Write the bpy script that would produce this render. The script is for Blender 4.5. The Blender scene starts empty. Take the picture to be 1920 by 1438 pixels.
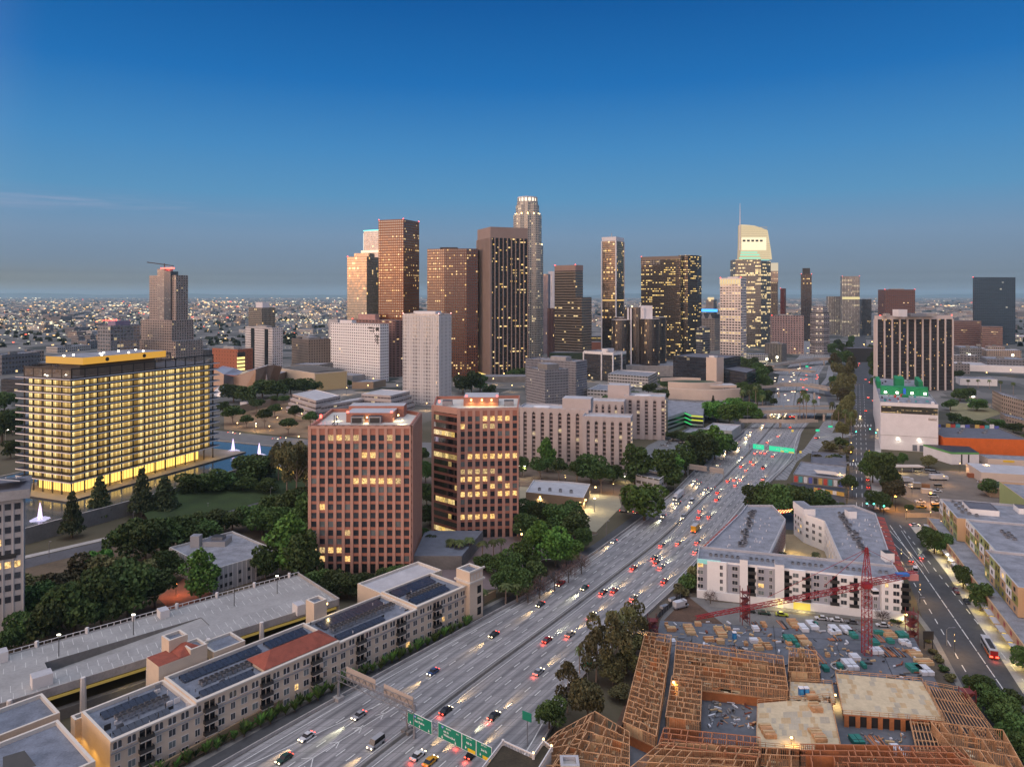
import bpy,math,random
from mathutils import Vector,Matrix
R=random.Random(7)
sc=bpy.context.scene
# ---- camera, world, sun, exposure
F,H,HY=1364.0,120.0,553.0
cd=bpy.data.cameras.new('camera');cam=bpy.data.objects.new('camera',cd);sc.collection.objects.link(cam)
cam.location=(0,0,H);cam.rotation_euler=(math.radians(90),0,0)
cd.sensor_width=36;cd.lens=F/1920*36;cd.shift_y=-(719-HY)/1920
cd.clip_start=1;cd.clip_end=200000
sc.camera=cam
sc.view_settings.view_transform='Standard';sc.view_settings.look='None'
sc.view_settings.exposure=0.25;sc.view_settings.gamma=1.0
sc.render.engine='CYCLES'
cy=sc.cycles
cy.use_denoising=True;cy.max_bounces=5;cy.diffuse_bounces=2;cy.glossy_bounces=3
cy.transmission_bounces=2;cy.volume_bounces=1;cy.transparent_max_bounces=8
cy.sample_clamp_indirect=4;cy.sample_clamp_direct=0;cy.caustics_reflective=False;cy.caustics_refractive=False
cy.use_light_tree=True
GLOW=(-0.75,-0.66)
w=bpy.data.worlds.new("World");sc.world=w;w.use_nodes=True
nt=w.node_tree;nt.nodes.clear()
def wn(t,**k):
 n=nt.nodes.new(t)
 for a,b in k.items():setattr(n,a,b)
 return n
def wm(op,a,b=None,clamp=False):
 n=wn('ShaderNodeMath',operation=op,use_clamp=clamp)
 for i,v in enumerate((a,b)):
  if v is None:continue
  if isinstance(v,(int,float)):n.inputs[i].default_value=v
  else:nt.links.new(v,n.inputs[i])
 return n.outputs[0]
tc=wn('ShaderNodeTexCoord');sep=wn('ShaderNodeSeparateXYZ');nt.links.new(tc.outputs['Generated'],sep.inputs[0])
X_,Y_,Z_=sep.outputs
el=wm('MULTIPLY',wm('ARCSINE',Z_),57.2958)
ramp=wn('ShaderNodeValToRGB');nt.links.new(wm('DIVIDE',wm('MAXIMUM',el,0),60),ramp.inputs[0])
stops_=[(0,(.24,.21,.235)),(.5,(.235,.22,.25)),(1.4,(.225,.225,.27)),(2.6,(.225,.25,.33)),(4.5,(.225,.285,.41)),(7.5,(.125,.29,.49)),(11,(.07,.245,.50)),(16,(.012,.155,.44)),(22,(.0,.095,.33)),(35,(.008,.06,.2)),(60,(.015,.06,.17))]
stops=[(a_,(c_[0]*.66,c_[1]*.84,c_[2]*.88))for a_,c_ in stops_]
cr=ramp.color_ramp
while len(cr.elements)<len(stops):cr.elements.new(.5)
for e,(p,c)in zip(cr.elements,stops):e.position=p/60;e.color=(*c,1)
sky=wn('ShaderNodeTexSky',sky_type='NISHITA',sun_disc=False)
sky.sun_elevation=math.radians(1.0);sky.sun_rotation=math.atan2(GLOW[0],GLOW[1]);sky.altitude=120
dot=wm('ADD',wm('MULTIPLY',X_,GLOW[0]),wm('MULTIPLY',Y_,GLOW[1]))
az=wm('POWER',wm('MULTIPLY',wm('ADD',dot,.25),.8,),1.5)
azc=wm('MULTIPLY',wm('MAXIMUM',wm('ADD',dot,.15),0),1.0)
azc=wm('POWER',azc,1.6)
def gauss(mu,s):
 d=wm('DIVIDE',wm('SUBTRACT',el,mu),s)
 return wm('EXPONENT',wm('MULTIPLY',wm('MULTIPLY',d,d),-1))
def colmul(fac,col):
 n=wn('ShaderNodeVectorMath',operation='SCALE');n.inputs[0].default_value=col;nt.links.new(fac,n.inputs['Scale']);return n.outputs[0]
def vadd(a,b):
 n=wn('ShaderNodeVectorMath',operation='ADD');nt.links.new(a,n.inputs[0]);nt.links.new(b,n.inputs[1]);return n.outputs[0]
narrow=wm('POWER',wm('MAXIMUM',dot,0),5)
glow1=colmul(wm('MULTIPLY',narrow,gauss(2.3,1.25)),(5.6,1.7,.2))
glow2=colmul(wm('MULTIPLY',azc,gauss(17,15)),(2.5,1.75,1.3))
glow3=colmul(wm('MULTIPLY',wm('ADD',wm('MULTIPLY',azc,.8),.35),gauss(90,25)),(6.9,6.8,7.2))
nz=wn('ShaderNodeTexNoise');nz.inputs['Scale'].default_value=9;nz.inputs['Detail'].default_value=5
mp=wn('ShaderNodeMapping');mp.inputs['Scale'].default_value=(1,1,14);nt.links.new(tc.outputs['Generated'],mp.inputs[0]);nt.links.new(mp.outputs[0],nz.inputs[0])
side=wm('MULTIPLY',wm('SUBTRACT',wm('MULTIPLY',X_,-1),.27),3,True)
front=wm('GREATER_THAN',Y_,0)
cl=wm('MULTIPLY',wm('MULTIPLY',wm('MULTIPLY',wm('SUBTRACT',nz.outputs[0],.45),3,True),gauss(6.3,.55)),wm('MULTIPLY',side,front))
cloud=colmul(cl,(.16,.075,.05))
bands=wm('MULTIPLY',wm('ADD',wm('MULTIPLY',gauss(.95,.18),.10),wm('MULTIPLY',gauss(1.55,.12),.05)),front)
ns=wn('ShaderNodeVectorMath',operation='SCALE');nt.links.new(sky.outputs[0],ns.inputs[0]);ns.inputs['Scale'].default_value=.003
brown=colmul(wm('MULTIPLY',gauss(.8,1.05),wm('MULTIPLY',side,front)),(.03,0,-.055))
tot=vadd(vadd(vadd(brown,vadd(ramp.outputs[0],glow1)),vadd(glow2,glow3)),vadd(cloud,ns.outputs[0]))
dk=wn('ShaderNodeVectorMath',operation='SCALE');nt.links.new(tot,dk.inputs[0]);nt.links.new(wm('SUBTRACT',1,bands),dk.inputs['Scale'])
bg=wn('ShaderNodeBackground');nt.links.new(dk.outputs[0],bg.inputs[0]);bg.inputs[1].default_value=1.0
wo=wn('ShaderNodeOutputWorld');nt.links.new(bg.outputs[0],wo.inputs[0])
sl=bpy.data.lights.new('sun','SUN');sl.energy=0.5;sl.angle=math.radians(45);sl.color=(1,.62,.38)
so=bpy.data.objects.new('sun',sl);sc.collection.objects.link(so)
so.rotation_euler=Vector((GLOW[0],GLOW[1],math.tan(math.radians(10)))).to_track_quat('Z','Y').to_euler()
# ---- helpers
def G(px,py,z=0.0):
 Y=F*(H-z)/(py-HY);return((px-960)*Y/F,Y)
def XP(px,Y):return(px-960)*Y/F
def ZP(py,Y):return H-(py-HY)*Y/F
C=sc.collection
def tag(o,label=None,cat=None,group=None,kind=None):
 if label:o['label']=label
 if cat:o['category']=cat
 if group:o['group']=group
 if kind:o['kind']=kind
 return o
def T(name,label,cat,loc=(0,0,0),rz=0,group=None):
 o=bpy.data.objects.new(name,None);C.objects.link(o)
 if len(loc)==2:loc=(loc[0],loc[1],0)
 o.location=loc;o.rotation_euler=(0,0,rz);o.empty_display_size=1
 return tag(o,label,cat,group)
def link(name,me,parent=None,loc=None,rz=0,sc_=None):
 o=bpy.data.objects.new(name,me);C.objects.link(o);o.parent=parent
 if loc is not None:o.location=loc
 if rz:o.rotation_euler=(0,0,rz)
 if sc_:o.scale=sc_ if isinstance(sc_,tuple)else(sc_,)*3
 return o
def inset(poly,d):
 n=len(poly);out=[]
 for i in range(n):
  p0,p1,p2=Vector(poly[i-1]),Vector(poly[i]),Vector(poly[(i+1)%n])
  e1=(p1-p0).normalized();e2=(p2-p1).normalized()
  n1=Vector((-e1.y,e1.x));n2=Vector((-e2.y,e2.x))
  b=n1+n2;b.normalize();k=d/max(.3,b.dot(n1))
  out.append(tuple(p1+b*k))
 return out
def ccw(poly):
 a=sum(poly[i-1][0]*poly[i][1]-poly[i][0]*poly[i-1][1]for i in range(len(poly)))
 return list(poly)if a>0 else list(reversed(poly))
class MB:
 def __init__(s):s.v=[];s.f=[];s.m=[];s.uv=[];s.mats=[]
 def mi(s,m):
  if m not in s.mats:s.mats.append(m)
  return s.mats.index(m)
 def face(s,pts,m,uv=None):
  b=len(s.v);s.v+=[tuple(p)for p in pts];s.f.append(tuple(range(b,b+len(pts))));s.m.append(s.mi(m))
  s.uv.append(uv or[(p[0],p[1])for p in pts]);return s
 def box(s,x0,y0,z0,x1,y1,z1,m,mt=None,bottom=False):
  if x1<x0:x0,x1=x1,x0
  if y1<y0:y0,y1=y1,y0
  if z1<z0:z0,z1=z1,z0
  P_=[(x0,y0),(x1,y0),(x1,y1),(x0,y1)]
  for i in range(4):
   a,b=P_[i],P_[(i+1)%4];L=math.dist(a,b)
   s.face([(*a,z0),(*b,z0),(*b,z1),(*a,z1)],m,[(0,z0),(L,z0),(L,z1),(0,z1)])
  s.face([(*p,z1)for p in P_],mt or m)
  if bottom:s.face([(*p,z0)for p in reversed(P_)],m)
  return s
 def prism(s,poly,z0,z1,m,mt=None,bw=1.,fh=1.,par=0,t=.4,mp=None,bottom=False,top=True,skip=()):
  poly=ccw(poly);n=len(poly);zt=z1+par
  for i in range(n):
   if i in skip:continue
   a,b=poly[i],poly[(i+1)%n];L=math.dist(a,b)
   nb=max(1,round(L/bw));o=40*i
   v1=(zt-z0)/fh
   s.face([(*a,z0),(*b,z0),(*b,zt),(*a,zt)],m,[(o,0),(o+nb,0),(o+nb,v1),(o,v1)])
  if par:
   inn=inset(poly,t)
   for i in range(n):
    a,b,c,d=poly[i],poly[(i+1)%n],inn[(i+1)%n],inn[i]
    s.face([(*a,zt),(*b,zt),(*c,zt),(*d,zt)],mp or mt or m)
    s.face([(*c,zt),(*d,zt),(*d,z1),(*c,z1)][::-1],mp or mt or m)
   s.face([(*p,z1)for p in inn],mt or m)
  elif top:s.face([(*p,z1)for p in poly],mt or m)
  if bottom:s.face([(*p,z0)for p in reversed(poly)],mt or m)
  return s
 def bar(s,a,b,r,m,r2=None):
  a=Vector(a);b=Vector(b);d=b-a;L=d.length
  if L<1e-6:return s
  d/=L;up=Vector((0,0,1))if abs(d.z)<.9 else Vector((1,0,0))
  x=d.cross(up).normalized();y=x.cross(d);r2=r if r2 is None else r2
  A=[a+x*(sx*r)+y*(sy*r)for sx,sy in((-1,-1),(1,-1),(1,1),(-1,1))]
  B=[b+x*(sx*r2)+y*(sy*r2)for sx,sy in((-1,-1),(1,-1),(1,1),(-1,1))]
  for i in range(4):s.face([A[i],B[i],B[(i+1)%4],A[(i+1)%4]],m)
  s.face(B[::-1],m);s.face(A,m)
  return s
 def tube(s,pts,rs,m,seg=8,cap=True):
  rings=[]
  for i,p in enumerate(pts):
   p=Vector(p);q=Vector(pts[min(i+1,len(pts)-1)]);o=Vector(pts[max(i-1,0)]);d=(q-o).normalized()
   up=Vector((0,0,1))if abs(d.z)<.9 else Vector((1,0,0))
   x=d.cross(up).normalized();y=x.cross(d);r=rs[i]if isinstance(rs,(list,tuple))else rs
   rings.append([p+x*(r*math.cos(6.2832*k/seg))+y*(r*math.sin(6.2832*k/seg))for k in range(seg)])
  for i in range(len(rings)-1):
   for k in range(seg):
    s.face([rings[i][k],rings[i+1][k],rings[i+1][(k+1)%seg],rings[i][(k+1)%seg]],m)
  if cap:s.face(rings[-1][::-1],m);s.face(rings[0],m)
  return s
 def mesh(s,name):
  me=bpy.data.meshes.new(name);me.from_pydata(s.v,[],s.f)
  for m in s.mats:me.materials.append(m)
  me.polygons.foreach_set('material_index',s.m)
  ul=me.uv_layers.new(name='UVMap');flat=[]
  for u in s.uv:
   for a in u:flat+=[a[0],a[1]]
  ul.data.foreach_set('uv',flat);me.update();return me
 def build(s,name,parent=None,loc=None,rz=0):return link(name,s.mesh(name),parent,loc,rz)
def circ(cx,cy,r,n=20,ry=None):return[(cx+r*math.cos(6.28318*i/n),cy+(ry or r)*math.sin(6.28318*i/n))for i in range(n)]
# ---- materials
class NT:
 def __init__(s,name):
  s.m=bpy.data.materials.new(name);s.m.use_nodes=True;s.t=s.m.node_tree;s.t.nodes.clear()
  s.out=s.n('ShaderNodeOutputMaterial')
 def n(s,t,**k):
  x=s.t.nodes.new(t)
  for a,b in k.items():setattr(x,a,b)
  return x
 def set(s,node,key,v):
  i=node.inputs[key]
  if isinstance(v,bpy.types.NodeSocket):s.t.links.new(v,i)
  elif isinstance(v,(tuple,list))and i.type=='RGBA':i.default_value=(*v[:3],1)
  else:i.default_value=v
 def ma(s,op,a,b=0.,c=None,clamp=False):
  x=s.n('ShaderNodeMath',operation=op,use_clamp=clamp);s.set(x,0,a);s.set(x,1,b)
  if c is not None:s.set(x,2,c)
  return x.outputs[0]
 def mix(s,f,a,b):
  x=s.n('ShaderNodeMix',data_type='RGBA');s.set(x,0,f);s.set(x,6,a);s.set(x,7,b);return x.outputs[2]
 def noise(s,scale,vec=None,detail=3,rough=.55):
  x=s.n('ShaderNodeTexNoise');x.inputs['Scale'].default_value=scale;x.inputs['Detail'].default_value=detail;x.inputs['Roughness'].default_value=rough
  if vec is not None:s.t.links.new(vec,x.inputs[0])
  return x.outputs[0]
 def pos(s):return s.n('ShaderNodeNewGeometry').outputs['Position']
 def bsdf(s,**k):
  x=s.n('ShaderNodeBsdfPrincipled')
  for a,b in k.items():s.set(x,a.replace('_',' '),b)
  s.t.links.new(x.outputs[0],s.out.inputs[0]);return x
def rgbv(c,k):return tuple(min(1,v*k)for v in c)
MC={}
def P(name,col,rough=.8,amt=.25,scale=.15,fine=2.0,metal=0.,spec=.4,bump=0.):
 """plain surface with two scales of mottling"""
 if name in MC:return MC[name]
 t=NT(name);p=t.pos()
 a=t.noise(scale,p,4);b=t.noise(fine,p,2)
 f=t.ma('ADD',t.ma('MULTIPLY',a,.65),t.ma('MULTIPLY',b,.35))
 f=t.ma('MULTIPLY',t.ma('SUBTRACT',f,.3),2.5,clamp=True)
 c=t.mix(f,rgbv(col,1-amt),rgbv(col,1+amt))
 s=t.bsdf(Base_Color=c,Roughness=rough,Metallic=metal,Specular_IOR_Level=spec)
 if bump:
  bn=t.n('ShaderNodeBump');bn.inputs['Strength'].default_value=bump;t.set(bn,'Height',b);t.t.links.new(bn.outputs[0],s.inputs['Normal'])
 MC[name]=t.m;return t.m
def E(name,col=None,st=1,sample=False):
 if name in MC:return MC[name]
 t=NT(name);t.bsdf(Base_Color=(.05,.05,.05),Emission_Color=col,Emission_Strength=st,Roughness=.6)
 t.m.cycles.emission_sampling='AUTO' if sample else 'NONE'
 MC[name]=t.m;return t.m
def FA(name,wall,win=(.15,.85,.25,.8),glass=(.03,.03,.035),lit=.08,litc=(1,.6,.18),ls=1.6,refl=.25,rough=.08,row=.35,wrough=.7,wamt=.12,wmetal=0.,spand=None,wspec=.4):
 """facade in window-cell UVs: wall, dark glass, some windows lit"""
 if name in MC:return MC[name]
 t=NT(name);uv=t.n('ShaderNodeUVMap');sp=t.n('ShaderNodeSeparateXYZ');t.t.links.new(uv.outputs[0],sp.inputs[0])
 u,v=sp.outputs[0],sp.outputs[1]
 fu,fv=t.ma('FRACT',u),t.ma('FRACT',v);cu,cv=t.ma('FLOOR',u),t.ma('FLOOR',v)
 x0,x1,y0,y1=win
 def rng(a,lo,hi):return t.ma('MULTIPLY',t.ma('GREATER_THAN',a,lo),t.ma('LESS_THAN',a,hi))
 mask=t.ma('MULTIPLY',rng(fu,x0,x1),rng(fv,y0,y1))
 cb=t.n('ShaderNodeCombineXYZ');t.set(cb,0,cu);t.set(cb,1,cv)
 wnz=t.n('ShaderNodeTexWhiteNoise',noise_dimensions='3D');t.t.links.new(cb.outputs[0],wnz.inputs[0])
 wr=t.n('ShaderNodeTexWhiteNoise',noise_dimensions='2D');cb2=t.n('ShaderNodeCombineXYZ');t.set(cb2,0,t.ma('FLOOR',t.ma('DIVIDE',cu,7.)));t.set(cb2,1,cv);t.t.links.new(cb2.outputs[0],wr.inputs[0])
 lit=lit*.42
 big=t.noise(.13,cb.outputs[0],2)
 thr=t.ma('MULTIPLY',t.ma('ADD',t.ma('MULTIPLY',t.ma('GREATER_THAN',wr.outputs[0],1-row*.22),9.),.2),lit)
 thr=t.ma('MULTIPLY',thr,t.ma('MULTIPLY',t.ma('SUBTRACT',big,.28),4.,clamp=True))
 islit=t.ma('LESS_THAN',wnz.outputs[0],thr)
 inner=t.noise(2.6,uv.outputs[0],2)
 es=t.ma('MULTIPLY',t.ma('MULTIPLY',islit,mask),t.ma('MULTIPLY',t.ma('ADD',t.ma('MULTIPLY',inner,1.6),-.1),ls))
 sepc=t.n('ShaderNodeSeparateColor');t.t.links.new(wnz.outputs[1],sepc.inputs[0])
 es=t.ma('MULTIPLY',es,t.ma('ADD',t.ma('MULTIPLY',sepc.outputs[1],.8),.4))
 ec=t.mix(t.ma('MULTIPLY',sepc.outputs[2],.7),litc,(1,.78,.42))
 wv=t.noise(.05,t.pos(),4);wcol=t.mix(wv,rgbv(wall,1-wamt),rgbv(wall,1+wamt))
 if spand:wcol=t.mix(rng(fu,x0,x1),wcol,spand)
 gl=t.mix(sepc.outputs[0],rgbv(glass,.6),rgbv(glass,1.5))
 base=t.mix(mask,wcol,gl)
 gc=t.mix(t.ma('MULTIPLY',mask,1.),wcol,(refl,refl,refl*1.02))
 d=t.n('ShaderNodeBsdfPrincipled');t.set(d,'Base Color',base);t.set(d,'Roughness',t.ma('ADD',t.ma('MULTIPLY',mask,.25-wrough),wrough));t.set(d,'Metallic',wmetal);t.set(d,'Specular IOR Level',wspec)
 t.set(d,'Emission Color',ec);t.set(d,'Emission Strength',es)
 g=t.n('ShaderNodeBsdfGlossy');t.set(g,'Color',gc);t.set(g,'Roughness',rough)
 tl=t.n('ShaderNodeVectorMath',operation='MULTIPLY_ADD');t.t.links.new(wnz.outputs[1],tl.inputs[0]);tl.inputs[1].default_value=(.03,.03,.02);tl.inputs[2].default_value=(-.015,-.015,-.01)
 va=t.n('ShaderNodeVectorMath',operation='ADD');t.t.links.new(tl.outputs[0],va.inputs[0]);t.t.links.new(t.n('ShaderNodeNewGeometry').outputs['Normal'],va.inputs[1])
 vn=t.n('ShaderNodeVectorMath',operation='NORMALIZE');t.t.links.new(va.outputs[0],vn.inputs[0]);t.t.links.new(vn.outputs[0],g.inputs['Normal'])
 ad=t.n('ShaderNodeMixShader');t.set(ad,0,t.ma('MULTIPLY',mask,refl));t.t.links.new(d.outputs[0],ad.inputs[1])
 gw=t.n('ShaderNodeBsdfGlossy');t.set(gw,'Color',(1,.97,.92));t.set(gw,'Roughness',rough);t.t.links.new(vn.outputs[0],gw.inputs['Normal'])
 t.t.links.new(gw.outputs[0],ad.inputs[2]);t.t.links.new(ad.outputs[0],t.out.inputs[0])
 t.m.cycles.emission_sampling='NONE';MC[name]=t.m;return t.m
def EL(name,col,st):
 t=NT(name);a=t.noise(1.3,t.pos(),3,.8);b=t.noise(.11,t.pos(),1)
 f=t.ma('MULTIPLY',t.ma('SUBTRACT',a,.36),4.,clamp=True)
 t.bsdf(Base_Color=(.05,.05,.05),Emission_Color=t.mix(b,col,(1,.72,.32)),Emission_Strength=t.ma('MULTIPLY',t.ma('ADD',f,.15),st),Roughness=.3)
 t.m.cycles.emission_sampling='NONE';return t.m
m_roof=P('roof_grey',(.23,.24,.27),.9,.38,.22,1.6)
m_roofd=P('roof_dark',(.12,.125,.15),.9,.25,.3,1.5)
m_rooflt=P('roof_light',(.42,.42,.44),.85,.18,.2,1.2)
m_conc=P('concrete',(.36,.34,.32),.85,.26,.2,1.5)
m_concd=P('concrete_weathered',(.20,.19,.175),.9,.25,.15,1.0)
m_asph=P('asphalt',(.065,.066,.07),.85,.3,.08,.6)
m_white=P('white_render',(.72,.70,.70),.8,.08,.2,1.2)
m_metal=P('galvanised_steel',(.32,.32,.33),.45,.2,.5,3,.6)
m_dark=P('dark_metal',(.045,.042,.04),.5,.2,.5,3,.2)
m_black=P('black_glass',(.012,.013,.015),.12,.2,.5,3,0,.8)
m_redlamp=E('red_beacon',(1,.06,.04),8)
m_warm=E('warm_lamp',(1,.62,.22),7)
m_cool=E('cool_lamp',(1,.93,.75),9)
# ---- ground and far city
def ground_mat():
 t=NT('ground');p=t.pos()
 mp=t.n('ShaderNodeMapping');mp.inputs['Rotation'].default_value=(0,0,math.radians(22));t.t.links.new(p,mp.inputs[0])
 vo=t.n('ShaderNodeTexVoronoi',distance='CHEBYCHEV');vo.inputs['Scale'].default_value=1/55;vo.inputs['Randomness'].default_value=.7;t.t.links.new(mp.outputs[0],vo.inputs[0])
 sepc=t.n('ShaderNodeSeparateColor');t.t.links.new(vo.outputs['Color'],sepc.inputs[0])
 city=t.mix(sepc.outputs[0],(.05,.055,.05),(.22,.21,.20))
 n1=t.noise(.03,p,5);n2=t.noise(.7,p,3)
 dirt=t.mix(n1,(.055,.05,.035),(.17,.135,.10));dirt=t.mix(t.ma('MULTIPLY',n2,.5),dirt,(.06,.07,.03))
 sp=t.n('ShaderNodeSeparateXYZ');t.t.links.new(p,sp.inputs[0])
 f=t.ma('DIVIDE',t.ma('SUBTRACT',sp.outputs[1],640.),150.,clamp=True)
 t.bsdf(Base_Color=t.mix(f,dirt,city),Roughness=.95,Specular_IOR_Level=.1);return t.m
b=MB();b.face([(-90000,60,0),(90000,60,0),(90000,110000,0),(-90000,110000,0)],ground_mat())
tag(b.build('ground'),kind='structure')
def flat(name,poly,z,m,kind='structure',label=None,cat=None):
 bb=MB();bb.face([(*p,z)for p in ccw(poly)],m);o=bb.build(name);return tag(o,label,cat,None,kind)
def strip(name,Lp,Rp,z,m):
 bb=MB()
 for i in range(len(Lp)-1):
  bb.face([(*Lp[i],z),(*Rp[i],z),(*Rp[i+1],z),(*Lp[i+1],z)],m)
 return tag(bb.build(name),kind='structure')
hb=MB();mh=P('hill',(.05,.06,.045),1,.2,.001,.01)
prev=None
for i in range(61):
 x=-30000+i*1000;h=90+120*abs(math.sin(i*.37))*abs(math.sin(i*.11+1))+R.random()*30
 if prev:hb.face([(prev[0],36000,0),(x,36000,0),(x,38500,h),(prev[0],38500,prev[1])],mh);hb.face([(prev[0],38500,prev[1]),(x,38500,h),(x,42000,0),(prev[0],42000,0)],mh)
 prev=(x,h)
tag(hb.build('hills'),kind='structure')
def haze():
 t=NT('haze');v=t.n('ShaderNodeVolumePrincipled');v.inputs['Density'].default_value=3.0e-5;v.inputs['Color'].default_value=(.50,.78,.92,1);v.inputs['Anisotropy'].default_value=.1
 t.t.links.new(v.outputs[0],t.out.inputs['Volume'])
 bb=MB();bb.box(-45000,-2500,-1,45000,45000,380,t.m,bottom=True);o=bb.build('haze');tag(o,kind='stuff');return o
haze()
grey_cols=[(.30,.29,.27),(.42,.40,.37),(.20,.19,.19),(.34,.27,.22),(.5,.49,.47),(.15,.15,.16)]
fa_low=[FA('far_block_%d'%i,c,(.2,.8,.3,.75),lit=.10,ls=2.2,refl=.1,row=.3,wamt=.2)for i,c in enumerate(grey_cols)]
def lowblock(bb,x,y,w,d,h,rot,k):
 c,s=math.cos(rot),math.sin(rot)
 pl=[(x+a*c-b_*s,y+a*s+b_*c)for a,b_ in((-w,-d),(w,-d),(w,d),(-w,d))]
 bb.prism(pl,0,h,fa_low[k],m_roof if k%2 else m_rooflt,4,4)
taken=[]
rot0=-math.radians(22)
def in_gap(px,py):
 return 1395<px<1660 and py>590
desc=['low pale roofed block','flat roofed warehouse','small dark walled block','brownish low building','long white roofed shed','dark flat roofed building']
protos=[]
for k in range(6):
 bb=MB();w_,d_=[(20,14),(34,22),(14,12),(18,16),(40,16),(24,20)][k];h_=[8,9,14,11,8,17][k]
 bb.prism([(-w_,-d_),(w_,-d_),(w_,d_),(-w_,d_)],0,h_,fa_low[k],m_roof if k%2 else m_rooflt,4,4,par=.8)
 bb.box(-w_*.3,-3,h_,w_*.1,3,h_+2.5,m_concd)
 protos.append(bb.mesh('low_building'))
n=0
bands=[(648,700,70),(618,648,80),(598,618,80),(585,598,60)]
for y0,y1,cnt in bands:
 for i in range(cnt):
  px=R.uniform(0,1920);py=R.uniform(y0,y1)
  if in_gap(px,py):continue
  if(y0>610 and 640<px<1640)or(y0>640 and(420<px<640 or 1640<px<1790)):continue
  x,y=G(px,py);k=R.randrange(6)
  o=link('low_building',protos[k],None,(x,y,0),rot0+(math.pi/2 if R.random()<.4 else 0),(R.uniform(.7,1.4),R.uniform(.7,1.3),R.uniform(.7,1.7)))
  side_='left of the skyline' if px<640 else 'behind the skyline' if px<1640 else 'right of the skyline'
  tag(o,f'{desc[k]} among the many in the hazy city grid {side_}','building','low buildings of the far city '+side_)
bb=MB()
for i in range(3600):
 py=554+46*(R.random()**1.7);py=max(py,561);px=R.uniform(-40,1960);x,y=G(px,py)
 s=1+(600-py)/30
 if in_gap(px,py):continue
 lowblock(bb,x,y,R.uniform(12,30)*s,R.uniform(8,16)*s,R.uniform(6,16)*(1.6 if R.random()<.1 else 1),rot0,R.randrange(6))
tag(bb.build('distant_city'),kind='stuff')
cols=[E('far_light_white',(1,.86,.58),1.7),E('far_light_amber',(1,.58,.22),2.0),E('far_light_pale',(.95,.93,.7),.8),E('far_light_red',(1,.12,.06),2.5)]
rows=[(R.uniform(0,1920),R.uniform(566,640),R.choice((0,1)))for _ in range(70)]
clump=[(R.uniform(-20,700)if R.random()<.7 else R.uniform(600,1940),566+60*R.random()**1.4)for _ in range(120)]
bb=MB()
for i in range(4200):
 left=R.random()<.62
 px=R.uniform(-20,700)if left else R.uniform(600,1940)
 py=559+95*(R.random()**(1.5 if left else 2.2))
 if R.random()<.45:q_=R.choice(clump);px=q_[0]+R.gauss(0,22);py=q_[1]+R.gauss(0,1.6)
 elif R.random()<.5:
  a_=R.choice(rows);x0_,y0_=G(a_[0],a_[1],12);k_=R.randint(-14,14)*38;dx_,dy_=((.375,.927),(.927,-.375))[a_[2]];x0_+=dx_*k_*(y0_/2500);y0_+=dy_*k_*(y0_/2500);px=960+F*x0_/y0_;py=HY+F*(H-12)/y0_
 if py<558:continue
 if not left and py>640 and px<1800:continue
 if in_gap(px,py):continue
 x,y=G(px,py,12)
 s=y/728*R.choice([.16,.18,.2,.24,.28,.34,.42,.6])*(1.15 if left else.75)
 m=R.choices(cols,[5,5,4,.5])[0]
 bb.box(x-s*R.uniform(.6,1.6),y-s,12,x+s,y+s,12+s*1.1,m)
tag(bb.build('distant_city_lights'),kind='stuff')
bb=MB();mt=P('far_trees',(.035,.05,.03),1,.4,.05,.4)
for i in range(1800):
 px=R.uniform(-20,1940);py=562+90*R.random()**1.5
 if in_gap(px,py)or(640<px<1640 and py>600):continue
 x,y=G(px,py);s=R.uniform(4,9)*(1+(y>4000))
 for q in range(3):
  a=R.uniform(0,6.28);xx=x+R.uniform(-1,1)*s;zz=R.uniform(3,9)
  pts=[(xx+s*math.cos(a+j*1.2566)*R.uniform(.5,1),y+s*math.sin(a+j*1.2566)*R.uniform(.5,1),zz*R.uniform(.6,1.4))for j in range(5)]
  bb.face(pts,mt)
  bb.face([(xx-s,y,0),(xx+s,y,0),(xx+s*.7,y,zz),(xx-s*.5,y,zz*1.3)],mt)
tag(bb.build('distant_trees'),kind='stuff')
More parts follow.
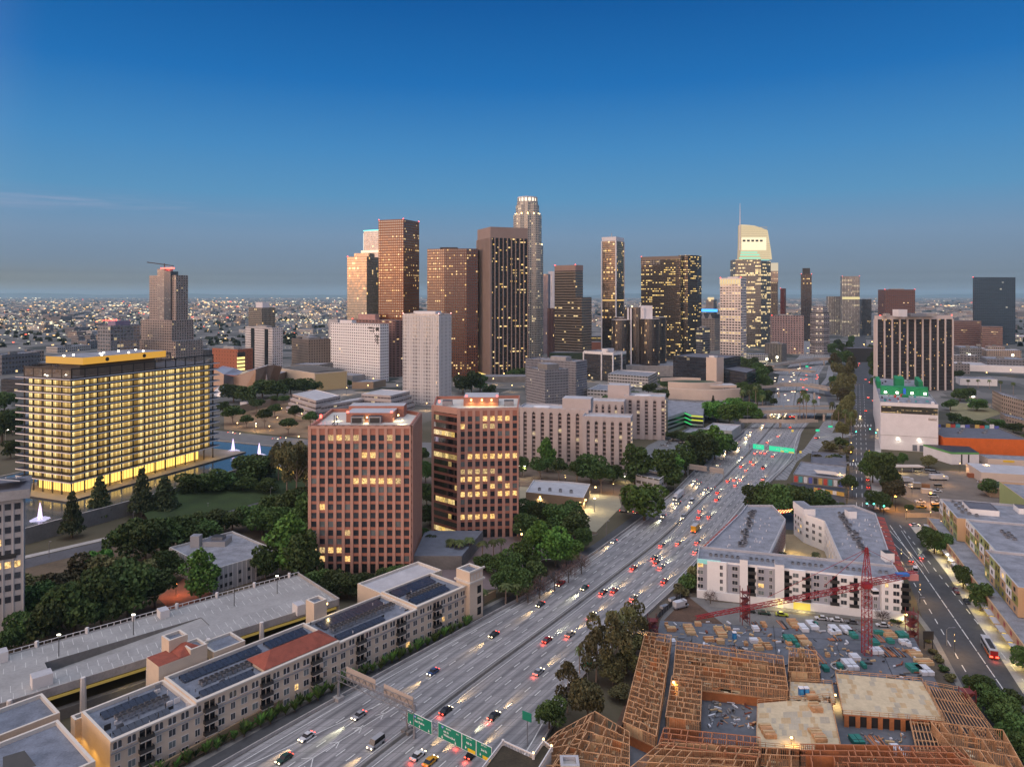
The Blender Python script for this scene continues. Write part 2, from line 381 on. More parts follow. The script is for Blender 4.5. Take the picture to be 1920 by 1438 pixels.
# ---- fitted box towers
def fit(xl,xm,xr,Y,th):
 th=math.radians(th);c,s=math.cos(th),math.sin(th);a,b_=(xl-960)/F,(xr-960)/F
 mx=XP(xm,Y);t=(mx-a*Y)/(c+a*s);u=(b_*Y-mx)/(s-b_*c)if abs(s-b_*c)>1e-3 else 30
 return(mx-t*c,Y+t*s),t,u,-th
ABOUT={}
def tower(name,label,xl,xm,xr,yt,Y,th,mat,bw=4,fh=4,z0=0,mr=None,par=1.2,depth=None,plant=None,beacons=0,cat='tower',cap=None,build=True,rbox=1,mp=None):
 L,w_,d_,rz=fit(xl,xm,xr,Y,th)
 if depth:d_=depth
 if d_<0:print('BAD FIT',label,w_,d_);d_=abs(d_)
 h=ZP(yt,Y)-z0-par
 r=T(name,label,cat,(*L,z0),rz)
 if build:
  MB().prism([(0,0),(w_,0),(w_,d_),(0,d_)],0,h,mat,mr or m_roof,bw,fh,par=par,t=.6,mp=mp).build('wall',r)
 if cap:
  MB().prism([(-.15,-.15),(w_+.15,-.15),(w_+.15,d_+.15),(-.15,d_+.15)],h-cap[0],h+par+.05,cap[1],mr or m_roof,6,6,par=.0,top=False).build('parapet_band',r)
  MB().prism(inset(ccw([(0,0),(w_,0),(w_,d_),(0,d_)]),1),h-.2,h+.1,cap[1],mr or m_roof).build('roof',r)
 if rbox:
  q=MB();rr=random.Random(int(xl*7+yt))
  if plant:x0,x1,hh,pm=plant
  else:x0,x1,hh,pm=.3,.7,3.5,m_conc
  q.box(w_*x0,d_*.25,h,w_*x1,d_*.75,h+hh,pm,m_roof);q.build('roof_plant_room',r)
  q=MB()
  for i in range(3):
   ax,ay=rr.uniform(.1,.85)*w_,rr.uniform(.1,.85)*d_;q=MB();q.box(ax,ay,h,ax+w_*.06+1,ay+w_*.05+1,h+rr.uniform(1,2),m_metal);q.build('roof_unit',r)
 for i in range(beacons):
  q=MB();px_,py_=[(0.5,.5),(w_-.5,.5),(w_-.5,d_-.5),(.5,d_-.5)][i];q.box(px_-.5,py_-.5,h+par,px_+.5,py_+.5,h+par+1,m_redlamp);q.build('beacon_lamp',r)
 return r,w_,d_,h
def fins(bb,p0,p1,z0,z1,n,wd,dp,m,ends=True):
 p0=Vector(p0);p1=Vector(p1);e=(p1-p0);L=e.length;e/=L;nr=Vector((e.y,-e.x))
 for i in range(0 if ends else 1,n+1 if ends else n):
  c=p0+e*(L*i/n);a=c-e*wd/2;b_=c+e*wd/2
  bb.prism([tuple(a+nr*dp),tuple(b_+nr*dp),tuple(b_),tuple(a)],z0,z1,m)
g_brown=(.10,.045,.025)
fa_gold=FA('facade_bronze_glass',(.04,.03,.024),(.0,1,.12,1),(.03,.025,.02),.06,refl=.2,rough=.10,row=.8)
r,w_,d_,h=tower('glass_tower','bronze glass tower with golden reflection, at the far left of the central skyline',651,687.5,709.6,481,1150,22,fa_gold,3,4,plant=(.2,.95,7,fa_gold),beacons=1)
fa_pale=FA('facade_pale_glass',(.25,.29,.32),(.03,.97,.1,.95),(.10,.13,.15),.05,refl=.3,rough=.2)
r,w_,d_,h=tower('glass_tower','pale blue glass tower with a green lit top edge behind the brown granite tower',682,712,724,431,1400,30,fa_pale,3,4,rbox=0)
q=MB();q.box(-.6,-.6,h,w_,-.2,h+1.6,E('teal_edge',(.2,1,.75),1.6));q.build('edge_light',r)
q=MB();q.box(-.9,-.6,h-110,-.1,.4,h-4,E('white_edge',(1,.92,.8),.9));q.build('edge_light',r)
q=MB();q.box(-5,-2,0,w_+12,d_,h-42,fa_pale,m_white);q.build('lower_block',r);q=MB();q.box(-5,-2.4,h-42,w_+10,-1.5,h-38,E('warm_edge',(1,.75,.45),1.4));q.build('terrace_light',r)
fa_gran=FA('facade_brown_granite',(.21,.065,.022),(.2,.8,.22,.74),(.03,.022,.02),.12,refl=.17,rough=.10,row=1.0,wrough=.24,litc=(1,.55,.15),ls=1.5,wamt=.12,wspec=.3)
tower('granite_tower','tallest polished brown granite tower with a square grid of windows, at the skyline\'s left',709.6,756.5,786,411,1100,22,fa_gran,3.3,3.9,beacons=3,rbox=0,mr=m_roofd)
Lp,w_,d_,rz=fit(801,831.6,895,1050,38)
fa_gran2=FA('facade_dark_granite',(.13,.045,.022),(.2,.8,.22,.74),(.02,.015,.013),.12,refl=.11,rough=.10,row=1.0,wrough=.3,ls=1.5,wspec=.6)
r=T('granite_tower','wide dark brown granite tower with many facets, left of the beige ribbed tower','tower',(XP(801,1070),1070,0),0)
pts=[(0,0),(XP(831.6,1046)-XP(801,1070),-11),(XP(874,1046)-XP(801,1070),-13),(XP(896,1062)-XP(801,1070),-8),(XP(896,1062)-XP(801,1070),22),(8,30)]
MB().prism(pts,0,ZP(466.5,1060)-1,fa_gran2,m_roofd,3.3,3.9,par=1).build('wall',r)
MB().box(20,-10,ZP(466.5,1060)-1,45,12,ZP(466.5,1060)+2,m_dark).build('roof_plant_room',r)
m_beige=P('beige_granite',(.30,.225,.19),.6,.08,.1,.6)
fa_dk=FA('facade_black_gold',(.02,.018,.016),(.06,.94,.5,.92),(.012,.011,.01),.10,(1,.6,.16),1.8,refl=.05,row=1.6)
r,w_,d_,h=tower('ribbed_tower','beige stone tower with dark glass and tall vertical ribs in the skyline\'s centre',895.4,919.7,989.3,425.5,1040,68,fa_dk,3.4,4.05,z0=-1,cap=(14,m_beige),rbox=0,par=1.5,beacons=0)
q=MB();fins(q,(0,0),(w_,0),0,h-13.9,11,2.6,1.5,m_beige);q.build('ribs',r)
q=MB();fins(q,(w_,0),(w_,d_),0,h-13.9,9,1.3,1.6,m_beige);q.build('ribs',r)
q=MB();q.prism([(w_-2.2,-.4),(w_+.4,-.4),(w_+.4,2.2),(w_-2.2,2.2)],0,h-13.9,m_beige);q.build('corner_pier',r)
q=MB();q.box(0,-1.7,0,w_,-.1,6,E('lobby_glow',(1,.7,.2),1.4));q.build('lobby',r)
fa_cr=FA('facade_crown_tower',(.42,.38,.33),(.2,.75,.2,.8),(.05,.06,.05),.16,(1,.75,.4),1.3,refl=.14,row=.6)
r=T('crowned_tower','tallest round stepped tower with a lit glass crown behind the beige ribbed tower','tower',(XP(989,1310),1310,0))
def rad(px):return px*1310/F/2
for i,(wpx,yb,yt_)in enumerate([(58,None,461),(52,461,404),(43,404,386),(37,386,379)]):
 z1=ZP(yt_,1310);z0_=0 if yb is None else ZP(yb,1310)
 rr=rad(wpx);poly=[]
 for k in range(24):
  a=6.2832*k/24;f=1.0 if k%3 else 1.06
  if i<3:f*=(1.08 if(k%6)in(2,3,4)else.96)
  poly.append((rr*f*math.cos(a),rr*f*math.sin(a)))
 MB().prism(poly,z0_,z1,fa_cr,m_roof,3,4).build('shaft_tier',r)
zc=ZP(386,1310);q=MB();q.prism(circ(0,0,rad(34),16),zc,ZP(373,1310),E('crown_glow',(1,.83,.62),1.5));q.build('crown_glass',r)
q=MB()
for k in range(16):
 a=6.2832*k/16;q.bar((rad(36)*math.cos(a),rad(36)*math.sin(a),zc-4),(rad(35)*math.cos(a),rad(35)*math.sin(a),ZP(371,1310)),1.1,m_conc)
q.build('crown_ribs',r)
q=MB();q.prism(circ(0,0,rad(37),20),ZP(373,1310),ZP(370.5,1310),m_white);q.build('crown_rim',r)
for zz in(404,461):
 q=MB()
 for k in range(0,24,2):
  a=6.2832*k/24;rr=rad(54 if zz==461 else 45);q.box(rr*math.cos(a)-.8,rr*math.sin(a)-.8,ZP(zz,1310),rr*math.cos(a)+.8,rr*math.sin(a)+.8,ZP(zz,1310)+3,m_warm)
 q.build('setback_lights',r)
tower('slab_tower','slim mauve grey slab tower right beside the round crowned tower',1013,1028,1030,514,1480,15,FA('facade_mauve',(.20,.18,.22),(.3,.7,0,1),(.12,.11,.14),.02,refl=.1),3,4,depth=20,rbox=0)
tower('slab_tower','thin white slab tower with a blank face left of the brown banded tower',1028,1039.5,1042,509,1560,15,FA('facade_white_blank',(.55,.57,.62),(.45,.55,0,1),(.4,.4,.45),.0,refl=.1),9,4,depth=20,rbox=0)
tower('slab_tower','narrow reddish ribbed block at the foot of the thin white slab',1026,1039,1044,578,1400,25,FA('facade_red_ribs',(.13,.06,.06),(.35,.75,0,1),(.02,.02,.02),.05,refl=.1),3,4,depth=20,rbox=0)
fa_band=FA('facade_banded_brown',(.25,.195,.145),(.0,1,.1,.58),(.03,.025,.02),.04,(1,.65,.25),1.3,refl=.12,rough=.15,row=1.0)
r,w_,d_,h=tower('banded_tower','brown tower of horizontal bands with a lower right wing',1040,1079,1093,497,1200,40,fa_band,4,4.4,beacons=2,cap=(8,P('tan_stone',(.36,.24,.19),.7,.1)),rbox=0)
q=MB();q.prism([(2,1),(w_+12,1),(w_+12,d_+8),(2,d_+8)],0,h-ZP(497,1200)+ZP(556,1200),fa_band,m_roof,4,4.4);q.build('lower_wing',r)
fa_blk=FA('facade_black_glass',(.02,.018,.018),(.02,.98,.2,.96),(.02,.017,.017),.08,(1,.58,.16),1.5,refl=.09,rough=.13,row=1.2)
r,w_,d_,h=tower('black_tower','slender black glass tower with white corner columns and white top band',1128.4,1155,1170,444,1350,30,fa_blk,3,4,cap=(6.5,m_white),beacons=0,rbox=0)
q=MB()
for x,y in((0,0),(w_,0),(w_,d_)):q.box(x-1.1,y-1.1,0,x+1.1,y+1.1,h-6.4,m_white)
q.build('corner_columns',r)
q=MB();q.bar((w_*.4,d_*.5,h),(w_*.4,d_*.5,h+10),.4,m_metal);q.build('mast',r)
q=MB();q.box(-.3,-.3,h*.48,w_+.3,d_,h*.48+2,E('lit_floor',(1,.62,.2),.9));q.build('lit_floor_band',r)
fa_cyl=FA('facade_cylinder',(.05,.04,.035),(.15,.85,.08,.98),(.03,.022,.02),.12,(1,.6,.25),1.2,refl=.10,rough=.2,row=.2)
r=T('cylinder_hotel','hotel of dark bronze glass cylinders round a taller core, below the black slender tower','hotel',(XP(1197,1110),1110,0))
q=MB();q.prism(circ(0,12,20,28),0,ZP(577,1110),fa_cyl,m_rooflt,2.4,3.6,par=1);q.build('core_cylinder',r)
for dx,dy,rr,yt_ in((-28,-6,14,601),(15,-14,14.5,599),(-20,30,14,598),(33,20,14,597)):
 q=MB();q.prism(circ(dx,dy,rr,24),0,ZP(yt_,1110),fa_cyl,m_rooflt,2.4,3.6,par=1.5,mp=m_white);q.build('glass_cylinder',r)
q=MB()
for dx,dy in((-17,-8),(-13,-10),(6,-10)):q.box(dx-1.1,dy-1,0,dx+1.1,dy+2,ZP(577 if dx<0 else 577,1110),m_white)
q.build('lift_shafts',r)
q=MB();q.box(2,-8,ZP(600,1110),20,6,ZP(573,1110),m_white,m_rooflt);q.build('plant_tower',r)
q=MB();q.prism([(-42,-36),(55,-40),(62,30),(-48,30)],0,ZP(697,1110)+12,m_conc,m_roof,par=1);q.build('podium',r)
q=MB();q.box(-9,8,ZP(577,1110),-7.5,9.5,ZP(574,1110),m_warm);q.build('beacon_lamp',r)
fa_dkg=FA('facade_dark_yellow_lit',(.05,.04,.032),(.1,.9,.35,.8),(.025,.02,.018),.15,(1,.62,.14),1.9,refl=.10,rough=.12,row=1.6)
r,w_,d_,h=tower('dark_tower','broad dark tower with rows of yellow lit windows and a pale top band',1202,1276,1284,480,1330,30,fa_dkg,3.1,3.9,cap=(5,P('tan_top',(.22,.17,.13),.7,.1)),rbox=0,beacons=1)
q=MB();q.prism([(w_-8,12),(w_+10,12),(w_+22,30),(w_+22,60),(w_-8,60)],0,h+2,fa_dkg,m_roofd,3.1,3.9,par=1);q.build('rear_block',r)
q=MB();fins(q,(0,0),(w_*.48,0),h-14,h-5,12,.9,.8,m_conc);q.build('louvre',r)
tower('office_block','grey sided office block with lit glass just right of the broad dark tower',1305,1317,1331,615,1230,55,FA('facade_grey_glass',(.18,.18,.21),(.05,.95,.2,.9),(.02,.02,.025),.3,(1,.75,.3),1.2,refl=.25,row=1),3,4,cat='office block')
fa_orn=FA('facade_cream_grid',(.33,.28,.24),(.25,.75,.2,.7),(.03,.03,.03),.16,(1,.65,.25),1.3,refl=.2)
r,w_,d_,h=tower('pedimented_tower','cream tower with small gabled pediments under a dark roof behind the white grid tower',1311,1340,1352,590,1560,30,fa_orn,3.2,3.8,cap=(7,P('slate',(.06,.06,.07),.6,.1)),rbox=0)
for k in(.1,.55):
 q=MB();x0=w_*k;x1=x0+w_*.32;xm_=(x0+x1)/2;q.face([(x0,-.6,h-8),(x1,-.6,h-8),(xm_,-.6,h+4)],m_conc);q.face([(x0,-.6,h-8),(xm_,-.6,h+4),(xm_,d_,h+4),(x0,d_,h-8)],m_dark);q.face([(x1,-.6,h-8),(x1,d_,h-8),(xm_,d_,h+4),(xm_,-.6,h+4)],m_dark);q.build('pediment',r)
r,w_,d_,h=tower('round_top_building','distant tower with lit round top and blue neon band, left of the white gridded tower',1324,1338,1344,562,2100,35,fa_low[2],4,4,rbox=0)
q=MB();q.prism(circ(w_/2,8,9,14),h-4,h+8,E('round_top',(1,.75,.4),.8),m_rooflt);q.build('drum',r);q=MB();q.box(-14,-4,h-34,w_+12,-2,h-26,E('blue_neon',(.05,.4,1),1.6));q.build('neon_band',r)
fa_wg=FA('facade_white_grid',(.72,.64,.58),(.14,.86,.3,.8),(.05,.045,.04),.28,(1,.66,.28),1.3,refl=.12,row=1.0,wamt=.05)
r,w_,d_,h=tower('white_grid_tower','white tower gridded with square windows, lit at the top, before the sail roofed tower',1350,1389,1399.5,521,1169,42,fa_wg,5.0,4.3,beacons=2,plant=(.3,.8,3,m_white))
q=MB();q.box(.6,-.4,h-8.6,w_-.6,-.1,h-1,E('top_glow',(1,.75,.35),.75));fins(q,(0,0),(w_,0),h-9,h,8,1,.7,m_white);q.build('top_floor',r)
fa_sail=FA('facade_sail_glass',(.22,.20,.17),(.03,.97,.12,.9),(.06,.055,.05),.22,(1,.7,.3),1.6,refl=.10,rough=.2,row=1.4)
Y=1700;X0=XP(1379,Y)
r=T('sail_tower','tallest stepped glass tower on the right with a glowing sail shaped top and thin spire','tower',(X0,Y,0))
def sx(px):return XP(px,Y)-X0
q=MB();q.prism([(0,0),(sx(1423),-14),(sx(1423),40),(0,40)],0,ZP(487,Y),fa_sail,m_roof,3.2,4.1);q.build('lower_shaft',r)
q=MB();q.prism([(sx(1423),-14),(sx(1448),10),(sx(1452),50),(sx(1423),40)],0,ZP(490,Y),fa_sail,m_roof,3.2,4.1);q.build('side_shaft',r)
gold=E('sail_glow',(1,.80,.48),.62);goldd=E('sail_glow_dim',(1,.74,.42),.4);mgl=E('sail_bright',(1,.84,.55),1.0)
q=MB()
prof=[(1385.5,487),(1387,460),(1387.5,422),(1398,422.5),(1412,424),(1425,428),(1437,433),(1440,452),(1443,470),(1445,487)]
fr=[(sx(a),-9,ZP(b_,Y))for a,b_ in prof];bk=[(sx(a),14,ZP(b_,Y))for a,b_ in prof]
q.face(fr[::-1],gold)
for i in range(len(fr)-1):q.face([fr[i],fr[i+1],bk[i+1],bk[i]],goldd)
q.face(bk,m_conc);q.build('sail_top',r)
q=MB()
for k in range(16):zz=ZP(486-k*3.9,Y);q.box(sx(1387),-9.8,zz,sx(1436+(k<8)*5),-9.05,zz+.9,goldd)
q.build('louvre_fins',r)
q=MB();q.box(sx(1388),-10.2,ZP(470,Y),sx(1434),-9.2,ZP(446,Y),mgl);q.build('bright_band',r)
q=MB()
for k in range(5):q.box(sx(1390+8*k),-10.8,ZP(454,Y),sx(1395+8*k),-10.1,ZP(450.5,Y),m_dark)
q.build('window',r)
q=MB();tl=E('teal_band',(.35,1,.7),.75);q.box(sx(1383),-15,ZP(486,Y),sx(1422),-11,ZP(483.5,Y),tl);q.box(sx(1385),-15,ZP(480,Y),sx(1420),-11,ZP(477.5,Y),tl);q.box(sx(1386),-15,ZP(475,Y),sx(1416),-11,ZP(473,Y),tl);q.box(sx(1423),-6,ZP(488,Y),sx(1441),-2,ZP(481,Y),tl);q.build('teal_light_band',r)
q=MB();q.tube([(sx(1386.3),-5,ZP(470,Y)),(sx(1386.3),-5,ZP(420,Y)),(sx(1386.3),-5,ZP(382,Y))],[1.6,1.2,.35],m_white);q.build('spire',r)
tower('stepped_tower','pale stepped tower with lit crown just right of the sail roofed tower',1443,1459,1463,493,1900,20,FA('facade_cream_lit',(.34,.28,.23),(.3,.7,.2,.8),(.03,.03,.03),.3,(1,.7,.4),1.5,refl=.2),3.5,4,cap=(20,E('pale_crown',(1,.85,.6),.55)),depth=25,rbox=0)
tower('granite_tower','tan tower with dotted windows between the stepped tower and the small red tower',1446,1457,1464,529,1800,25,FA('facade_tan_dots',(.22,.16,.12),(.25,.75,.25,.75),(.03,.03,.03),.35,(1,.65,.3),1.3,refl=.2),4,4,depth=24,rbox=0)
tower('granite_tower','small dark red tower right of the sail roofed tower',1463,1471,1475,541,1950,30,FA('facade_dark_red',(.18,.04,.03),(.25,.75,.25,.75),(.03,.02,.02),.15,(1,.5,.3),1.3,refl=.2),4,4,depth=24,beacons=1,rbox=0)
tower('grid_block','pink beige office slab with a regular window grid below the slim dark tower',1447,1507,1509,592,1480,12,FA('facade_pink_grid',(.37,.26,.24),(.22,.78,.3,.75),(.03,.025,.03),.06,refl=.15),5,4.6,depth=26,mr=m_roofd,beacons=1,cat='office block')
tower('grey_block','small grey concrete block with vertical fins in front of the pink beige slab',1434,1466,1475,645,1290,45,FA('facade_grey_fins',(.22,.20,.18),(.3,.7,0,1),(.05,.05,.05),.03,refl=.1),3,4,mr=m_conc,cat='office block')
tower('dark_tower','slim dark tower with a stepped top and a few amber windows',1502,1522,1526,514,1900,20,FA('facade_slim_dark',(.05,.045,.045),(.15,.85,.2,.8),(.03,.025,.03),.10,refl=.05),4,4,depth=28,plant=(.15,.85,17,m_dark),beacons=2)
r=T('octagonal_tower','octagonal tower of stacked white framed window bands beside the freeway trees','office block',(XP(1537,1480),1480,0))
fa_oct=FA('facade_octagon',(.33,.30,.30),(.12,.88,.22,.78),(.045,.045,.05),.16,(1,.8,.55),1.0,refl=.2)
for k in range(6):q=MB();z0_=ZP(655,1480)+k*12.5;q.prism(circ(0,0,20-k*.2,8),z0_-(10 if k==0 else 0),z0_+10.4,fa_oct,m_conc,4.2,5.2);q.prism(circ(0,0,18.5,8),z0_+10.4,z0_+12.5,m_dark);q.build('window_tier',r)
q=MB();q.prism(circ(0,0,15,8),ZP(655,1480)+75,ZP(655,1480)+88,fa_oct,m_roof,4,5);q.build('penthouse',r)
fa_res=FA('facade_striped',(.12,.115,.11),(.2,.62,0,1),(.33,.32,.29),.30,(1,.85,.5),1.1,refl=.15)
tower('striped_tower','dim residential tower with broken white stripes left of its taller twin',1552,1578,1580,556,2200,15,fa_res,5,4,depth=30,rbox=0)
r,w_,d_,h=tower('striped_tower','tall pale residential tower with broken white stripes and lit middle floors',1579,1612,1615,518,2100,15,fa_res,4,4,depth=30,beacons=2,rbox=0)
q=MB();q.box(0,-1,h*.62,w_,-.2,h*.66,E('mid_glow',(1,.85,.4),.7));q.build('lit_floor_band',r)
tower('striped_tower','dark narrow tower with a small white sign right of the tall striped tower',1616,1634,1636,561,2150,15,FA('facade_dark_stripe',(.04,.045,.05),(.3,.6,0,1),(.12,.12,.12),.10,refl=.2),4,4,depth=28,rbox=0)
tower('brown_block','dark reddish brown tower behind the black and white office slab',1659,1716,1718,543,1900,8,FA('facade_redbrown',(.15,.06,.045),(.2,.8,.3,.75),(.025,.02,.02),.06,refl=.12),5,4.4,depth=50,beacons=2,mr=m_roofd)
fa_navy=FA('facade_navy_glass',(.03,.045,.07),(.03,.97,.1,.9),(.02,.03,.045),.03,(.9,.9,.8),.7,refl=.16,rough=.15)
tower('navy_tower','large dark navy glass box tower at the far right',1824,1827,1904,520,1750,86,fa_navy,5,4,rbox=0,mr=m_roofd,beacons=1)
fa_bb=FA('facade_brown_bands',(.22,.13,.11),(0,1,.3,.7),(.04,.03,.03),.10,(1,.7,.3),1.0,refl=.1)
tower('brown_block','low brown banded block at the left foot of the navy tower',1787,1840,1843,602,1560,8,fa_bb,4,4.2,depth=40,cat='office block',mr=m_roofd,rbox=0)
tower('brown_block','low brown banded block directly under the navy tower',1841,1880,1904,613,1480,30,fa_bb,4,4.2,depth=40,cat='office block',mr=m_roofd,rbox=0)
fa_bw=FA('facade_black_office',(.04,.035,.035),(.12,.88,.5,.85),(.015,.013,.013),.055,(1,.5,.12),1.3,refl=.06,row=1.8)
m_wc=P('white_column',(.62,.54,.50),.7,.05)
r,w_,d_,h=tower('office_slab','black glass office slab with white vertical columns and white roof edge, right of the freeway',1640,1643.5,1786,592,905,83,fa_bw,1.5,4.1,cap=(3.4,m_wc),rbox=0,beacons=0,mr=m_conc)
q=MB();fins(q,(w_,0),(w_,d_),0,h-3.3,10,1.7,1.2,m_wc);q.build('columns',r)
q=MB();fins(q,(0,0),(w_,0),0,h-3.3,3,1.7,1.0,m_wc);q.build('columns',r)
for x0,x1,y0,y1,hh,mm in((3,14,22,34,9,m_white),(3,16,38,58,4,m_metal),(2,12,60,75,4,m_conc),(4,10,8,14,4,m_conc)):
 q=MB();q.box(x0,y0,h,x1,y1,h+hh,mm,m_roof);q.build('roof_plant_room',r)
for y in(5,30,48,70,d_-1):q=MB();q.box(w_-1,y,h+1,w_-.2,y+.8,h+2,m_redlamp if y!=48 else m_cool);q.build('beacon_lamp',r)
# ---- left and middle distance
fa_h=FA('facade_hall_of_justice',(.36,.29,.25),(.22,.78,.2,.8),(.04,.035,.03),.12,(1,.7,.3),1.0,refl=.25)
r,w_,d_,h=tower('residential_tower','tallest tower on the far left, beige with a dark blue glass spine and roof crane',280,330,352.5,516,1300,30,fa_h,4.5,4.2,rbox=0,beacons=0)
q=MB();q.box(w_*.36,-3,0,w_*.62,d_*.6,h+13,FA('facade_pale_spine',(.36,.28,.24),(.1,.9,.2,.8),(.10,.10,.10),.3,(1,.85,.6),1.0,refl=.2),m_roof);q.build('core_spine',r)
q=MB();q.box(w_*.62,-3.2,h*.35,w_*.86,d_*.5,h+8,fa_navy,m_roof);q.build('glass_spine',r)
q=MB();q.box(w_*.4,2,h+13,w_*.8,8,h+15,m_redlamp);q.build('red_lights',r)
q=MB();q.bar((w_*.85,3,h+18),(-6,0,h+26),.8,m_dark);q.bar((w_*.5,4,h+13),(w_*.5,4,h+23),.6,m_dark);q.build('roof_crane',r)
q=MB();q.prism([(-7,-12),(w_+5,-12),(w_+5,d_+8),(-7,d_+8)],0,h-80,fa_h,m_roof,5,4.4,par=1);q.build('podium',r)
q=MB();q.prism([(-14,-22),(w_+30,-22),(w_+30,d_+8),(-14,d_+8)],0,h-116,fa_h,m_roof,5,4.4,par=1);q.build('lower_podium',r)
r,w_,d_,h=tower('glass_block','grey framed glass block with red roof lights left of the tallest far left tower',183,207,262,611,1230,24,FA('facade_grey_frames',(.30,.29,.30),(.08,.92,.12,.88),(.07,.08,.09),.12,(1,.7,.35),.9,refl=.3),6,6,cat='office block',plant=(.2,.8,9,P('violet_box',(.25,.20,.28),.8)))
q=MB()
for k in range(6):q.box(4,6+k*5,h+9,5,8+k*5,h+10.5,m_redlamp)
q.build('red_lights',r)
tower('ribbed_block','dark tower with thin cream vertical ribs in the left distance',466,491,516,577,1500,45,FA('facade_cream_ribs',(.40,.33,.24),(.25,1,.0,.85),(.05,.04,.03),.10,refl=.15),3,4,plant=(.3,.8,12,m_white),cat='tower')
fa_chk=FA('facade_checker',(.60,.58,.57),(.25,.8,.3,.8),(.03,.03,.035),.02,refl=.15)
r,w_,d_,h=tower('checker_block','white apartment block with dark window checks and black corner slots',460,511,530,615,1050,42,fa_chk,3.4,3.6,cat='apartment block')
for x0 in(.22,.72):
 q=MB();q.box(w_*x0,-.3,0,w_*(x0+.13),.3,h-1,m_black);q.build('dark_slot',r)
tower('stone_block','worn grey beige stone block with small windows left of the white dotted slab',547,578,620,637,1100,48,FA('facade_worn_stone',(.33,.26,.20),(.3,.7,.2,.75),(.13,.10,.08),.03,refl=.05,wamt=.25),4,4,cat='office block',mr=m_dark)
r,w_,d_,h=tower('brick_block','orange red brick building with a tall lit stair window beside the metal concert hall',398,446,474,655,980,30,FA('facade_orange_brick',(.33,.11,.055),(.42,.6,.4,.65),(.02,.02,.02),.03,refl=.05),6,5,cat='building',mr=m_conc)
q=MB();q.box(w_-1,-.4,6,w_+.4,12,h-3,m_dark)
for k in range(6):q.box(w_-.5,-1,8+k*5,w_+.8,11,11+k*5,E('stair_glow',(1,.72,.25),1.3))
q.build('stair_window',r)
fa_dot=FA('facade_white_dots',(.78,.76,.74),(.27,.73,.3,.72),(.035,.03,.03),.02,refl=.1,wamt=.04)
r,w_,d_,h=tower('dotted_slab','bright white slab with small square windows and a few joined dark slots at the top',620,712.5,729,608,1000,38,fa_dot,4.6,4.0,cat='apartment block',plant=(.15,.4,5,m_white))
q=MB()
for u0,v0,u1,v1 in((.78,.93,.86,.96),(.87,.86,.88,.96),(.92,.9,.98,.96),(.80,.88,.86,.9),(.90,.80,.98,.82),(.95,.66,.965,.8),(.915,.7,.93,.78)):q.box(w_*u0,-.3,h*v0,w_*u1,.1,h*v1,m_dark)
q.build('dark_slots',r)
q=MB();q.box(w_*.45,-30,0,w_*.8,-8,10,m_conc,m_roof);q.build('entrance_block',r)
tower('residential_block','pinkish brown balcony tower block behind the white dotted slab',660,741,757,601,1060,40,FA('facade_pink_balcony',(.25,.14,.115),(.35,.9,.15,.6),(.05,.03,.03),.10,(1,.6,.25),1.2,refl=.05),8,3.6,cat='apartment block',plant=(.1,.5,9,P('pink_box',(.45,.27,.24),.8)),beacons=1)
tower('white_block','distant white apartment block with blue shaded side left of the bronze glass tower',616,633,650,599,1800,45,FA('facade_white_bal',(.48,.46,.46),(.2,.8,.4,.8),(.2,.2,.22),.1,refl=.1),5,4,cat='apartment block')
fa_wt=FA('facade_white_tower',(.64,.61,.59),(.25,.75,.16,.84),(.06,.055,.06),.015,refl=.25,wamt=.04)
m_wt=P('white_precast',(.74,.72,.70),.75,.05)
r,w_,d_,h=tower('white_tower','white precast tower with dense vertical ribs standing in the middle distance',756,822.5,845.5,589,785,22,fa_wt,1.75,3.85,cat='tower',plant=(.2,.82,4,m_wt),mp=m_wt)
q=MB();fins(q,(0,0),(w_,0),2,h-.5,22,.55,.5,m_wt);q.build('ribs',r)
q=MB();fins(q,(w_,0),(w_,d_),2,h-.5,14,.55,.5,m_wt);q.build('ribs',r)
for c in((0,0),(w_,0),(w_,d_)):q=MB();q.box(c[0]-.4,c[1]-.4,h+1.2,c[0]+.4,c[1]+.4,h+2,E('pink_beacon',(1,.35,.3),5));q.build('beacon_lamp',r)
# ---- freeway and streets
Lw=[(-110,135),(-72,188),(-53,214),(-8,272),(19,306),(56,366),(96,436),(124,494),(183,602),(235,696),(275,770),(400,1090),(560,1420),(760,1900)]
Rw=[(-20,135),(8,193),(17,221),(45,265),(71,304),(93,341),(145,434),(168,470),(207,533),(255,640),(300,720),(330,780),(455,1080),(612,1400),(812,1880)]
Mw=[(-66,140),(-29,199),(-10.5,228),(20,273),(34,295),(73,356),(138,474),(200,590),(247,682),(300,776),(427,1085),(586,1410),(786,1890)]
def lin(pl,Y):
 for i in range(len(pl)-1):
  a,b_=pl[i],pl[i+1]
  if a[1]<=Y<=b_[1]:return a[0]+(b_[0]-a[0])*(Y-a[1])/(b_[1]-a[1])
 return pl[0][0]if Y<pl[0][1]else pl[-1][0]
def smooth(pl,Y,k=14):return sum(lin(pl,Y+d)for d in(-k,-k/2,0,k/2,k))/5
def tang(Y,pl=Mw):
 v=Vector((smooth(pl,Y+6,25)-smooth(pl,Y-6,25),12));return v.normalized()
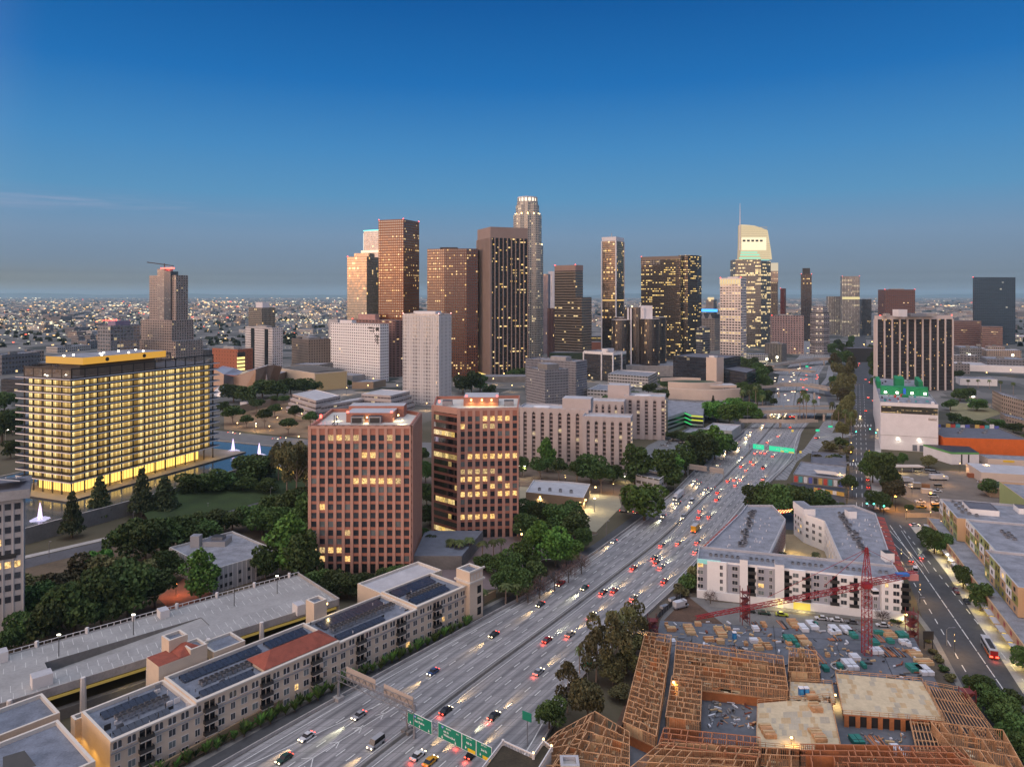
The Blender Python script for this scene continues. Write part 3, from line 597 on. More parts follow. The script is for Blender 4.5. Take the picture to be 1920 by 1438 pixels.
def road_mat():
 t=NT('freeway_concrete');p=t.pos()
 uv=t.n('ShaderNodeUVMap');sp=t.n('ShaderNodeSeparateXYZ');t.t.links.new(uv.outputs[0],sp.inputs[0])
 cb=t.n('ShaderNodeCombineXYZ');t.set(cb,0,t.ma('MULTIPLY',sp.outputs[0],1.));t.set(cb,1,t.ma('MULTIPLY',sp.outputs[1],.03))
 st=t.noise(.9,cb.outputs[0],4,.65);n1=t.noise(.05,p,4);n2=t.noise(1.8,p,2)
 cb3=t.n('ShaderNodeCombineXYZ');t.set(cb3,0,t.ma('FLOOR',t.ma('DIVIDE',sp.outputs[0],3.6)));t.set(cb3,1,t.ma('FLOOR',t.ma('DIVIDE',sp.outputs[1],4.6)))
 wnz=t.n('ShaderNodeTexWhiteNoise',noise_dimensions='2D');t.t.links.new(cb3.outputs[0],wnz.inputs[0])
 f=t.ma('ADD',t.ma('ADD',t.ma('MULTIPLY',st,.75),t.ma('MULTIPLY',n1,.3)),t.ma('ADD',t.ma('MULTIPLY',n2,.12),t.ma('MULTIPLY',wnz.outputs[0],.07)))
 f=t.ma('MULTIPLY',t.ma('SUBTRACT',f,.38),2.4,clamp=True)
 c=t.mix(f,(.13,.128,.13),(.38,.37,.37))
 j=t.ma('LESS_THAN',t.ma('FRACT',t.ma('DIVIDE',sp.outputs[1],4.6)),.03);j2=t.ma('LESS_THAN',t.ma('FRACT',t.ma('DIVIDE',sp.outputs[0],3.6)),.03)
 c=t.mix(t.ma('MULTIPLY',t.ma('MAXIMUM',j,j2),.6),c,(.04,.04,.04))
 tr=t.ma('ABSOLUTE',t.ma('SUBTRACT',t.ma('FRACT',t.ma('DIVIDE',sp.outputs[0],3.6)),.5));tr=t.ma('SUBTRACT',1.,t.ma('MULTIPLY',tr,3.2),clamp=True)
 c=t.mix(t.ma('MULTIPLY',tr,.55),c,(.075,.075,.08))
 t.bsdf(Base_Color=c,Roughness=.62,Specular_IOR_Level=.35);return t.m
m_road=road_mat();m_paint=P('road_paint',(.62,.62,.60),.7,.25,.5,2)
def fway(name,A,B,Y0,Y1,z,m,step=12,off=None):
 bb=MB();Y=Y0
 while Y<Y1:
  y2=min(Y+step,Y1);q=[(smooth(A,Y),Y),(smooth(B,Y),Y),(smooth(B,y2),y2),(smooth(A,y2),y2)]
  def cu(p):
   k=smooth(Mw,p[1]);tg=tang(p[1]);return(p[0]-k)*tg.y
  def cv(p):return p[1]/.83
  bb.face([(*p,z)for p in q],m,[(cu(p)+100.8,cv(p))for p in q]);Y=y2
 return tag(bb.build(name),kind='structure')
fway('freeway',Lw,Rw,140,1880,.06,m_road)
def lane(bb,off,Y0,Y1,dash=None,wd=.16,pl=Mw,z=.12):
 Y=Y0
 while Y<Y1:
  s=dash[0]if dash else 8
  y2=min(Y+s*.8,Y1)
  t1,t2=tang(Y),tang(y2)
  a=Vector((smooth(pl,Y),Y))+Vector((t1.y,-t1.x))*off;c=Vector((smooth(pl,y2),y2))+Vector((t2.y,-t2.x))*off
  n_=Vector((t1.y,-t1.x))*wd
  if smooth(Lw,a.y)+1<a.x<smooth(Rw,a.y)-1:
   bb.face([(*(a-n_),z),(*(a+n_),z),(*(c+n_),z),(*(c-n_),z)],m_paint)
  Y=y2 if not dash else Y+sum(dash)*.8
bb=MB()
for k in(-1,1):
 lane(bb,k*1.9,140,1500,None,.12)
 for q_ in range(1,6):lane(bb,k*(1.9+3.6*q_),140,760,(3.6,7.5),.15)
 for q_ in range(1,5):lane(bb,k*(1.9+3.6*q_),760,1300,(5,9),.25)
for pl,o_ in((Lw,2.6),(Rw,-2.6)):
 Y=140
 while Y<690:
  t1,t2=tang(Y,pl),tang(Y+7,pl);a=Vector((smooth(pl,Y)+o_/t1.y,Y));c=Vector((smooth(pl,Y+7)+o_/t2.y,Y+7));bb.face([(a.x-.15,a.y,.12),(a.x+.2,a.y,.12),(c.x+.2,c.y,.12),(c.x-.15,c.y,.12)],m_paint);Y+=7
g0=[G(458,1438,.1),G(597,1346,.1),G(716,1308,.1)]
def line(bb,a,b_,wd=.15,z=.13,m=None):
 a=Vector(a[:2]);b_=Vector(b_[:2]);e=(b_-a).normalized();n_=Vector((-e.y,e.x))*wd
 bb.face([(*(a-n_),z),(*(b_-n_),z),(*(b_+n_),z),(*(a+n_),z)],m or m_paint)
for A_,B_ in(((440,1446),(716,1318)),((545,1446),(752,1318)),((565,1422),(587,1420)),((587,1420),(583,1438)),((618,1393),(636,1390)),((636,1390),(630,1402)),((660,1366),(679,1362)),((679,1362),(673,1374)),((704,1341),(720,1336)),((720,1336),(714,1348))):
 line(bb,G(*A_,.1),G(*B_,.1),.14)
tag(bb.build('lane_markings'),kind='structure')
bb=MB();Y=140
while Y<1500:
 y2=Y+12;a=Vector((smooth(Mw,Y),Y));c=Vector((smooth(Mw,y2),y2));t1=tang(Y);t2=tang(y2);n1=Vector((t1.y,-t1.x));n2=Vector((t2.y,-t2.x))
 for w0,w1,z0_,z1 in((.35,.16,0.07,.9),):
  bb.face([(*(a+n1*w0),z0_),(*(c+n2*w0),z0_),(*(c+n2*w1),z1),(*(a+n1*w1),z1)],m_concd)
  bb.face([(*(c-n2*w0),z0_),(*(a-n1*w0),z0_),(*(a-n1*w1),z1),(*(c-n2*w1),z1)],m_concd)
  bb.face([(*(a+n1*w1),z1),(*(c+n2*w1),z1),(*(c-n2*w1),z1),(*(a-n1*w1),z1)],m_concd)
 Y=y2
tag(bb.build('median_barrier'),'low concrete median barrier running down the middle of the freeway','barrier')
def edge_wall(name,label,pl,off,Y0,Y1,h,m,th=.35):
 bb=MB();Y=Y0
 while Y<Y1:
  y2=min(Y+10,Y1);t1=tang(Y,pl);t2=tang(y2,pl);n1=Vector((t1.y,-t1.x));n2=Vector((t2.y,-t2.x));a=Vector((smooth(pl,Y),Y))+n1*off;c=Vector((smooth(pl,y2),y2))+n2*off
  A2=a+n1*th;C2=c+n2*th
  bb.face([(*A2,0),(*C2,0),(*C2,h),(*A2,h)],m);bb.face([(*c,0),(*a,0),(*a,h),(*c,h)],m);bb.face([(*A2,h),(*C2,h),(*c,h),(*a,h)],m);Y=y2
 return tag(bb.build(name),label,'wall')
edge_wall('barrier_wall','low concrete barrier wall along the left edge of the freeway',Lw,-.6,140,690,1.0,m_conc)
edge_wall('barrier_wall','low concrete barrier wall along the right edge of the freeway',Rw,.2,160,530,1.0,m_conc)
edge_wall('sound_wall','ochre sound wall between the palm hedge of the beige apartments and the freeway',Lw,-9.5,150,283,3.0,P('ochre_wall',(.30,.21,.12),.9,.12),.5)
strip('shoulder',[(lin(Lw,Y)-7,Y)for Y in range(145,420,12)],[(lin(Lw,Y)-.6,Y)for Y in range(145,420,12)],.05,m_asph)
strip('verge',[(lin(Lw,Y)-9.4,Y)for Y in range(145,300,12)],[(lin(Lw,Y)-7,Y)for Y in range(145,300,12)],.07,m_concd)
m_ramp=P('ramp_asphalt',(.085,.085,.095),.8,.25,.1,.8)
strip('exit_ramp',[G(1452,900),G(1480,862),G(1508,842),G(1530,812),G(1545,790),G(1552,772)],[G(1475,900),G(1494,866),G(1526,842),G(1560,812),G(1573,790),G(1590,768)],.09,m_road)
strip('slip_road',[G(1510,850),G(1530,826),G(1558,812),G(1598,811)],[G(1530,850),G(1545,832),G(1570,822),G(1602,819)],.12,m_road)
strip('slip_road',[G(1375,830),G(1376,815),G(1379,800),G(1374,786),G(1360,770),G(1345,760)],[G(1389,826),G(1396,812),G(1396,796),G(1386,783),G(1372,766),G(1358,757)],.09,m_ramp)
strip('street',[G(1588,1010),G(1588,960),G(1592,900),G(1591,850),G(1592,800),G(1594,750),G(1597,700),G(1600,640),G(1600,600)],[G(1672,1010),G(1650,960),G(1638,900),G(1644,850),G(1643,800),G(1640,750),G(1634,700),G(1624,640),G(1615,600)],.05,m_asph)
strip('street',[(G(1632,985)),G(1700,1080),G(1745,1200),G(1800,1320),(112,160)],[G(1705,985),G(1775,1075),G(1848,1190),G(1918,1300),(150,160)],.08,m_asph)
strip('street',[G(1588,1000),G(1700,1008),G(1925,1020)],[G(1588,958),G(1700,962),G(1925,978)],.11,m_asph)
strip('street',[G(1255,1150),G(1500,1166),G(1720,1196)],[G(1270,1122),G(1500,1147),G(1720,1170)],.06,P('brown_lane',(.13,.11,.09),.9,.2))
strip('pavement',[G(1705,985),G(1775,1075),G(1848,1190),G(1918,1300),(150,160)],[G(1726,985),G(1800,1075),G(1880,1190),G(1975,1300),(165,160)],.15,m_conc)
strip('pavement',[G(1712,1150),G(1748,1200),G(1800,1300),(100,160)],[G(1722,1150),G(1756,1196),G(1812,1300),(106,160)],.15,m_concd)
strip('pavement',[G(1330,1138),G(1500,1149),G(1705,1172)],[G(1330,1128),G(1500,1140),G(1705,1160)],.15,m_concd)
strip('pavement',[G(1640,955),G(1632,900),G(1640,850),G(1641,800),G(1640,740)],[G(1668,955),G(1650,900),G(1652,850),G(1652,800),G(1650,740)],.13,m_conc)
bb=MB()
def dashes(A,B,n,wd=.14,duty=.45):
 A=Vector(A);B=Vector(B)
 for i in range(n):line(bb,A+(B-A)*(i/n),A+(B-A)*((i+duty)/n),wd,.16)
for f in(.25,.5,.75):
 a=Vector(G(1632,985)).lerp(Vector(G(1705,985)),f);b_=Vector((112,160)).lerp(Vector((150,160)),f);dashes(a,b_,26,.16,.5 if f!=.5 else.9)
line(bb,G(1655,1000),G(1724,1065),.12,.17);line(bb,G(1668,995),G(1730,1062),.12,.17);line(bb,G(1690,995),G(1742,1075),.1,.17)
for px in(1602,1613,1625):dashes(G(px+4,950),G(px+(1610-px)*.4,720),30,.14)
for k in range(9):line(bb,G(1594+k*5,868),G(1594+k*5,873),.3,.17)
for k in range(7):line(bb,G(1597+k*6,796),G(1597+k*6,800),.4,.17)
tag(bb.build('street_markings'),kind='structure')
m_br=P('bridge_concrete',(.42,.35,.29),.8,.15,.1,.8)
def bridge(name,label,pts,wd,z,th=1.4,piers=(),m=m_br):
 r=T(name,label,'overpass',(pts[0][0],pts[0][1],0));o=Vector(pts[0]);bb=MB();rail=MB()
 P2=[Vector(p)-o for p in pts]
 for i in range(len(P2)-1):
  a,c=P2[i],P2[i+1];e=(c-a).normalized();n_=Vector((-e.y,e.x))
  q=[a-n_*wd/2,c-n_*wd/2,c+n_*wd/2,a+n_*wd/2]
  bb.prism([tuple(v)for v in q],z-th,z,m,m_concd,bottom=True)
  for s_ in(-1,1):
   q=[a+n_*(s_*(wd/2)),c+n_*(s_*wd/2),c+n_*(s_*(wd/2-.4)),a+n_*(s_*(wd/2-.4))]
   rail.prism([tuple(v)for v in q],z+.002,z+1.1,m)
 bb.build('deck',r);rail.build('parapet',r)
 for p in piers:
  q=MB();v=Vector(p)-o;q.prism(circ(v.x,v.y,1.1,10),0,z-th,m);q.build('pier',r)
 return r
bridge('overpass','nearest thin curved ramp bridge over the freeway below the wide palm lined overpass',[G(1388,790,6),G(1440,790,6),G(1490,791,6),G(1530,789,6)],6,6.5,1.2,[G(1463,801)])
bridge('overpass','wide sandy concrete overpass with tall palms in front of it',[G(1395,770,8),G(1480,768,8),G(1572,768,8)],26,9,2.2,[G(1440,790),G(1493,792),G(1545,790)])
bridge('overpass','grey curved overpass in the middle of the freeway canyon with a green sign',[G(1420,726,8),G(1465,722,8),G(1510,722,8),G(1560,731,8)],13,9,2,[G(1460,745),G(1527,748)])
bridge('overpass','thin far ramp bridge crossing beneath the long pale curved overpass',[G(1440,692,8),G(1500,694,8),G(1525,697,8)],9,8,1.6,[G(1480,700)])
bridge('overpass','long pale curved overpass farthest up the freeway canyon',[G(1444,686,9),G(1480,680,9),G(1530,674,9),G(1580,673,9)],14,10,2.6,[G(1500,690),G(1545,685)])
strip('ramp',[G(1541,722),G(1549,745),G(1556,765)],[G(1553,722),G(1560,745),G(1570,765)],.12,m_ramp)
strip('ramp',[G(1548,722),G(1562,708),G(1563,686)],[G(1538,722),G(1549,708),G(1553,686)],.13,m_road)
strip('ramp',[G(1443,697),G(1462,702),G(1468,718)],[G(1448,692),G(1472,698),G(1476,718)],.13,m_road)
strip('ramp',[G(1458,730),G(1458,760)],[G(1464,730),G(1465,760)],.13,m_road)
m_green=P('sign_green',(.005,.20,.12),.5,.05,.5,2)
m_wp=P('sign_white',(.8,.8,.8),.5,.03);m_yel=P('sign_yellow',(.75,.5,.02),.5,.03)
m_grn_far=E('sign_green_lit',(.0,.85,.42),.75)
def text(s,size,loc,rot,parent,m,name='lettering',al='CENTER'):
 cu=bpy.data.curves.new(name,'FONT');cu.body=s;cu.size=size;cu.align_x=al;cu.align_y='CENTER';cu.extrude=.01;cu.offset=size*.02
 cu.materials.append(m);tmp=bpy.data.objects.new('tmp_text',cu);C.objects.link(tmp);bpy.context.view_layer.update();me=bpy.data.meshes.new_from_object(tmp.evaluated_get(bpy.context.evaluated_depsgraph_get()));bpy.data.objects.remove(tmp);o=bpy.data.objects.new(name,me);C.objects.link(o);o.parent=parent;o.location=loc;o.rotation_euler=rot;return o
def truss(bb,a,b_,s=1.1,n=16,m=m_metal):
 a=Vector(a);b_=Vector(b_);e=(b_-a).normalized();sd=Vector((-e.y,e.x,0))*s/2;up=Vector((0,0,s))
 for o_ in(sd,-sd):
  for u_ in(Vector(),up):bb.bar(a+o_+u_,b_+o_+u_,.09,m)
  for i in range(n):p=a.lerp(b_,i/n)+o_;q=a.lerp(b_,(i+1)/n)+o_;bb.bar(p+(up if i%2 else Vector()),q+(Vector()if i%2 else up),.06,m)
RX=(math.pi/2,0,0)
gA=Vector((-51.4,215.7));gd=Vector((.8,-.6));ang=math.atan2(-.6,.8)
r=T('sign_gantry','steel truss gantry with two pale sign backs over the left lanes, nearest the viewer','gantry',(*gA,0),ang)
q=MB();truss(q,(0,0,6.4),(31.4,0,7.2),2.0,22);q.build('truss',r)
q=MB();q.tube([(0,0,0),(0,0,8.6)],[.45,.35],m_metal);q.build('column',r)
q=MB();q.tube([(31.2,0,0),(31.2,0,9.4)],[.4,.3],m_metal);q.build('column',r)
q=MB();q.box(-1.2,-1.2,0,1.2,1.2,1.1,m_conc);q.build('footing',r)
m_sb=P('sign_back',(.42,.36,.31),.6,.12)
for x0,x1 in((2,14.5),(18,29.5)):q=MB();q.box(x0,1.2,6.6,x1,1.3,10.1,m_sb);q.build('sign_back',r)
gB=Vector((XP(760,199),199));r=T('sign_gantry','gantry with two large green direction signs over the right lanes, nearest the viewer','gantry',(*gB,0),ang)
q=MB();truss(q,(-1.8,.7,3.7),(36,.7,4.6),1.6,26);q.build('truss',r)
for x in(0,34):q=MB();q.tube([(x,.7,0),(x,.7,6.3)],.3,m_metal);q.build('column',r)
q=MB();q.box(-1.4,-.3,0,1.4,1.8,.9,m_concd);q.build('footing',r)
def board(x0,x1,z0_,z1):
 q=MB();q.box(x0-.12,-.22,z0_-.12,x1+.12,-.1,z1+.12,m_wp,bottom=True);q.box(x0,-.26,z0_,x1,-.225,z1,m_green,bottom=True);return q.build('sign_board',r)
b1=board(1.2,10.0,3.6,6.9)
text('SOUTH',.62,(5.9,-.28,6.3),RX,b1,m_wp);text('San Pedro',.85,(5.6,-.28,5.2),RX,b1,m_wp)
def shield(x,z,par):
 q=MB();q.face([(x-.4,-.275,z+.4),(x-.4,-.275,z-.1),(x,-.275,z-.5),(x+.4,-.275,z-.1),(x+.4,-.275,z+.4)],P('shield_blue',(.05,.12,.45),.5,.02));q.build('route_shield',par)
shield(3.9,6.3,b1);text('110',.42,(3.9,-.29,6.3),RX,b1,m_wp)
def arrow(x,z,par):
 q=MB();q.face([(x-.09,-.28,z+.4),(x-.09,-.28,z),(x+.09,-.28,z),(x+.09,-.28,z+.4)],m_wp);q.face([(x-.32,-.28,z+.05),(x,-.28,z-.35),(x+.32,-.28,z+.05)],m_wp);q.build('arrow',par)
for x in(2.2,5.6,9.0):arrow(x,4.15,b1)
b2=board(12.4,20.4,3.9,7.6)
shield(13.9,7.0,b2);text('110',.4,(13.9,-.29,7.0),RX,b2,m_wp);text('SOUTH',.5,(16.0,-.28,7.05),RX,b2,m_wp);text('6th St',.75,(15.2,-.28,6.1),RX,b2,m_wp);text('Wilshire Blvd',.72,(16.3,-.28,5.2),RX,b2,m_wp);text('22 A',.42,(19.1,-.28,6.9),RX,b2,m_wp)
for x in(13.8,18.4):arrow(x,4.4,b2)
b3=board(20.7,25.2,3.9,7.6);text('EXIT 22 B',.4,(23,-.28,7.2),RX,b3,m_wp);text('4th St',.78,(23,-.28,6.0),RX,b3,m_wp);arrow(21.9,4.7,b3)
q=MB();q.box(22.6,-.29,3.95,25.1,-.262,4.8,m_yel);q.build('yellow_panel',b3)
b4=board(25.5,30.2,3.9,7.6);text('EXIT 22 C',.4,(27.9,-.28,7.2),RX,b4,m_wp);text('3rd St',.78,(27.9,-.28,6.0),RX,b4,m_wp);arrow(26.7,4.7,b4)
q=MB();q.box(27.5,-.29,3.95,30.1,-.262,4.8,m_yel);q.build('yellow_panel',b4)
p0=G(1290,895);p1=G(1357,905)
r=T('sign_gantry','gantry with two pale sign backs over the left lanes in the middle of the freeway','gantry',(*p0,0));dx,dy=p1[0]-p0[0],p1[1]-p0[1]
q=MB();truss(q,(0,0,6),(dx,dy,6),1.5,12);q.build('truss',r)
for a in(0,1):q=MB();q.tube([(dx*a,dy*a,0),(dx*a,dy*a,7.6)],.3,m_metal);q.build('column',r)
for a,c in((.02,.52),(.6,.98)):q=MB();q.bar((dx*a,dy*a-.9,7.6),(dx*c,dy*c-.9,7.6),.1,m_sb);q.prism([(dx*a,dy*a-1),(dx*c,dy*c-1),(dx*c,dy*c-.8),(dx*a,dy*a-.8)],5.7,9.2,m_sb);q.build('sign_back',r)
p0=G(1405,850);p1=G(1493,861)
r=T('sign_gantry','gantry with bright green lit direction signs across the right lanes in the distance','gantry',(*p0,0));dx,dy=p1[0]-p0[0],p1[1]-p0[1]
q=MB();truss(q,(0,0,5),(dx,dy,5),1.5,14);q.build('truss',r)
for a in(0,1):q=MB();q.tube([(dx*a,dy*a,0),(dx*a,dy*a,6.6)],.3,m_metal);q.build('column',r)
m_ylit=E('sign_yellow_lit',(1,.7,.1),.6)
for a,c in((.07,.31),(.42,.95)):
 q=MB();q.prism([(dx*a,dy*a-1.2),(dx*c,dy*c-1.2),(dx*c,dy*c-1),(dx*a,dy*a-1)],4.2,7.8,m_grn_far);o=q.build('sign_board',r)
 if a>.4:
  for e0,e1 in((.66,.73),(.83,.94)):q=MB();q.prism([(dx*e0,dy*e0-1.3),(dx*e1,dy*e1-1.3),(dx*e1,dy*e1-1.22),(dx*e0,dy*e0-1.22)],4.3,5.2,m_ylit);q.build('yellow_panel',o)
 rz_=math.atan2(dy,dx);mx_=(a+c)/2
 text('SOUTH',.7,(dx*mx_,dy*mx_-1.35,7.1),(math.pi/2,0,rz_),o,m_wp);text('San Pedro' if a<.4 else '6th St    4th St   3rd St',.9,(dx*mx_,dy*mx_-1.35,6.0),(math.pi/2,0,rz_),o,m_wp)
def smallsign(label,px,py,wpx,hpx,z,m,name='road_sign'):
 x,y=G(px,py);r=T(name,label,'road sign',(x,y,0));ww,hh=wpx*y/F,hpx*y/F
 q=MB();q.tube([(0,.2,0),(0,.2,z)],.12,m_metal,6);q.build('post',r);q=MB();q.box(-ww/2,-.1,z,ww/2,.1,z+hh,m,bottom=True);q.build('panel',r);return r
smallsign('green sign hung on the wide palm lined overpass',1552,774,12,5,4,m_grn_far)
smallsign('small green sign on the grey curved overpass',1495,731,13,4,6,m_grn_far)
smallsign('tiny green sign on the left of the farthest ramp bridge',1513,697,5,3,7,m_grn_far)
smallsign('rightmost tiny green sign at the farthest overpass',1563,681,6,3,3,m_grn_far)
smallsign('green street sign beside the exit ramp',1557,812,8,3,5,m_grn_far)
smallsign('small green and yellow sign at the exit ramp fork',1533,820,7,4,5,m_grn_far)
smallsign('amber diamond sign beside the distant green gantry',1501,857,4,4,3,m_ylit)
smallsign('amber warning sign on the freeway median past the green gantry',1486,814,4,4,2,m_ylit)
r=smallsign('green sign seen edge on behind the brown eucalyptus trees',1102,1287,15,9,6,m_green)
r=smallsign('green sign behind the roof terrace at the bottom centre',988,1400,20,16,7,m_green);r.rotation_euler=(0,0,-.6)
# ---- windows as parts
m_glass=P('window_glass',(.035,.04,.05),.12,.3,.3,1,0,.8);m_glass2=P('window_glass_pale',(.16,.19,.19),.2,.3,.3,1,0,.7)
m_frame=P('window_frame',(.66,.63,.60),.6,.05);m_lit=EL('window_lit_amber',(1,.5,.11),1.25);m_lit2=EL('window_lit_cream',(1,.62,.26),.7)
WC={}
def winmesh(w_,h_,kind,fr=True,mull=1):
 k=(round(w_,2),round(h_,2),kind,fr,mull)
 if k in WC:return WC[k]
 g={'d':m_glass,'p':m_glass2,'l':m_lit,'c':m_lit2}[kind];bb=MB();t=.09
 bb.face([(-w_/2,-.04,0),(w_/2,-.04,0),(w_/2,-.04,h_),(-w_/2,-.04,h_)],g)
 if fr:
  for x0,z0_,x1,z1 in[(-w_/2-t,-t,w_/2+t,0),(-w_/2-t,h_,w_/2+t,h_+t),(-w_/2-t,0,-w_/2,h_),(w_/2,0,w_/2+t,h_)]+[(-w_/2+w_*(i+1)/(mull+1)-.04,0,-w_/2+w_*(i+1)/(mull+1)+.04,h_)for i in range(mull)]:
   bb.box(x0,-.1,z0_,x1,0.02,z1,m_frame,bottom=True)
 if kind in 'lc' or not fr:pass
 WC[k]=bb.mesh('window');return WC[k]
def put(root,me,name,p0,p1,u,z,off=.01):
 p0=Vector(p0);p1=Vector(p1);e=(p1-p0).normalized();n_=Vector((e.y,-e.x));q=p0+e*u+n_*off
 return link(name,me,root,(q.x,q.y,z),math.atan2(e.y,e.x))
def windows(root,p0,p1,us,zs,w_,h_,fr=True,lit=.05,rr=R,mull=1,pale=.3,cap=400):
 for z in zs:
  for u in us:
   x=rr.random();k='l' if x<lit else 'p' if x<lit+pale else 'd'
   put(root,winmesh(w_,h_,k,fr,mull),'window',p0,p1,u,z)
def pbuild(name,label,cat,poly,z0,z1,mat,mr=None,bw=4,fh=4,par=.9,t=.35,mp=None,wn_='wall'):
 o=Vector(poly[0]);lp=[(p[0]-o.x,p[1]-o.y)for p in poly]
 r=T(name,label,cat,(o.x,o.y,0));bb=MB();bb.prism(lp,z0,z1,mat,mr or m_roof,bw,fh,par=par,t=t,mp=mp);bb.build(wn_,r)
 return r,lp
def lampat(parent,loc,power,col=(1,.7,.35),rad=.3,name='lamp_light'):
 l=bpy.data.lights.new(name,'SPOT');l.energy=power;l.color=col;l.shadow_soft_size=min(rad,.3);l.spot_size=math.radians(158);l.spot_blend=.6
 o=bpy.data.objects.new(name,l);C.objects.link(o);o.parent=parent;o.location=loc;return o
def ac_mesh():
 bb=MB();bb.box(-.6,-.5,0,.6,.5,1.0,m_metal,m_dark);bb.prism(circ(0,0,.38,8),1.0,1.15,m_dark);return bb.mesh('roof_unit')
AC=ac_mesh()
def acs(root,pts,z,s=1.0):
 for x,y in pts:link('roof_unit',AC,root,(x,y,z),R.uniform(-.1,.1),s)
# ---- the two red-brown granite towers
m_red=P('rose_granite',(.50,.28,.21),.55,.10,.3,1.5);m_red2=P('rose_granite_band',(.40,.165,.11),.55,.10,.3,1.5)
def gridface(root,p0,p1,ztop,rows,n,dz,ww,wh,lit,zbase,name='pane',limit=200,rowoff=3.3,edge=.4):
 p0=Vector(p0);p1=Vector(p1);L=(p1-p0).length;e=(p1-p0)/L;nr=Vector((e.y,-e.x));pitch=L/n
 bb=MB()
 def slab(u0,u1,z0,z1,d0,d1,m):
  a=p0+e*u0;c=p0+e*u1
  bb.prism([tuple(a+nr*d1),tuple(c+nr*d1),tuple(c+nr*d0),tuple(a+nr*d0)],z0,z1,m,bottom=True)
 for i in range(n+1):
  hw=(pitch-ww)/2;u0=max(0,i*pitch-hw);u1=min(L,i*pitch+hw);slab(u0,u1,0,ztop,0,.75,m_red)
 bb.build('piers',root);bb=MB()
 zr=[ztop-rowoff-dz*k-wh/2 for k in range(rows)]
 prev=ztop-1.2
 for z in zr+[zbase]:
  slab(0,L,z+wh if z!=zbase else zbase,prev,0,.45,m_red2);prev=z
 slab(0,L,ztop-1.2,ztop,0,.78,m_red)
 bb.build('spandrels',root)
 rest=MB();cnt=0
 for r_ in range(rows):
  for c in range(n):
   k=lit.get((r_,c),'d' if R.random()>.13 else R.choice('ppppppppppc'));u=(c+.5)*pitch
   if cnt<limit:put(root,winmesh(ww,wh,k,False),'window',p0,p1,u,zr[r_],.1);cnt+=1
   else:
    a=p0+e*(u-ww/2)+nr*.12;b_=p0+e*(u+ww/2)+nr*.12
    rest.face([(*a,zr[r_]),(*b_,zr[r_]),(*b_,zr[r_]+wh),(*a,zr[r_]+wh)],{'d':m_glass,'p':m_glass2,'l':m_lit,'c':m_lit2}[k])
 if rest.f:tag(rest.build('windows',root),kind='stuff')
 return zr
poly=[(-87.2,314),(-43.6,314),(-44,348),(-57.6,362),(-89,359)]
r,lp=pbuild('granite_office','front left rose granite office tower with a square window grid, nearest the viewer','office tower',poly,0,62.2,m_black,P('lit_roof',(.55,.53,.48),.8,.1),par=1.6,t=.7,mp=m_red2)
lit={}
for rr_,cs,k in((0,(2,4,5,9),'c'),(0,(3,),'l'),(2,(6,7),'l'),(5,(5,6,7,8,9),'l'),(5,(10,),'c'),(8,(1,),'l'),(13,(0,1),'c'),(13,(2,3),'l'),(14,(1,4),'l'),(2,(10,),'c')):
 for c in cs:lit[(rr_,c)]=k
gridface(r,lp[0],lp[1],63.6,15,12,3.72,2.35,2.5,lit,4.2,limit=100,rowoff=5.2)
gridface(r,lp[1],lp[2],63.6,15,9,3.72,2.2,2.5,{},4.2,limit=0,rowoff=5.2)
q=MB();fins(q,lp[4],lp[0],0,63.6,9,1.4,.7,m_red);fins(q,lp[2],lp[3],0,63.6,4,1.4,.7,m_red);q.build('piers',r)
q=MB();q.box(12,16,62.2,33,36,66.5,m_red2,m_rooflt);q.build('penthouse',r)
q=MB();q.box(10,30,62.2,36,40,67.5,m_red2,m_rooflt);q.build('penthouse',r)
for x0 in(15,23):q=MB();q.box(x0,11.5,62.2,x0+5.5,15.5,65.6,m_metal,m_dark);q.box(x0+.6,11.3,62.8,x0+4.9,11.48,65,m_dark);q.build('cooling_unit',r)
for x,y,z in((21.8,14,64.5),(35,20,64.5),(7,20,63.5),(38,12,63.5)):q=MB();q.box(x-.3,y-.3,z,x+.3,y+.3,z+.6,m_warm);o=q.build('roof_lamp',r);lampat(o,(x,y-.8,z),700,(1,.85,.5))
for x,y,z in((1,14,66),(12.5,16.5,67.2),(32.5,16.5,67.2)):q=MB();q.box(x-.4,y-.4,z-1.5,x+.4,y+.4,z,m_redlamp);o=q.build('beacon_lamp',r)
q=MB();q.bar((8,10,62.2),(8,10,66.5),.15,m_dark);q.bar((9.5,10,62.2),(9,10,66.5),.15,m_dark);q.bar((7,10,62.2),(10,10,66),.15,m_dark);q.build('aerial',r)
x1,y1=XP(860,359),359
poly=[(XP(812.5,371),371),(x1,y1),(XP(972,362),362),(XP(975,406),406),(-42,402)]
r,lp=pbuild('granite_office','second rose granite office tower, behind and right, with many yellow lit windows','office tower',poly,0,62.4,m_black,P('lit_roof',(.55,.53,.48),.8,.1),par=1.6,t=.7,mp=m_red2)
lit={}
for rr_,cs,k in((0,(3,4,5,6),'l'),(1,(0,),'l'),(1,(3,4),'c'),(5,(1,2,3,4,5,6,7),'l'),(7,(0,1,2,3,4),'c'),(8,(0,1,2,3),'l'),(8,(5,),'l'),(9,(2,4,6),'l'),(10,(0,1,2,3),'l'),(10,(5,6,7),'l'),(13,(0,1,2,3,4),'l')):
 for c in cs:lit[(rr_,c)]=k
gridface(r,lp[1],lp[2],64,15,8,3.72,2.2,2.5,lit,4.2,limit=100,rowoff=5.2)
fa_rib=FA('facade_ribbon',(.30,.12,.08),(0,1,.3,.95),(.015,.012,.012),.35,(1,.62,.12),1.5,refl=.42,rough=.08,row=1.2)
q=MB();a,b_=Vector(lp[0]),Vector(lp[1]);e=(b_-a).normalized();n_=Vector((e.y,-e.x))*.5
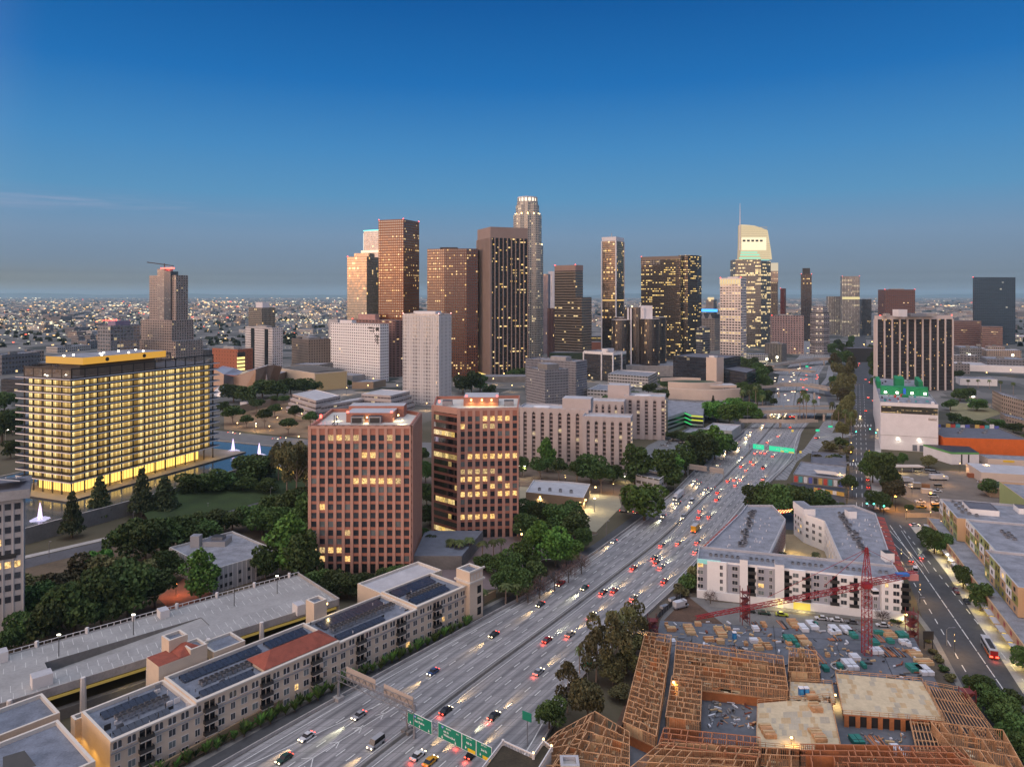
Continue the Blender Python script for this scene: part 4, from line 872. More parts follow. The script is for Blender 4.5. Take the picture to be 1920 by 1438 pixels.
q.face([(*(a+n_),0),(*(b_+n_),0),(*(b_+n_),61),(*(a+n_),61)],fa_rib,[(0,0),(8,0),(8,16.4),(0,16.4)]);q.prism([tuple(a+n_),tuple(b_+n_),tuple(b_),tuple(a)],60.9,64,m_red);q.build('ribbon_windows',r)
q=MB()
for c in(lp[0],lp[1]):q.prism([(c[0]-.8,c[1]-1),(c[0]+1,c[1]-1),(c[0]+1,c[1]+.8),(c[0]-.8,c[1]+.8)],0,64.02,m_red)
q.build('corner_piers',r)
q=MB();q.box(15,6,62.4,33,24,67,m_red2,m_rooflt);q.build('penthouse',r)
for x in(19,24.5,29.5):q=MB();q.box(x-.35,5.4,65.3,x+.35,5.9,65.9,m_warm);o=q.build('roof_lamp',r);lampat(o,(x,4.6,65),600,(1,.75,.3))
q=MB()
for x in(4,36):q.box(x,6,62.4,x+5,11,65,m_metal,m_dark)
q.build('cooling_unit',r)
for x,z in((16,67.6),(32,67.6),(2.5,65.8)):q=MB();q.box(x,8 if z>66 else 2,z-.9,x+.7,8.7 if z>66 else 2.7,z,m_redlamp);q.build('beacon_lamp',r)
r,lp=pbuild('pavilion','low pavilion with a blue grey roof between the two rose granite towers','pavilion',[(-43,318),(-22,318),(-14,352),(-42,352)],0,6,m_concd,P('slate_roof',(.13,.15,.19),.7,.2,.3,2),par=0)
tag(flat('courtyard',[(-43,286),(4,300),(20,350),(10,366),(-43,366)],.12,P('courtyard_paving',(.17,.13,.13),.8,.2)),kind='structure')
lm=MB();lm.tube([(0,0,0),(0,0,3)],.08,m_dark,6);lm=lm.mesh('post');lh=MB();lh.prism(circ(0,0,.35,8),3,3.7,m_warm);lh=lh.mesh('globe')
def globe(px,py,i,label,grp,z=0,power=90):
 x,y=G(px,py,z);r_=T('globe_lamp',label,'lamp',(x,y,z),0,grp);link('post',lm,r_);g_=link('globe',lh,r_);lampat(g_,(0,0,4.2),power,(1,.6,.25));return r_
for i,(px,py)in enumerate([(820,1024),(828,1030),(815,1036),(832,1040),(822,1048),(838,1022),(812,1018),(845,1034),(818,1056),(983,978),(996,980),(1008,984),(1018,988),(977,1005),(990,1000),(1026,990),(978,1014),(860,1008),(795,1050),(872,1020)]):
 globe(px,py,i,'warm globe lamp glowing in the palm courtyard around the rose granite towers','globe lamps of the palm courtyard')
# ---- the great lit office block with its pool
L_,w_,d_,rz=fit(46,134,399,405,22);zb=8
m_pool=P('pool_water',(.06,.075,.085),.12,.15,.02,.3,0,.35,.12);m_terr=P('terrace_stone',(.30,.24,.17),.8,.12)
pool=[(-292,318),(-234,349),(-206,400),(-164,497),(-174,540),(-236,566),(-272,550),(-322,440)]
tag(flat('pool_water',inset(ccw(pool),1),zb-.5,m_pool),kind='structure')
q=MB();pi=inset(ccw(pool),1.0);pc=ccw(pool)
for i in range(len(pc)):
 a,c,ci,ai=pc[i],pc[(i+1)%len(pc)],pi[(i+1)%len(pc)],pi[i]
 q.face([(*a,0),(*c,0),(*c,zb),(*a,zb)],m_concd);q.face([(*a,zb),(*c,zb),(*ci,zb),(*ai,zb)],m_conc);q.face([(*ai,zb),(*ci,zb),(*ci,zb-1),(*ai,zb-1)][::-1],m_conc)
tag(q.build('retaining_wall'),'tall grey retaining wall with a pale rim holding the fountain pool','wall')
r=T('lit_office_block','long dark framed office block glowing yellow on every floor, standing over the fountain pool','office block',(*L_,0),rz)
m_fr=P('bronze_frame',(.05,.04,.033),.5,.2);m_slab=P('slab_edge',(.70,.66,.63),.7,.1)
fa_lit=FA('facade_lit_offices',(.05,.04,.03),(.06,.94,.06,.86),(.1,.08,.04),6,(1,.74,.26),1.15,refl=.06,row=1.0)
def litwall():
 t=NT('lit_office_glass');uv=t.n('ShaderNodeUVMap');sp=t.n('ShaderNodeSeparateXYZ');t.t.links.new(uv.outputs[0],sp.inputs[0]);u,v=sp.outputs[0],sp.outputs[1]
 cb=t.n('ShaderNodeCombineXYZ');t.set(cb,0,t.ma('FLOOR',u));t.set(cb,1,t.ma('FLOOR',v));wz=t.n('ShaderNodeTexWhiteNoise',noise_dimensions='2D');t.t.links.new(cb.outputs[0],wz.inputs[0])
 cb2=t.n('ShaderNodeCombineXYZ');t.set(cb2,0,t.ma('FLOOR',t.ma('DIVIDE',u,4.)));t.set(cb2,1,t.ma('FLOOR',v));wz2=t.n('ShaderNodeTexWhiteNoise',noise_dimensions='2D');t.t.links.new(cb2.outputs[0],wz2.inputs[0])
 fu,fv=t.ma('FRACT',u),t.ma('FRACT',v)
 m_=t.ma('MULTIPLY',t.ma('GREATER_THAN',fu,.1),t.ma('LESS_THAN',fv,.68))
 inner=t.noise(3.5,uv.outputs[0],3,.7)
 lo=t.ma('MULTIPLY',t.ma('LESS_THAN',fv,.42),t.ma('MULTIPLY',inner,.75))
 s=t.ma('MULTIPLY',m_,t.ma('ADD',t.ma('MULTIPLY',wz.outputs[0],.85),.15));s=t.ma('MULTIPLY',s,t.ma('SUBTRACT',1.15,lo))
 s=t.ma('MULTIPLY',s,t.ma('GREATER_THAN',wz2.outputs[0],.045));s=t.ma('MULTIPLY',s,t.ma('ADD',.35,t.ma('MULTIPLY',inner,1.3)))
 col=t.mix(wz.outputs[0],(1,.56,.11),(1,.76,.32))
 t.bsdf(Base_Color=(.05,.04,.03),Roughness=.3,Emission_Color=col,Emission_Strength=t.ma('MULTIPLY',s,1.15));t.m.cycles.emission_sampling='NONE';return t.m
m_lw=litwall();nfl=14;z1=15.8;fhh=4.07;ztop=z1+fhh*nfl
mgr=E('ground_floor_glow',(1,.62,.13),1.5,True)
for k in range(nfl):
 z=z1+k*fhh;q=MB();q.prism([(1.5,1.5),(w_-1.5,1.5),(w_-1.5,d_-1.5),(1.5,d_-1.5)],z+.35,z+fhh,m_lw,m_fr,1.45,fhh-.35,top=False);q.build('glazed_storey',r)
 q=MB();q.box(-3.2,-3.2,z,w_+3.2,d_+3.2,z+.62,m_slab,m_fr,bottom=True);q.build('floor_slab',r)
 q=MB()
 for a_,c_ in(((-2.9,-2.9),(w_+2.9,-2.9)),((w_+2.9,-2.9),(w_+2.9,d_+2.9))):q.bar((*a_,z+1.3),(*c_,z+1.3),.05,m_fr)
 q.build('railing',r)
q=MB();q.box(-3.2,-3.2,ztop,w_+3.2,d_+3.2,ztop+.4,m_slab,m_roofd,bottom=True);q.build('roof_slab',r)
q=MB();ncx,ncy=5,13
cols_=[(w_*i/ncx,0)for i in range(ncx+1)]+[(w_,d_*j/ncy)for j in range(1,ncy+1)]+[(0,d_*j/ncy)for j in range(1,ncy+1)]
for x,y in cols_:q=MB();q.box(x-.3,y-.3,zb,x+.3,y+.3,ztop,m_fr);q.build('column',r)
q=MB();q.prism([(5,5),(w_-5,5),(w_-5,d_-8),(5,d_-8)],zb+.3,z1,mgr,m_fr);fins(q,(5,5),(w_-5,5),zb+.3,z1,16,.18,.15,m_fr);fins(q,(w_-5,5),(w_-5,d_-8),zb+.3,z1,42,.18,.15,m_fr);q.build('lobby_glazing',r)
q=MB();q.box(-9,-9,zb-.4,w_+9,d_+22,zb+.25,m_fr,m_terr,bottom=True);q.build('terrace',r)
q=MB();zt=ztop+.4;zl=79
for a_,c_,n__ in(((0,0),(w_,0),5),((w_,0),(w_,d_),13),((0,d_),(0,0),13)):
 fins(q,a_,c_,zt,zl,n__,.6,.3,m_fr)
 for kk in range(7):
  zz=zt+.5+kk*(zl-zt-1.2)/7;q.bar((*a_,zz),(*c_,zz),.16,P('bronze_louvre',(.24,.19,.14),.6,.2))
 q.bar((*a_,zl-.3),(*c_,zl-.3),.4,m_fr);q.bar((*a_,zt+.2),(*c_,zt+.2),.3,m_fr)
q.build('louvre_screen',r)
q=MB();q.box(w_*.3,d_*.12,zt,w_*.75,d_*.62,zl+1,m_fr);q.build('plant_room',r)
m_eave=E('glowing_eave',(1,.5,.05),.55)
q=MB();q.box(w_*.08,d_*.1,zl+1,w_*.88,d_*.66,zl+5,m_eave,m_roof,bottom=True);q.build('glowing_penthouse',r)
q=MB();q.prism(circ(w_*.88,0,.1,4),0,.01,m_fr)
for f in(.25,.5):q.tube([(w_*.88+.02,d_*f,zl+3),(w_*.88+.3,d_*f,zl+3)],1.2,m_fr,12)
q.build('round_vent',r)
for i in range(9):q=MB();x,y=w_*R.uniform(.1,.8),d_*(.13+.06*i);q.box(x-.35,y-.35,zl+5,x+.35,y+.35,zl+5.8,m_cool);q.build('roof_lamp',r)
for x,y in((6,8),(12,5),(18,12)):q=MB();q.box(x-.3,y-.3,zt,x+.3,y+.3,zt+.6,m_cool);o=q.build('roof_lamp',r);lampat(o,(x,y,zt+2),500,(1,.9,.5))
for y in(8,30,55,80,100):lampat(r,(w_+1.5,y,14.5),900,(1,.68,.2),1)
for x in(8,24,40):lampat(r,(x,-1.5,14.5),900,(1,.68,.2),1)
m_ftn=E('lit_fountain_water',(.80,.62,1),1.5);m_foam=E('lit_foam',(.72,.68,1),.7)
for i,(px,py,hh,lab)in enumerate([(75,972,32,'tall violet lit fountain jet in the near left corner of the pool'),(437,845,24,'left one of two violet lit fountain jets in the pool\'s far end'),(486,853,24,'right one of two violet lit fountain jets in the pool\'s far end')]):
 x,y=G(px,py,zb);r=T('fountain',lab,'fountain',(x,y,zb-.5),0,None);hm=hh*y/F
 q=MB();q.tube([(0,0,0),(0,0,hm*.35),(.05,0,hm*.75),(0,0,hm)],[hm*.14,hm*.11,hm*.06,.1],m_ftn,10);q.build('water_jet',r)
 q=MB()
 for k in range(7):
  a=k*.9;rr_=hm*.5;q.tube([(0,0,.2),(rr_*.5*math.cos(a),rr_*.5*math.sin(a),hm*.12),(rr_*math.cos(a),rr_*math.sin(a),.1)],[.35,.25,.15],m_foam,6)
 q.prism([(math.cos(a*.5236)*hm*(.42+.12*(a%2)),math.sin(a*.5236)*hm*(.42+.1*(a%3)))for a in range(12)],.01,.06,m_foam);q.build('spray',r);lampat(r,(0,-hm*.4,hm*.7),700,(.7,.6,1),1)
m_grass=P('grass_slope',(.03,.052,.014),.95,.45,.08,.8);m_dirt=P('dry_soil',(.115,.085,.055),.95,.35,.1,.8)
q=MB();A_=[(-206,400),(-164,497),(-150,520)];B_=[(-190,380),(-140,482),(-95,470)];C_=[(-193,345),(-135,440),(-96,450)]
for i in range(2):q.face([(*A_[i],5.5),(*B_[i],2.5-2*i*.5),(*B_[i+1],1.4),(*A_[i+1],6)],m_grass);q.face([(*B_[i],2.5-i),(*C_[i],.08),(*C_[i+1],.08),(*B_[i+1],1.4)],m_grass)
tag(q.build('grass_slope'),kind='structure')
flat('lawn',[G(230,990),G(420,915),G(560,905),G(560,960),G(330,1000)],.05,m_grass)
flat('park_soil',[G(-20,1100),G(60,1050),G(330,985),G(575,930),G(575,1090),G(400,1130),G(-20,1250)],.04,m_dirt)
strip('access_road',[G(-10,1080),G(210,1026),G(420,968),G(540,925),G(640,880)],[G(-10,1062),G(205,1012),G(415,957),G(538,916),G(640,872)],.1,m_ramp)
strip('access_path',[G(-10,1061),G(205,1011),G(415,956),G(538,915)],[G(-10,1055),G(205,1006),G(415,952),G(538,912)],.2,m_conc)
strip('plaza_road',[G(395,822),G(500,836),G(600,850),G(820,858)],[G(395,806),G(500,817),G(600,826),G(820,830)],.1,P('plaza_grey',(.16,.155,.15),.85,.2))
strip('avenue',[G(780,905),G(980,912),G(1130,945),G(1230,985)],[G(780,868),G(980,878),G(1130,900),G(1235,925)],.045,P('avenue_warm',(.13,.10,.075),.85,.25))
flat('park_plaza',[G(420,805),G(420,770),G(560,745),G(700,800),G(700,835)],.05,P('plaza_warm',(.24,.16,.09),.9,.25))
r,lp=pbuild('low_annex','long low lit annex along the park side of the fountain pool','annex',[G(415,900),G(518,868),G(525,872),G(422,905)],0,7,E('annex_glow',(1,.55,.12),.55),m_terr,par=.2)
r,lp=pbuild('low_annex','low yellow lit gallery behind the eucalyptus trees left of the rose tower','annex',[G(512,888),G(582,903),G(582,897),G(512,882)],0,5,E('annex_glow2',(1,.6,.12),.8),m_conc,par=.2)
# ---- left edge tower, low grey office, car park
m_ltw=P('pale_panel_wall',(.42,.40,.38),.8,.08)
r=T('panel_tower','pale panelled tower cut by the left photo edge with small windows near its base','tower',(-168-57*.848,250-57*.53,0),math.radians(32))
MB().box(0,0,0,57,18,52,m_ltw,m_roof).build('wall',r)
q=MB();fins(q,(0,0),(57,0),0,49,20,.3,.25,P('panel_rib',(.52,.50,.47),.8,.05));q.build('ribs',r)
q=MB();q.box(-1,-2,50.5,59,19,53.6,m_conc,m_roofd);q.box(40,2,53.6,41,14,56,m_dark);q.build('roof_parapet',r)
q=MB()
for k in range(4):q.bar((46+k*3,1,58.5-k*.4),(50+k*3,12,55),.18,m_frame)
q.bar((45,1,58.6),(56,1,56),.18,m_frame);q.face([(45,1,58.4),(56,1,55.9),(58,12,54.2),(48,12,55)],m_dark);q.build('roof_solar_rack',r)
for k in range(9):
 for c in range(11):
  lit_=(k,c)in((2,6),(2,7),(3,6),(3,7),(3,8),(5,8),(5,9),(5,10),(8,6),(2,5),(8,5));put(r,winmesh(1.7,2.1,'l' if lit_ else 'd',False),'window',(0,0),(57,0),57-1.6-2.72*(10-c)-0,ZP(947,250)-1-k*3.95,.05)
q=MB();q.box(27,-.3,ZP(927,250),56,-.02,ZP(919,250)+.6,m_terr);q.box(50,-.35,30.2,55,-.02,31.7,m_dark);q.build('dark_vent',r)
A=Vector((-149.5,317.7));Bc=Vector((-120,292));e1=(Bc-A).normalized();e2=Vector((-e1.y,e1.x))
poly=[tuple(A),tuple(Bc),tuple(Bc+e2*29),tuple(A+e2*29)]
r,lp=pbuild('grey_office','low pale office with a flat blue grey roof among trees left of the rose towers','office building',poly,0,9,m_ltw,m_roof,par=.9,t=.4,mp=P('pale_coping',(.5,.49,.47),.8,.05))
q=MB();fins(q,lp[0],lp[1],0,9.6,16,.3,.25,m_frame);fins(q,lp[1],lp[2],0,9.6,14,.3,.25,m_frame);q.build('ribs',r)
windows(r,lp[0],lp[1],[1.25+2.45*k for k in range(16)],(1.4,5),1.1,1.5,False,0,pale=0)
windows(r,lp[1],lp[2],[1.5,3.5,5.5,7.5,11.5,15.5,19.5,21.5,25],(1.4,5),1.2,1.5,False,0,pale=0)
q=MB();q.box(8,2,9,12,5.5,14,m_ltw,m_roof);q.build('lift_tower',r);q=MB();q.box(13,3,9,23,11,11.2,m_ltw,m_roofd);q.build('roof_enclosure',r);q=MB();q.box(16,5,11.2,21,9,12.6,m_metal,m_dark);q.build('cooling_unit',r)
flat('lit_yard',[G(295,1120),G(345,1085),G(400,1110),G(335,1160)],.07,P('red_yard',(.30,.11,.06),.9,.3))
r=T('yard_lamp','orange yard lamp lighting the bare ground between the trees and the grey office','lamp',G(330,1118));q=MB();q.tube([(0,0,0),(0,0,5)],.1,m_dark,6);q.build('post',r);q=MB();q.box(-.3,-.3,5,.3,.3,5.5,E('orange_lamp',(1,.3,.06),12));o=q.build('lamp_head',r);lampat(o,(0,0,4.6),1200,(1,.33,.08),.4)
zp=9.0;u=Vector((.743,.669));v=Vector((.669,-.743));O=Vector((-84.6,288.4))
def cp(a,b_):p=O-u*a+v*b_;return(p.x,p.y)
poly=[cp(0,0),cp(150,0),cp(150,33),cp(0,33)]
m_deck=P('parking_deck',(.30,.30,.295),.85,.22,.12,1.0)
def cl2(a,b_,o_=None):q_=Vector(cp(a,b_))-Vector(poly[0]);return(q_.x,q_.y)
r=T('parking_deck','large empty rooftop parking deck behind the beige apartments','parking deck',(*poly[0],0));lp=[cl2(0,0),cl2(150,0),cl2(150,33),cl2(0,33)]
holes=(42,88,13,21)
q=MB()
for a0,a1,b0,b1 in((0,42,0,33),(88,150,0,33),(42,88,0,13),(42,88,21,33)):q.face([(*cl2(a0,b0),zp),(*cl2(a1,b0),zp),(*cl2(a1,b1),zp),(*cl2(a0,b1),zp)][::1],m_deck)
q.face([(*cl2(42,13),zp-.2),(*cl2(88,13),zp-3.4),(*cl2(88,21),zp-3.4),(*cl2(42,21),zp-.2)],m_deck)
q.face([(*cl2(42,13),zp),(*cl2(88,13),zp),(*cl2(88,13),zp-3.4),(*cl2(42,13),zp-.2)],m_concd);q.face([(*cl2(42,21),zp),(*cl2(42,21),zp-.2),(*cl2(88,21),zp-3.4),(*cl2(88,21),zp)],m_concd);q.face([(*cl2(88,13),zp),(*cl2(88,21),zp),(*cl2(88,21),zp-3.4),(*cl2(88,13),zp-3.4)],m_concd)
q.build('deck_floor',r)
q=MB();q.prism([cl2(0,0),cl2(150,0),cl2(150,.3),cl2(0,.3)],0,zp+.3,m_conc);q.prism([cl2(0,0),cl2(0,33),cl2(.4,33),cl2(.4,0)],0,zp+1.1,m_conc);q.prism([cl2(0,32.6),cl2(150,32.6),cl2(150,33),cl2(0,33)],zp-1.4,zp+1,m_conc)
q.prism([cl2(0,33.0),cl2(150,33.0),cl2(150,31),cl2(0,31)],0,3,m_concd);q.build('outer_wall',r)
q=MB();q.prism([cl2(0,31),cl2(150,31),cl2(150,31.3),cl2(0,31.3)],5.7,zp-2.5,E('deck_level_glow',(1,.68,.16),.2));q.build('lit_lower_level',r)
q=MB()
for k in range(75):a_,c_=cl2(k*2,.15),cl2(k*2+.25,.15);q.bar((*a_,zp+.3),(*a_,zp+1.3),.09,m_frame)
q.bar((*cl2(0,.15),zp+1.3),(*cl2(150,.15),zp+1.3),.08,m_frame)
for k in range(11):q.bar((*cl2(4+k*14,.15),zp),(*cl2(4+k*14,.15),zp+1.9),.45,m_frame)
q.build('railing',r)
q=MB()
for b0,sl in((1.5,4.6),(9.2,3.6),(22,4.2),(27,4.6)):
 for k in range(54):
  a0=1.5+k*2.75
  if 40<a0<90 and 12<b0<21:continue
  n0=Vector(cl2(a0,b0));n1=Vector(cl2(a0+.5,b0+sl));line(q,n0,n1,.06,zp+.012)
q.build('bay_markings',r)
for k,a in enumerate((14,30,63,84,108)):
 q=MB();q.tube([(*cl2(a,11.5),zp),(*cl2(a,11.5),zp+6.5)],.12,m_dark,6);o=q.build('lamp_post',r);q=MB();x,y=cl2(a,11.5);q.box(x-.45,y-.25,zp+6.5,x+.45,y+.25,zp+6.75,m_cool if a!=30 else m_dark);q.build('lamp_head',o)
for a,b_,wd,hh in((14,30.5,3,3.5),(50,1.5,3,2.6),(96,.8,4,3),(88.5,25,5,3.2),(116,31,4,4)):
 q=MB();q.prism([cl2(a,b_),cl2(a+wd,b_),cl2(a+wd,b_+4),cl2(a,b_+4)],zp,zp+hh,m_frame,m_rooflt);q.build('stair_hut',r)
for k in range(8):q=MB();x,y=cl2(12+k*17.5,34);q.tube([(x,y,0),(x,y,7),(x,y,zp+1.6)],[.9,.8,.65],m_frame,6);q.build('column',r)
for a in(20,45,70,95,120):lampat(r,(*cl2(a,34.6),6.5),260,(1,.7,.2),.5)
# ---- beige apartments along the freeway
m_stuc=P('cream_stucco',(.60,.49,.37),.85,.08,.3,2);m_stuc2=P('cream_cornice',(.60,.55,.48),.8,.06);m_mem=P('roof_membrane',(.16,.18,.22),.85,.4,.3,2)
m_solar=P('solar_panel',(.022,.03,.05),.25,.3,.6,1,0,.7);m_tile=P('red_tile',(.25,.065,.04),.8,.3,.5,4)
phi=math.atan2(.755,.656)
def wp(x,y):return(-97+.656*x-.755*y,175.6+.755*x+.656*y)
def archwin():
 bb=MB()
 for s_ in(-.55,.55):
  pts=[(s_-.42,-.05,0),(s_+.42,-.05,0),(s_+.42,-.05,1.3)]+[(s_+.42*math.cos(a),-.05,1.3+.42*math.sin(a))for a in(.6,1.2,1.9,2.5)]+[(s_-.42,-.05,1.3)]
  bb.face(pts,m_glass)
 bb.box(-.09,-.12,0,.09,0,1.8,m_frame);bb.box(-1.2,-.16,-.16,1.2,0,0,m_frame,bottom=True)
 return bb.mesh('window')
AW=archwin()
def balc():
 bb=MB();bb.box(-1.7,-1.3,-.2,1.7,0,0,m_stuc2,bottom=True)
 for x in[-1.7+i*.34 for i in range(11)]:bb.box(x-.03,-1.3,0,x+.03,-1.24,1.0,m_dark)
 bb.box(-1.7,-1.32,.98,1.7,-1.22,1.06,m_dark);bb.box(-1.72,-1.3,0,-1.66,0,1.05,m_dark);bb.box(1.66,-1.3,0,1.72,0,1.05,m_dark);bb.face([(-1.45,-.03,0),(1.45,-.03,0),(1.45,-.03,2.5),(-1.45,-.03,2.5)],m_black);bb.box(-.1,-.08,0,.1,0,2.5,m_stuc)
 bb.box(-1.66,-1.28,.1,1.66,-1.27,.95,P('rail_infill',(.06,.055,.05),.7));return bb.mesh('balcony')
BC=balc()
r=T('apartment_row','long cream four storey apartment row with balconies and solar panels, beside the freeway','apartment building',(-97,175.6,0),phi)
BW=122;segs=[(0,21,12.4),(21,66,13.0),(66,98,12.4),(98,BW,13.2)]
for x0,x1,hh in segs:q=MB();q.prism([(x0,0),(x1-.004,0),(x1-.004,19),(x0,19)],0,hh-1,m_stuc,m_mem,par=1.0,t=.7,mp=m_stuc2);q.build('wing',r)
q=MB()
for x0,x1,hh in segs:q.box(x0-.1,-.5,hh-.35,x1+.1,-.004,hh+.06,m_stuc2,bottom=True)
q.box(0,-.35,9.0,BW,-.004,9.35,P('grey_stringcourse',(.30,.29,.28),.8),bottom=True);q.build('cornice',r)
nb=37;pit=BW/nb
for i in range(nb):
 u_=(i+.5)*pit;bal=i%5==2
 for k in range(4):
  z=.7+3.05*k
  if bal and k:link('balcony',BC,r,(u_,0,z-.5));continue
  if k==3:link('window',AW,r,(u_,-.01,z+.1))
  else:link('window',winmesh(1.7 if i%3 else 1.2,1.7,'l' if R.random()<.04 else('p' if R.random()<.3 else 'd'),True),r,(u_,-.01,z+.1))
for x0,x1,y0,y1 in((2,17,2,4),(3,17,12,15),(24,40,2,4.5),(43,64,2.2,4.2),(24,48,13,16.5),(50,64,12.5,16.5),(68,88,2.5,5),(69,96,12,17),(100,118,3,6.5),(100,120,12,17)):
 zz=[s_[2]for s_ in segs if s_[0]<=x0<s_[1]][0]-.9;q=MB();n_=int((x1-x0)/1.7)
 for k in range(n_):xa=x0+k*1.7;q.face([(xa,y0,zz+.25),(xa+1.6,y0,zz+.25),(xa+1.6,y1,zz+.9),(xa,y1,zz+.9)],m_solar)
 q.face([(x0,y1+.02,zz),(x1,y1+.02,zz),(x1,y1+.02,zz+.9),(x0,y1+.02,zz+.9)],m_dark);q.build('solar_array',r)
q=MB()
hx=(41,66);q.face([(hx[0],.5,13.2),(hx[1],.5,13.2),(hx[1]-5,5.5,15.8),(hx[0]+5,5.5,15.8)],m_tile);q.face([(hx[1],10.5,13.2),(hx[0],10.5,13.2),(hx[0]+5,5.5,15.8),(hx[1]-5,5.5,15.8)],m_tile);q.face([(hx[0],10.5,13.2),(hx[0],.5,13.2),(hx[0]+5,5.5,15.8)],m_tile);q.face([(hx[1],.5,13.2),(hx[1],10.5,13.2),(hx[1]-5,5.5,15.8)],m_tile);q.box(hx[0]+.5,1,12,hx[1]-.5,10,13.2,m_stuc);q.build('tiled_roof',r)
for x0,n_ in((5,9),(27,12),(70,10),(84,8),(102,11)):acs(r,[(x0+k*1.5,8+.9*(j+(k%2)*.2))for k in range(n_)for j in(0,1.6)],12.2,.9)
for x0,x1,y0,y1,z1_ in((70,75,19.2,24,17),(29,34,20,26,16.5),(25.5,31,26,31,18.5),(36,46,20,29,13.2),(-1.5,3,19,22,10)):
 q=MB();q.prism([(x0,y0),(x1,y0),(x1,y1),(x0,y1)],0,z1_,m_stuc,m_mem,par=.8,t=.6,mp=m_stuc2);q.build('stair_tower',r)
q=MB();q.face([(26,20.5,16),(34,20.5,16),(30,25,17.8)],m_tile);q.face([(26,29.5,16),(26,20.5,16),(30,25,17.8)],m_tile);q.box(20,20,0,29,28,15.9,m_stuc,m_tile);q.build('tiled_corner',r)
for x,y,z in((75.6,20,15.5),(35,27,14.5),(33,24,15)):q=MB();q.box(x-.2,y-.2,z,x+.2,y+.2,z+.5,m_warm);o=q.build('wall_lamp',r);lampat(o,(x+.6,y-.5,z),380,(1,.75,.35))
q=MB()
for k in range(90):x,y=R.uniform(1,120),R.uniform(1,18);q.box(x,y,12.1 if x>21 else 11.5,x+R.choice((.15,.25,1.6)),y+R.choice((.15,.25)),12.9 if R.random()<.5 else 12.5,R.choice((m_frame,m_metal,m_dark)))
tag(q.build('roof_fitting',r),kind='stuff')
q=MB();q.prism([(BW,-2),(BW+7,-2),(BW+7,5),(BW,5)],0,17.5,m_stuc,m_mem,par=.8,t=.8,mp=m_stuc2);q.box(BW-.6,-2.6,14.2,BW+7.6,5.6,14.8,m_stuc2,bottom=True);q.box(BW-.6,-2.6,18.2,BW+7.6,-2.01,18.8,m_stuc2,bottom=True);q.build('end_pavilion',r)
q=MB()
for k in range(3):
 for z in(1.5,5.5,9.5):q.box(BW+4,-2.06,z,BW+6,-2.01,z+2.8,m_black)
for k in range(4):q.box(BW+.7+k*1.6,-2.08,15.2,BW+1.6+k*1.6,-2.01,17,m_stuc2)
q.build('window',r)
q=MB();q.prism([(98,19),(BW+6,19),(BW+6,33),(98,33)],0,11.5,m_stuc,m_rooflt,par=1,t=.6,mp=m_stuc2);q.build('rear_wing',r)
r=T('apartment_building','cream apartment building with dark membrane roof in the bottom left corner','apartment building',(*wp(-5.5,-6.5),0),phi)
q=MB();q.prism([(0,0),(0,25),(-22,25),(-22,29),(-55,29),(-55,0)],0,12,m_stuc,m_mem,par=1,t=.7,mp=m_stuc2);q.build('wing',r)
q=MB();q.prism([(2,30),(2,44),(-14,44),(-14,30)],0,11,m_stuc,m_mem,par=1,t=.7,mp=m_stuc2);q.build('rear_wing',r)
q=MB();q.prism([(-17,36),(-17,42),(-23,42),(-23,36)],0,15.5,m_stuc,m_mem,par=1,t=.9,mp=m_stuc2);q.build('stair_tower',r)
q=MB();q.box(-24,34.8,12.5,-23.6,35.2,13,m_cool);o=q.build('wall_lamp',r);lampat(o,(-20,34,13),700,(1,.8,.5))
acs(r,[(-14-k*1.6,9+(k%3)*1.6)for k in range(10)]+[(-25-k*1.6,14+(k%2)*1.6)for k in range(8)]+[(-20-k*1.5,33)for k in range(5)],12,1.1)
q=MB()
for x0,y0,s_ in((-12,12,3),(-20,16,2.5)):q.face([(x0-s_,y0,12.05),(x0+s_,y0-2,12.05),(x0+s_-1,y0+3,14),(x0-s_+1,y0+4,14)],m_dark)
q.build('roof_hatch',r)
q=MB();m_og=E('courtyard_glow',(1,.5,.05),.9,True)
for k in range(4):q.box(0.02,3,1+k*2.9,.12,22,2.9+k*2.9,m_og,bottom=True)
q.build('lit_walkway',r)
for y in(6,16,23):lampat(r,(3,y,7),500,(1,.55,.1),.6)
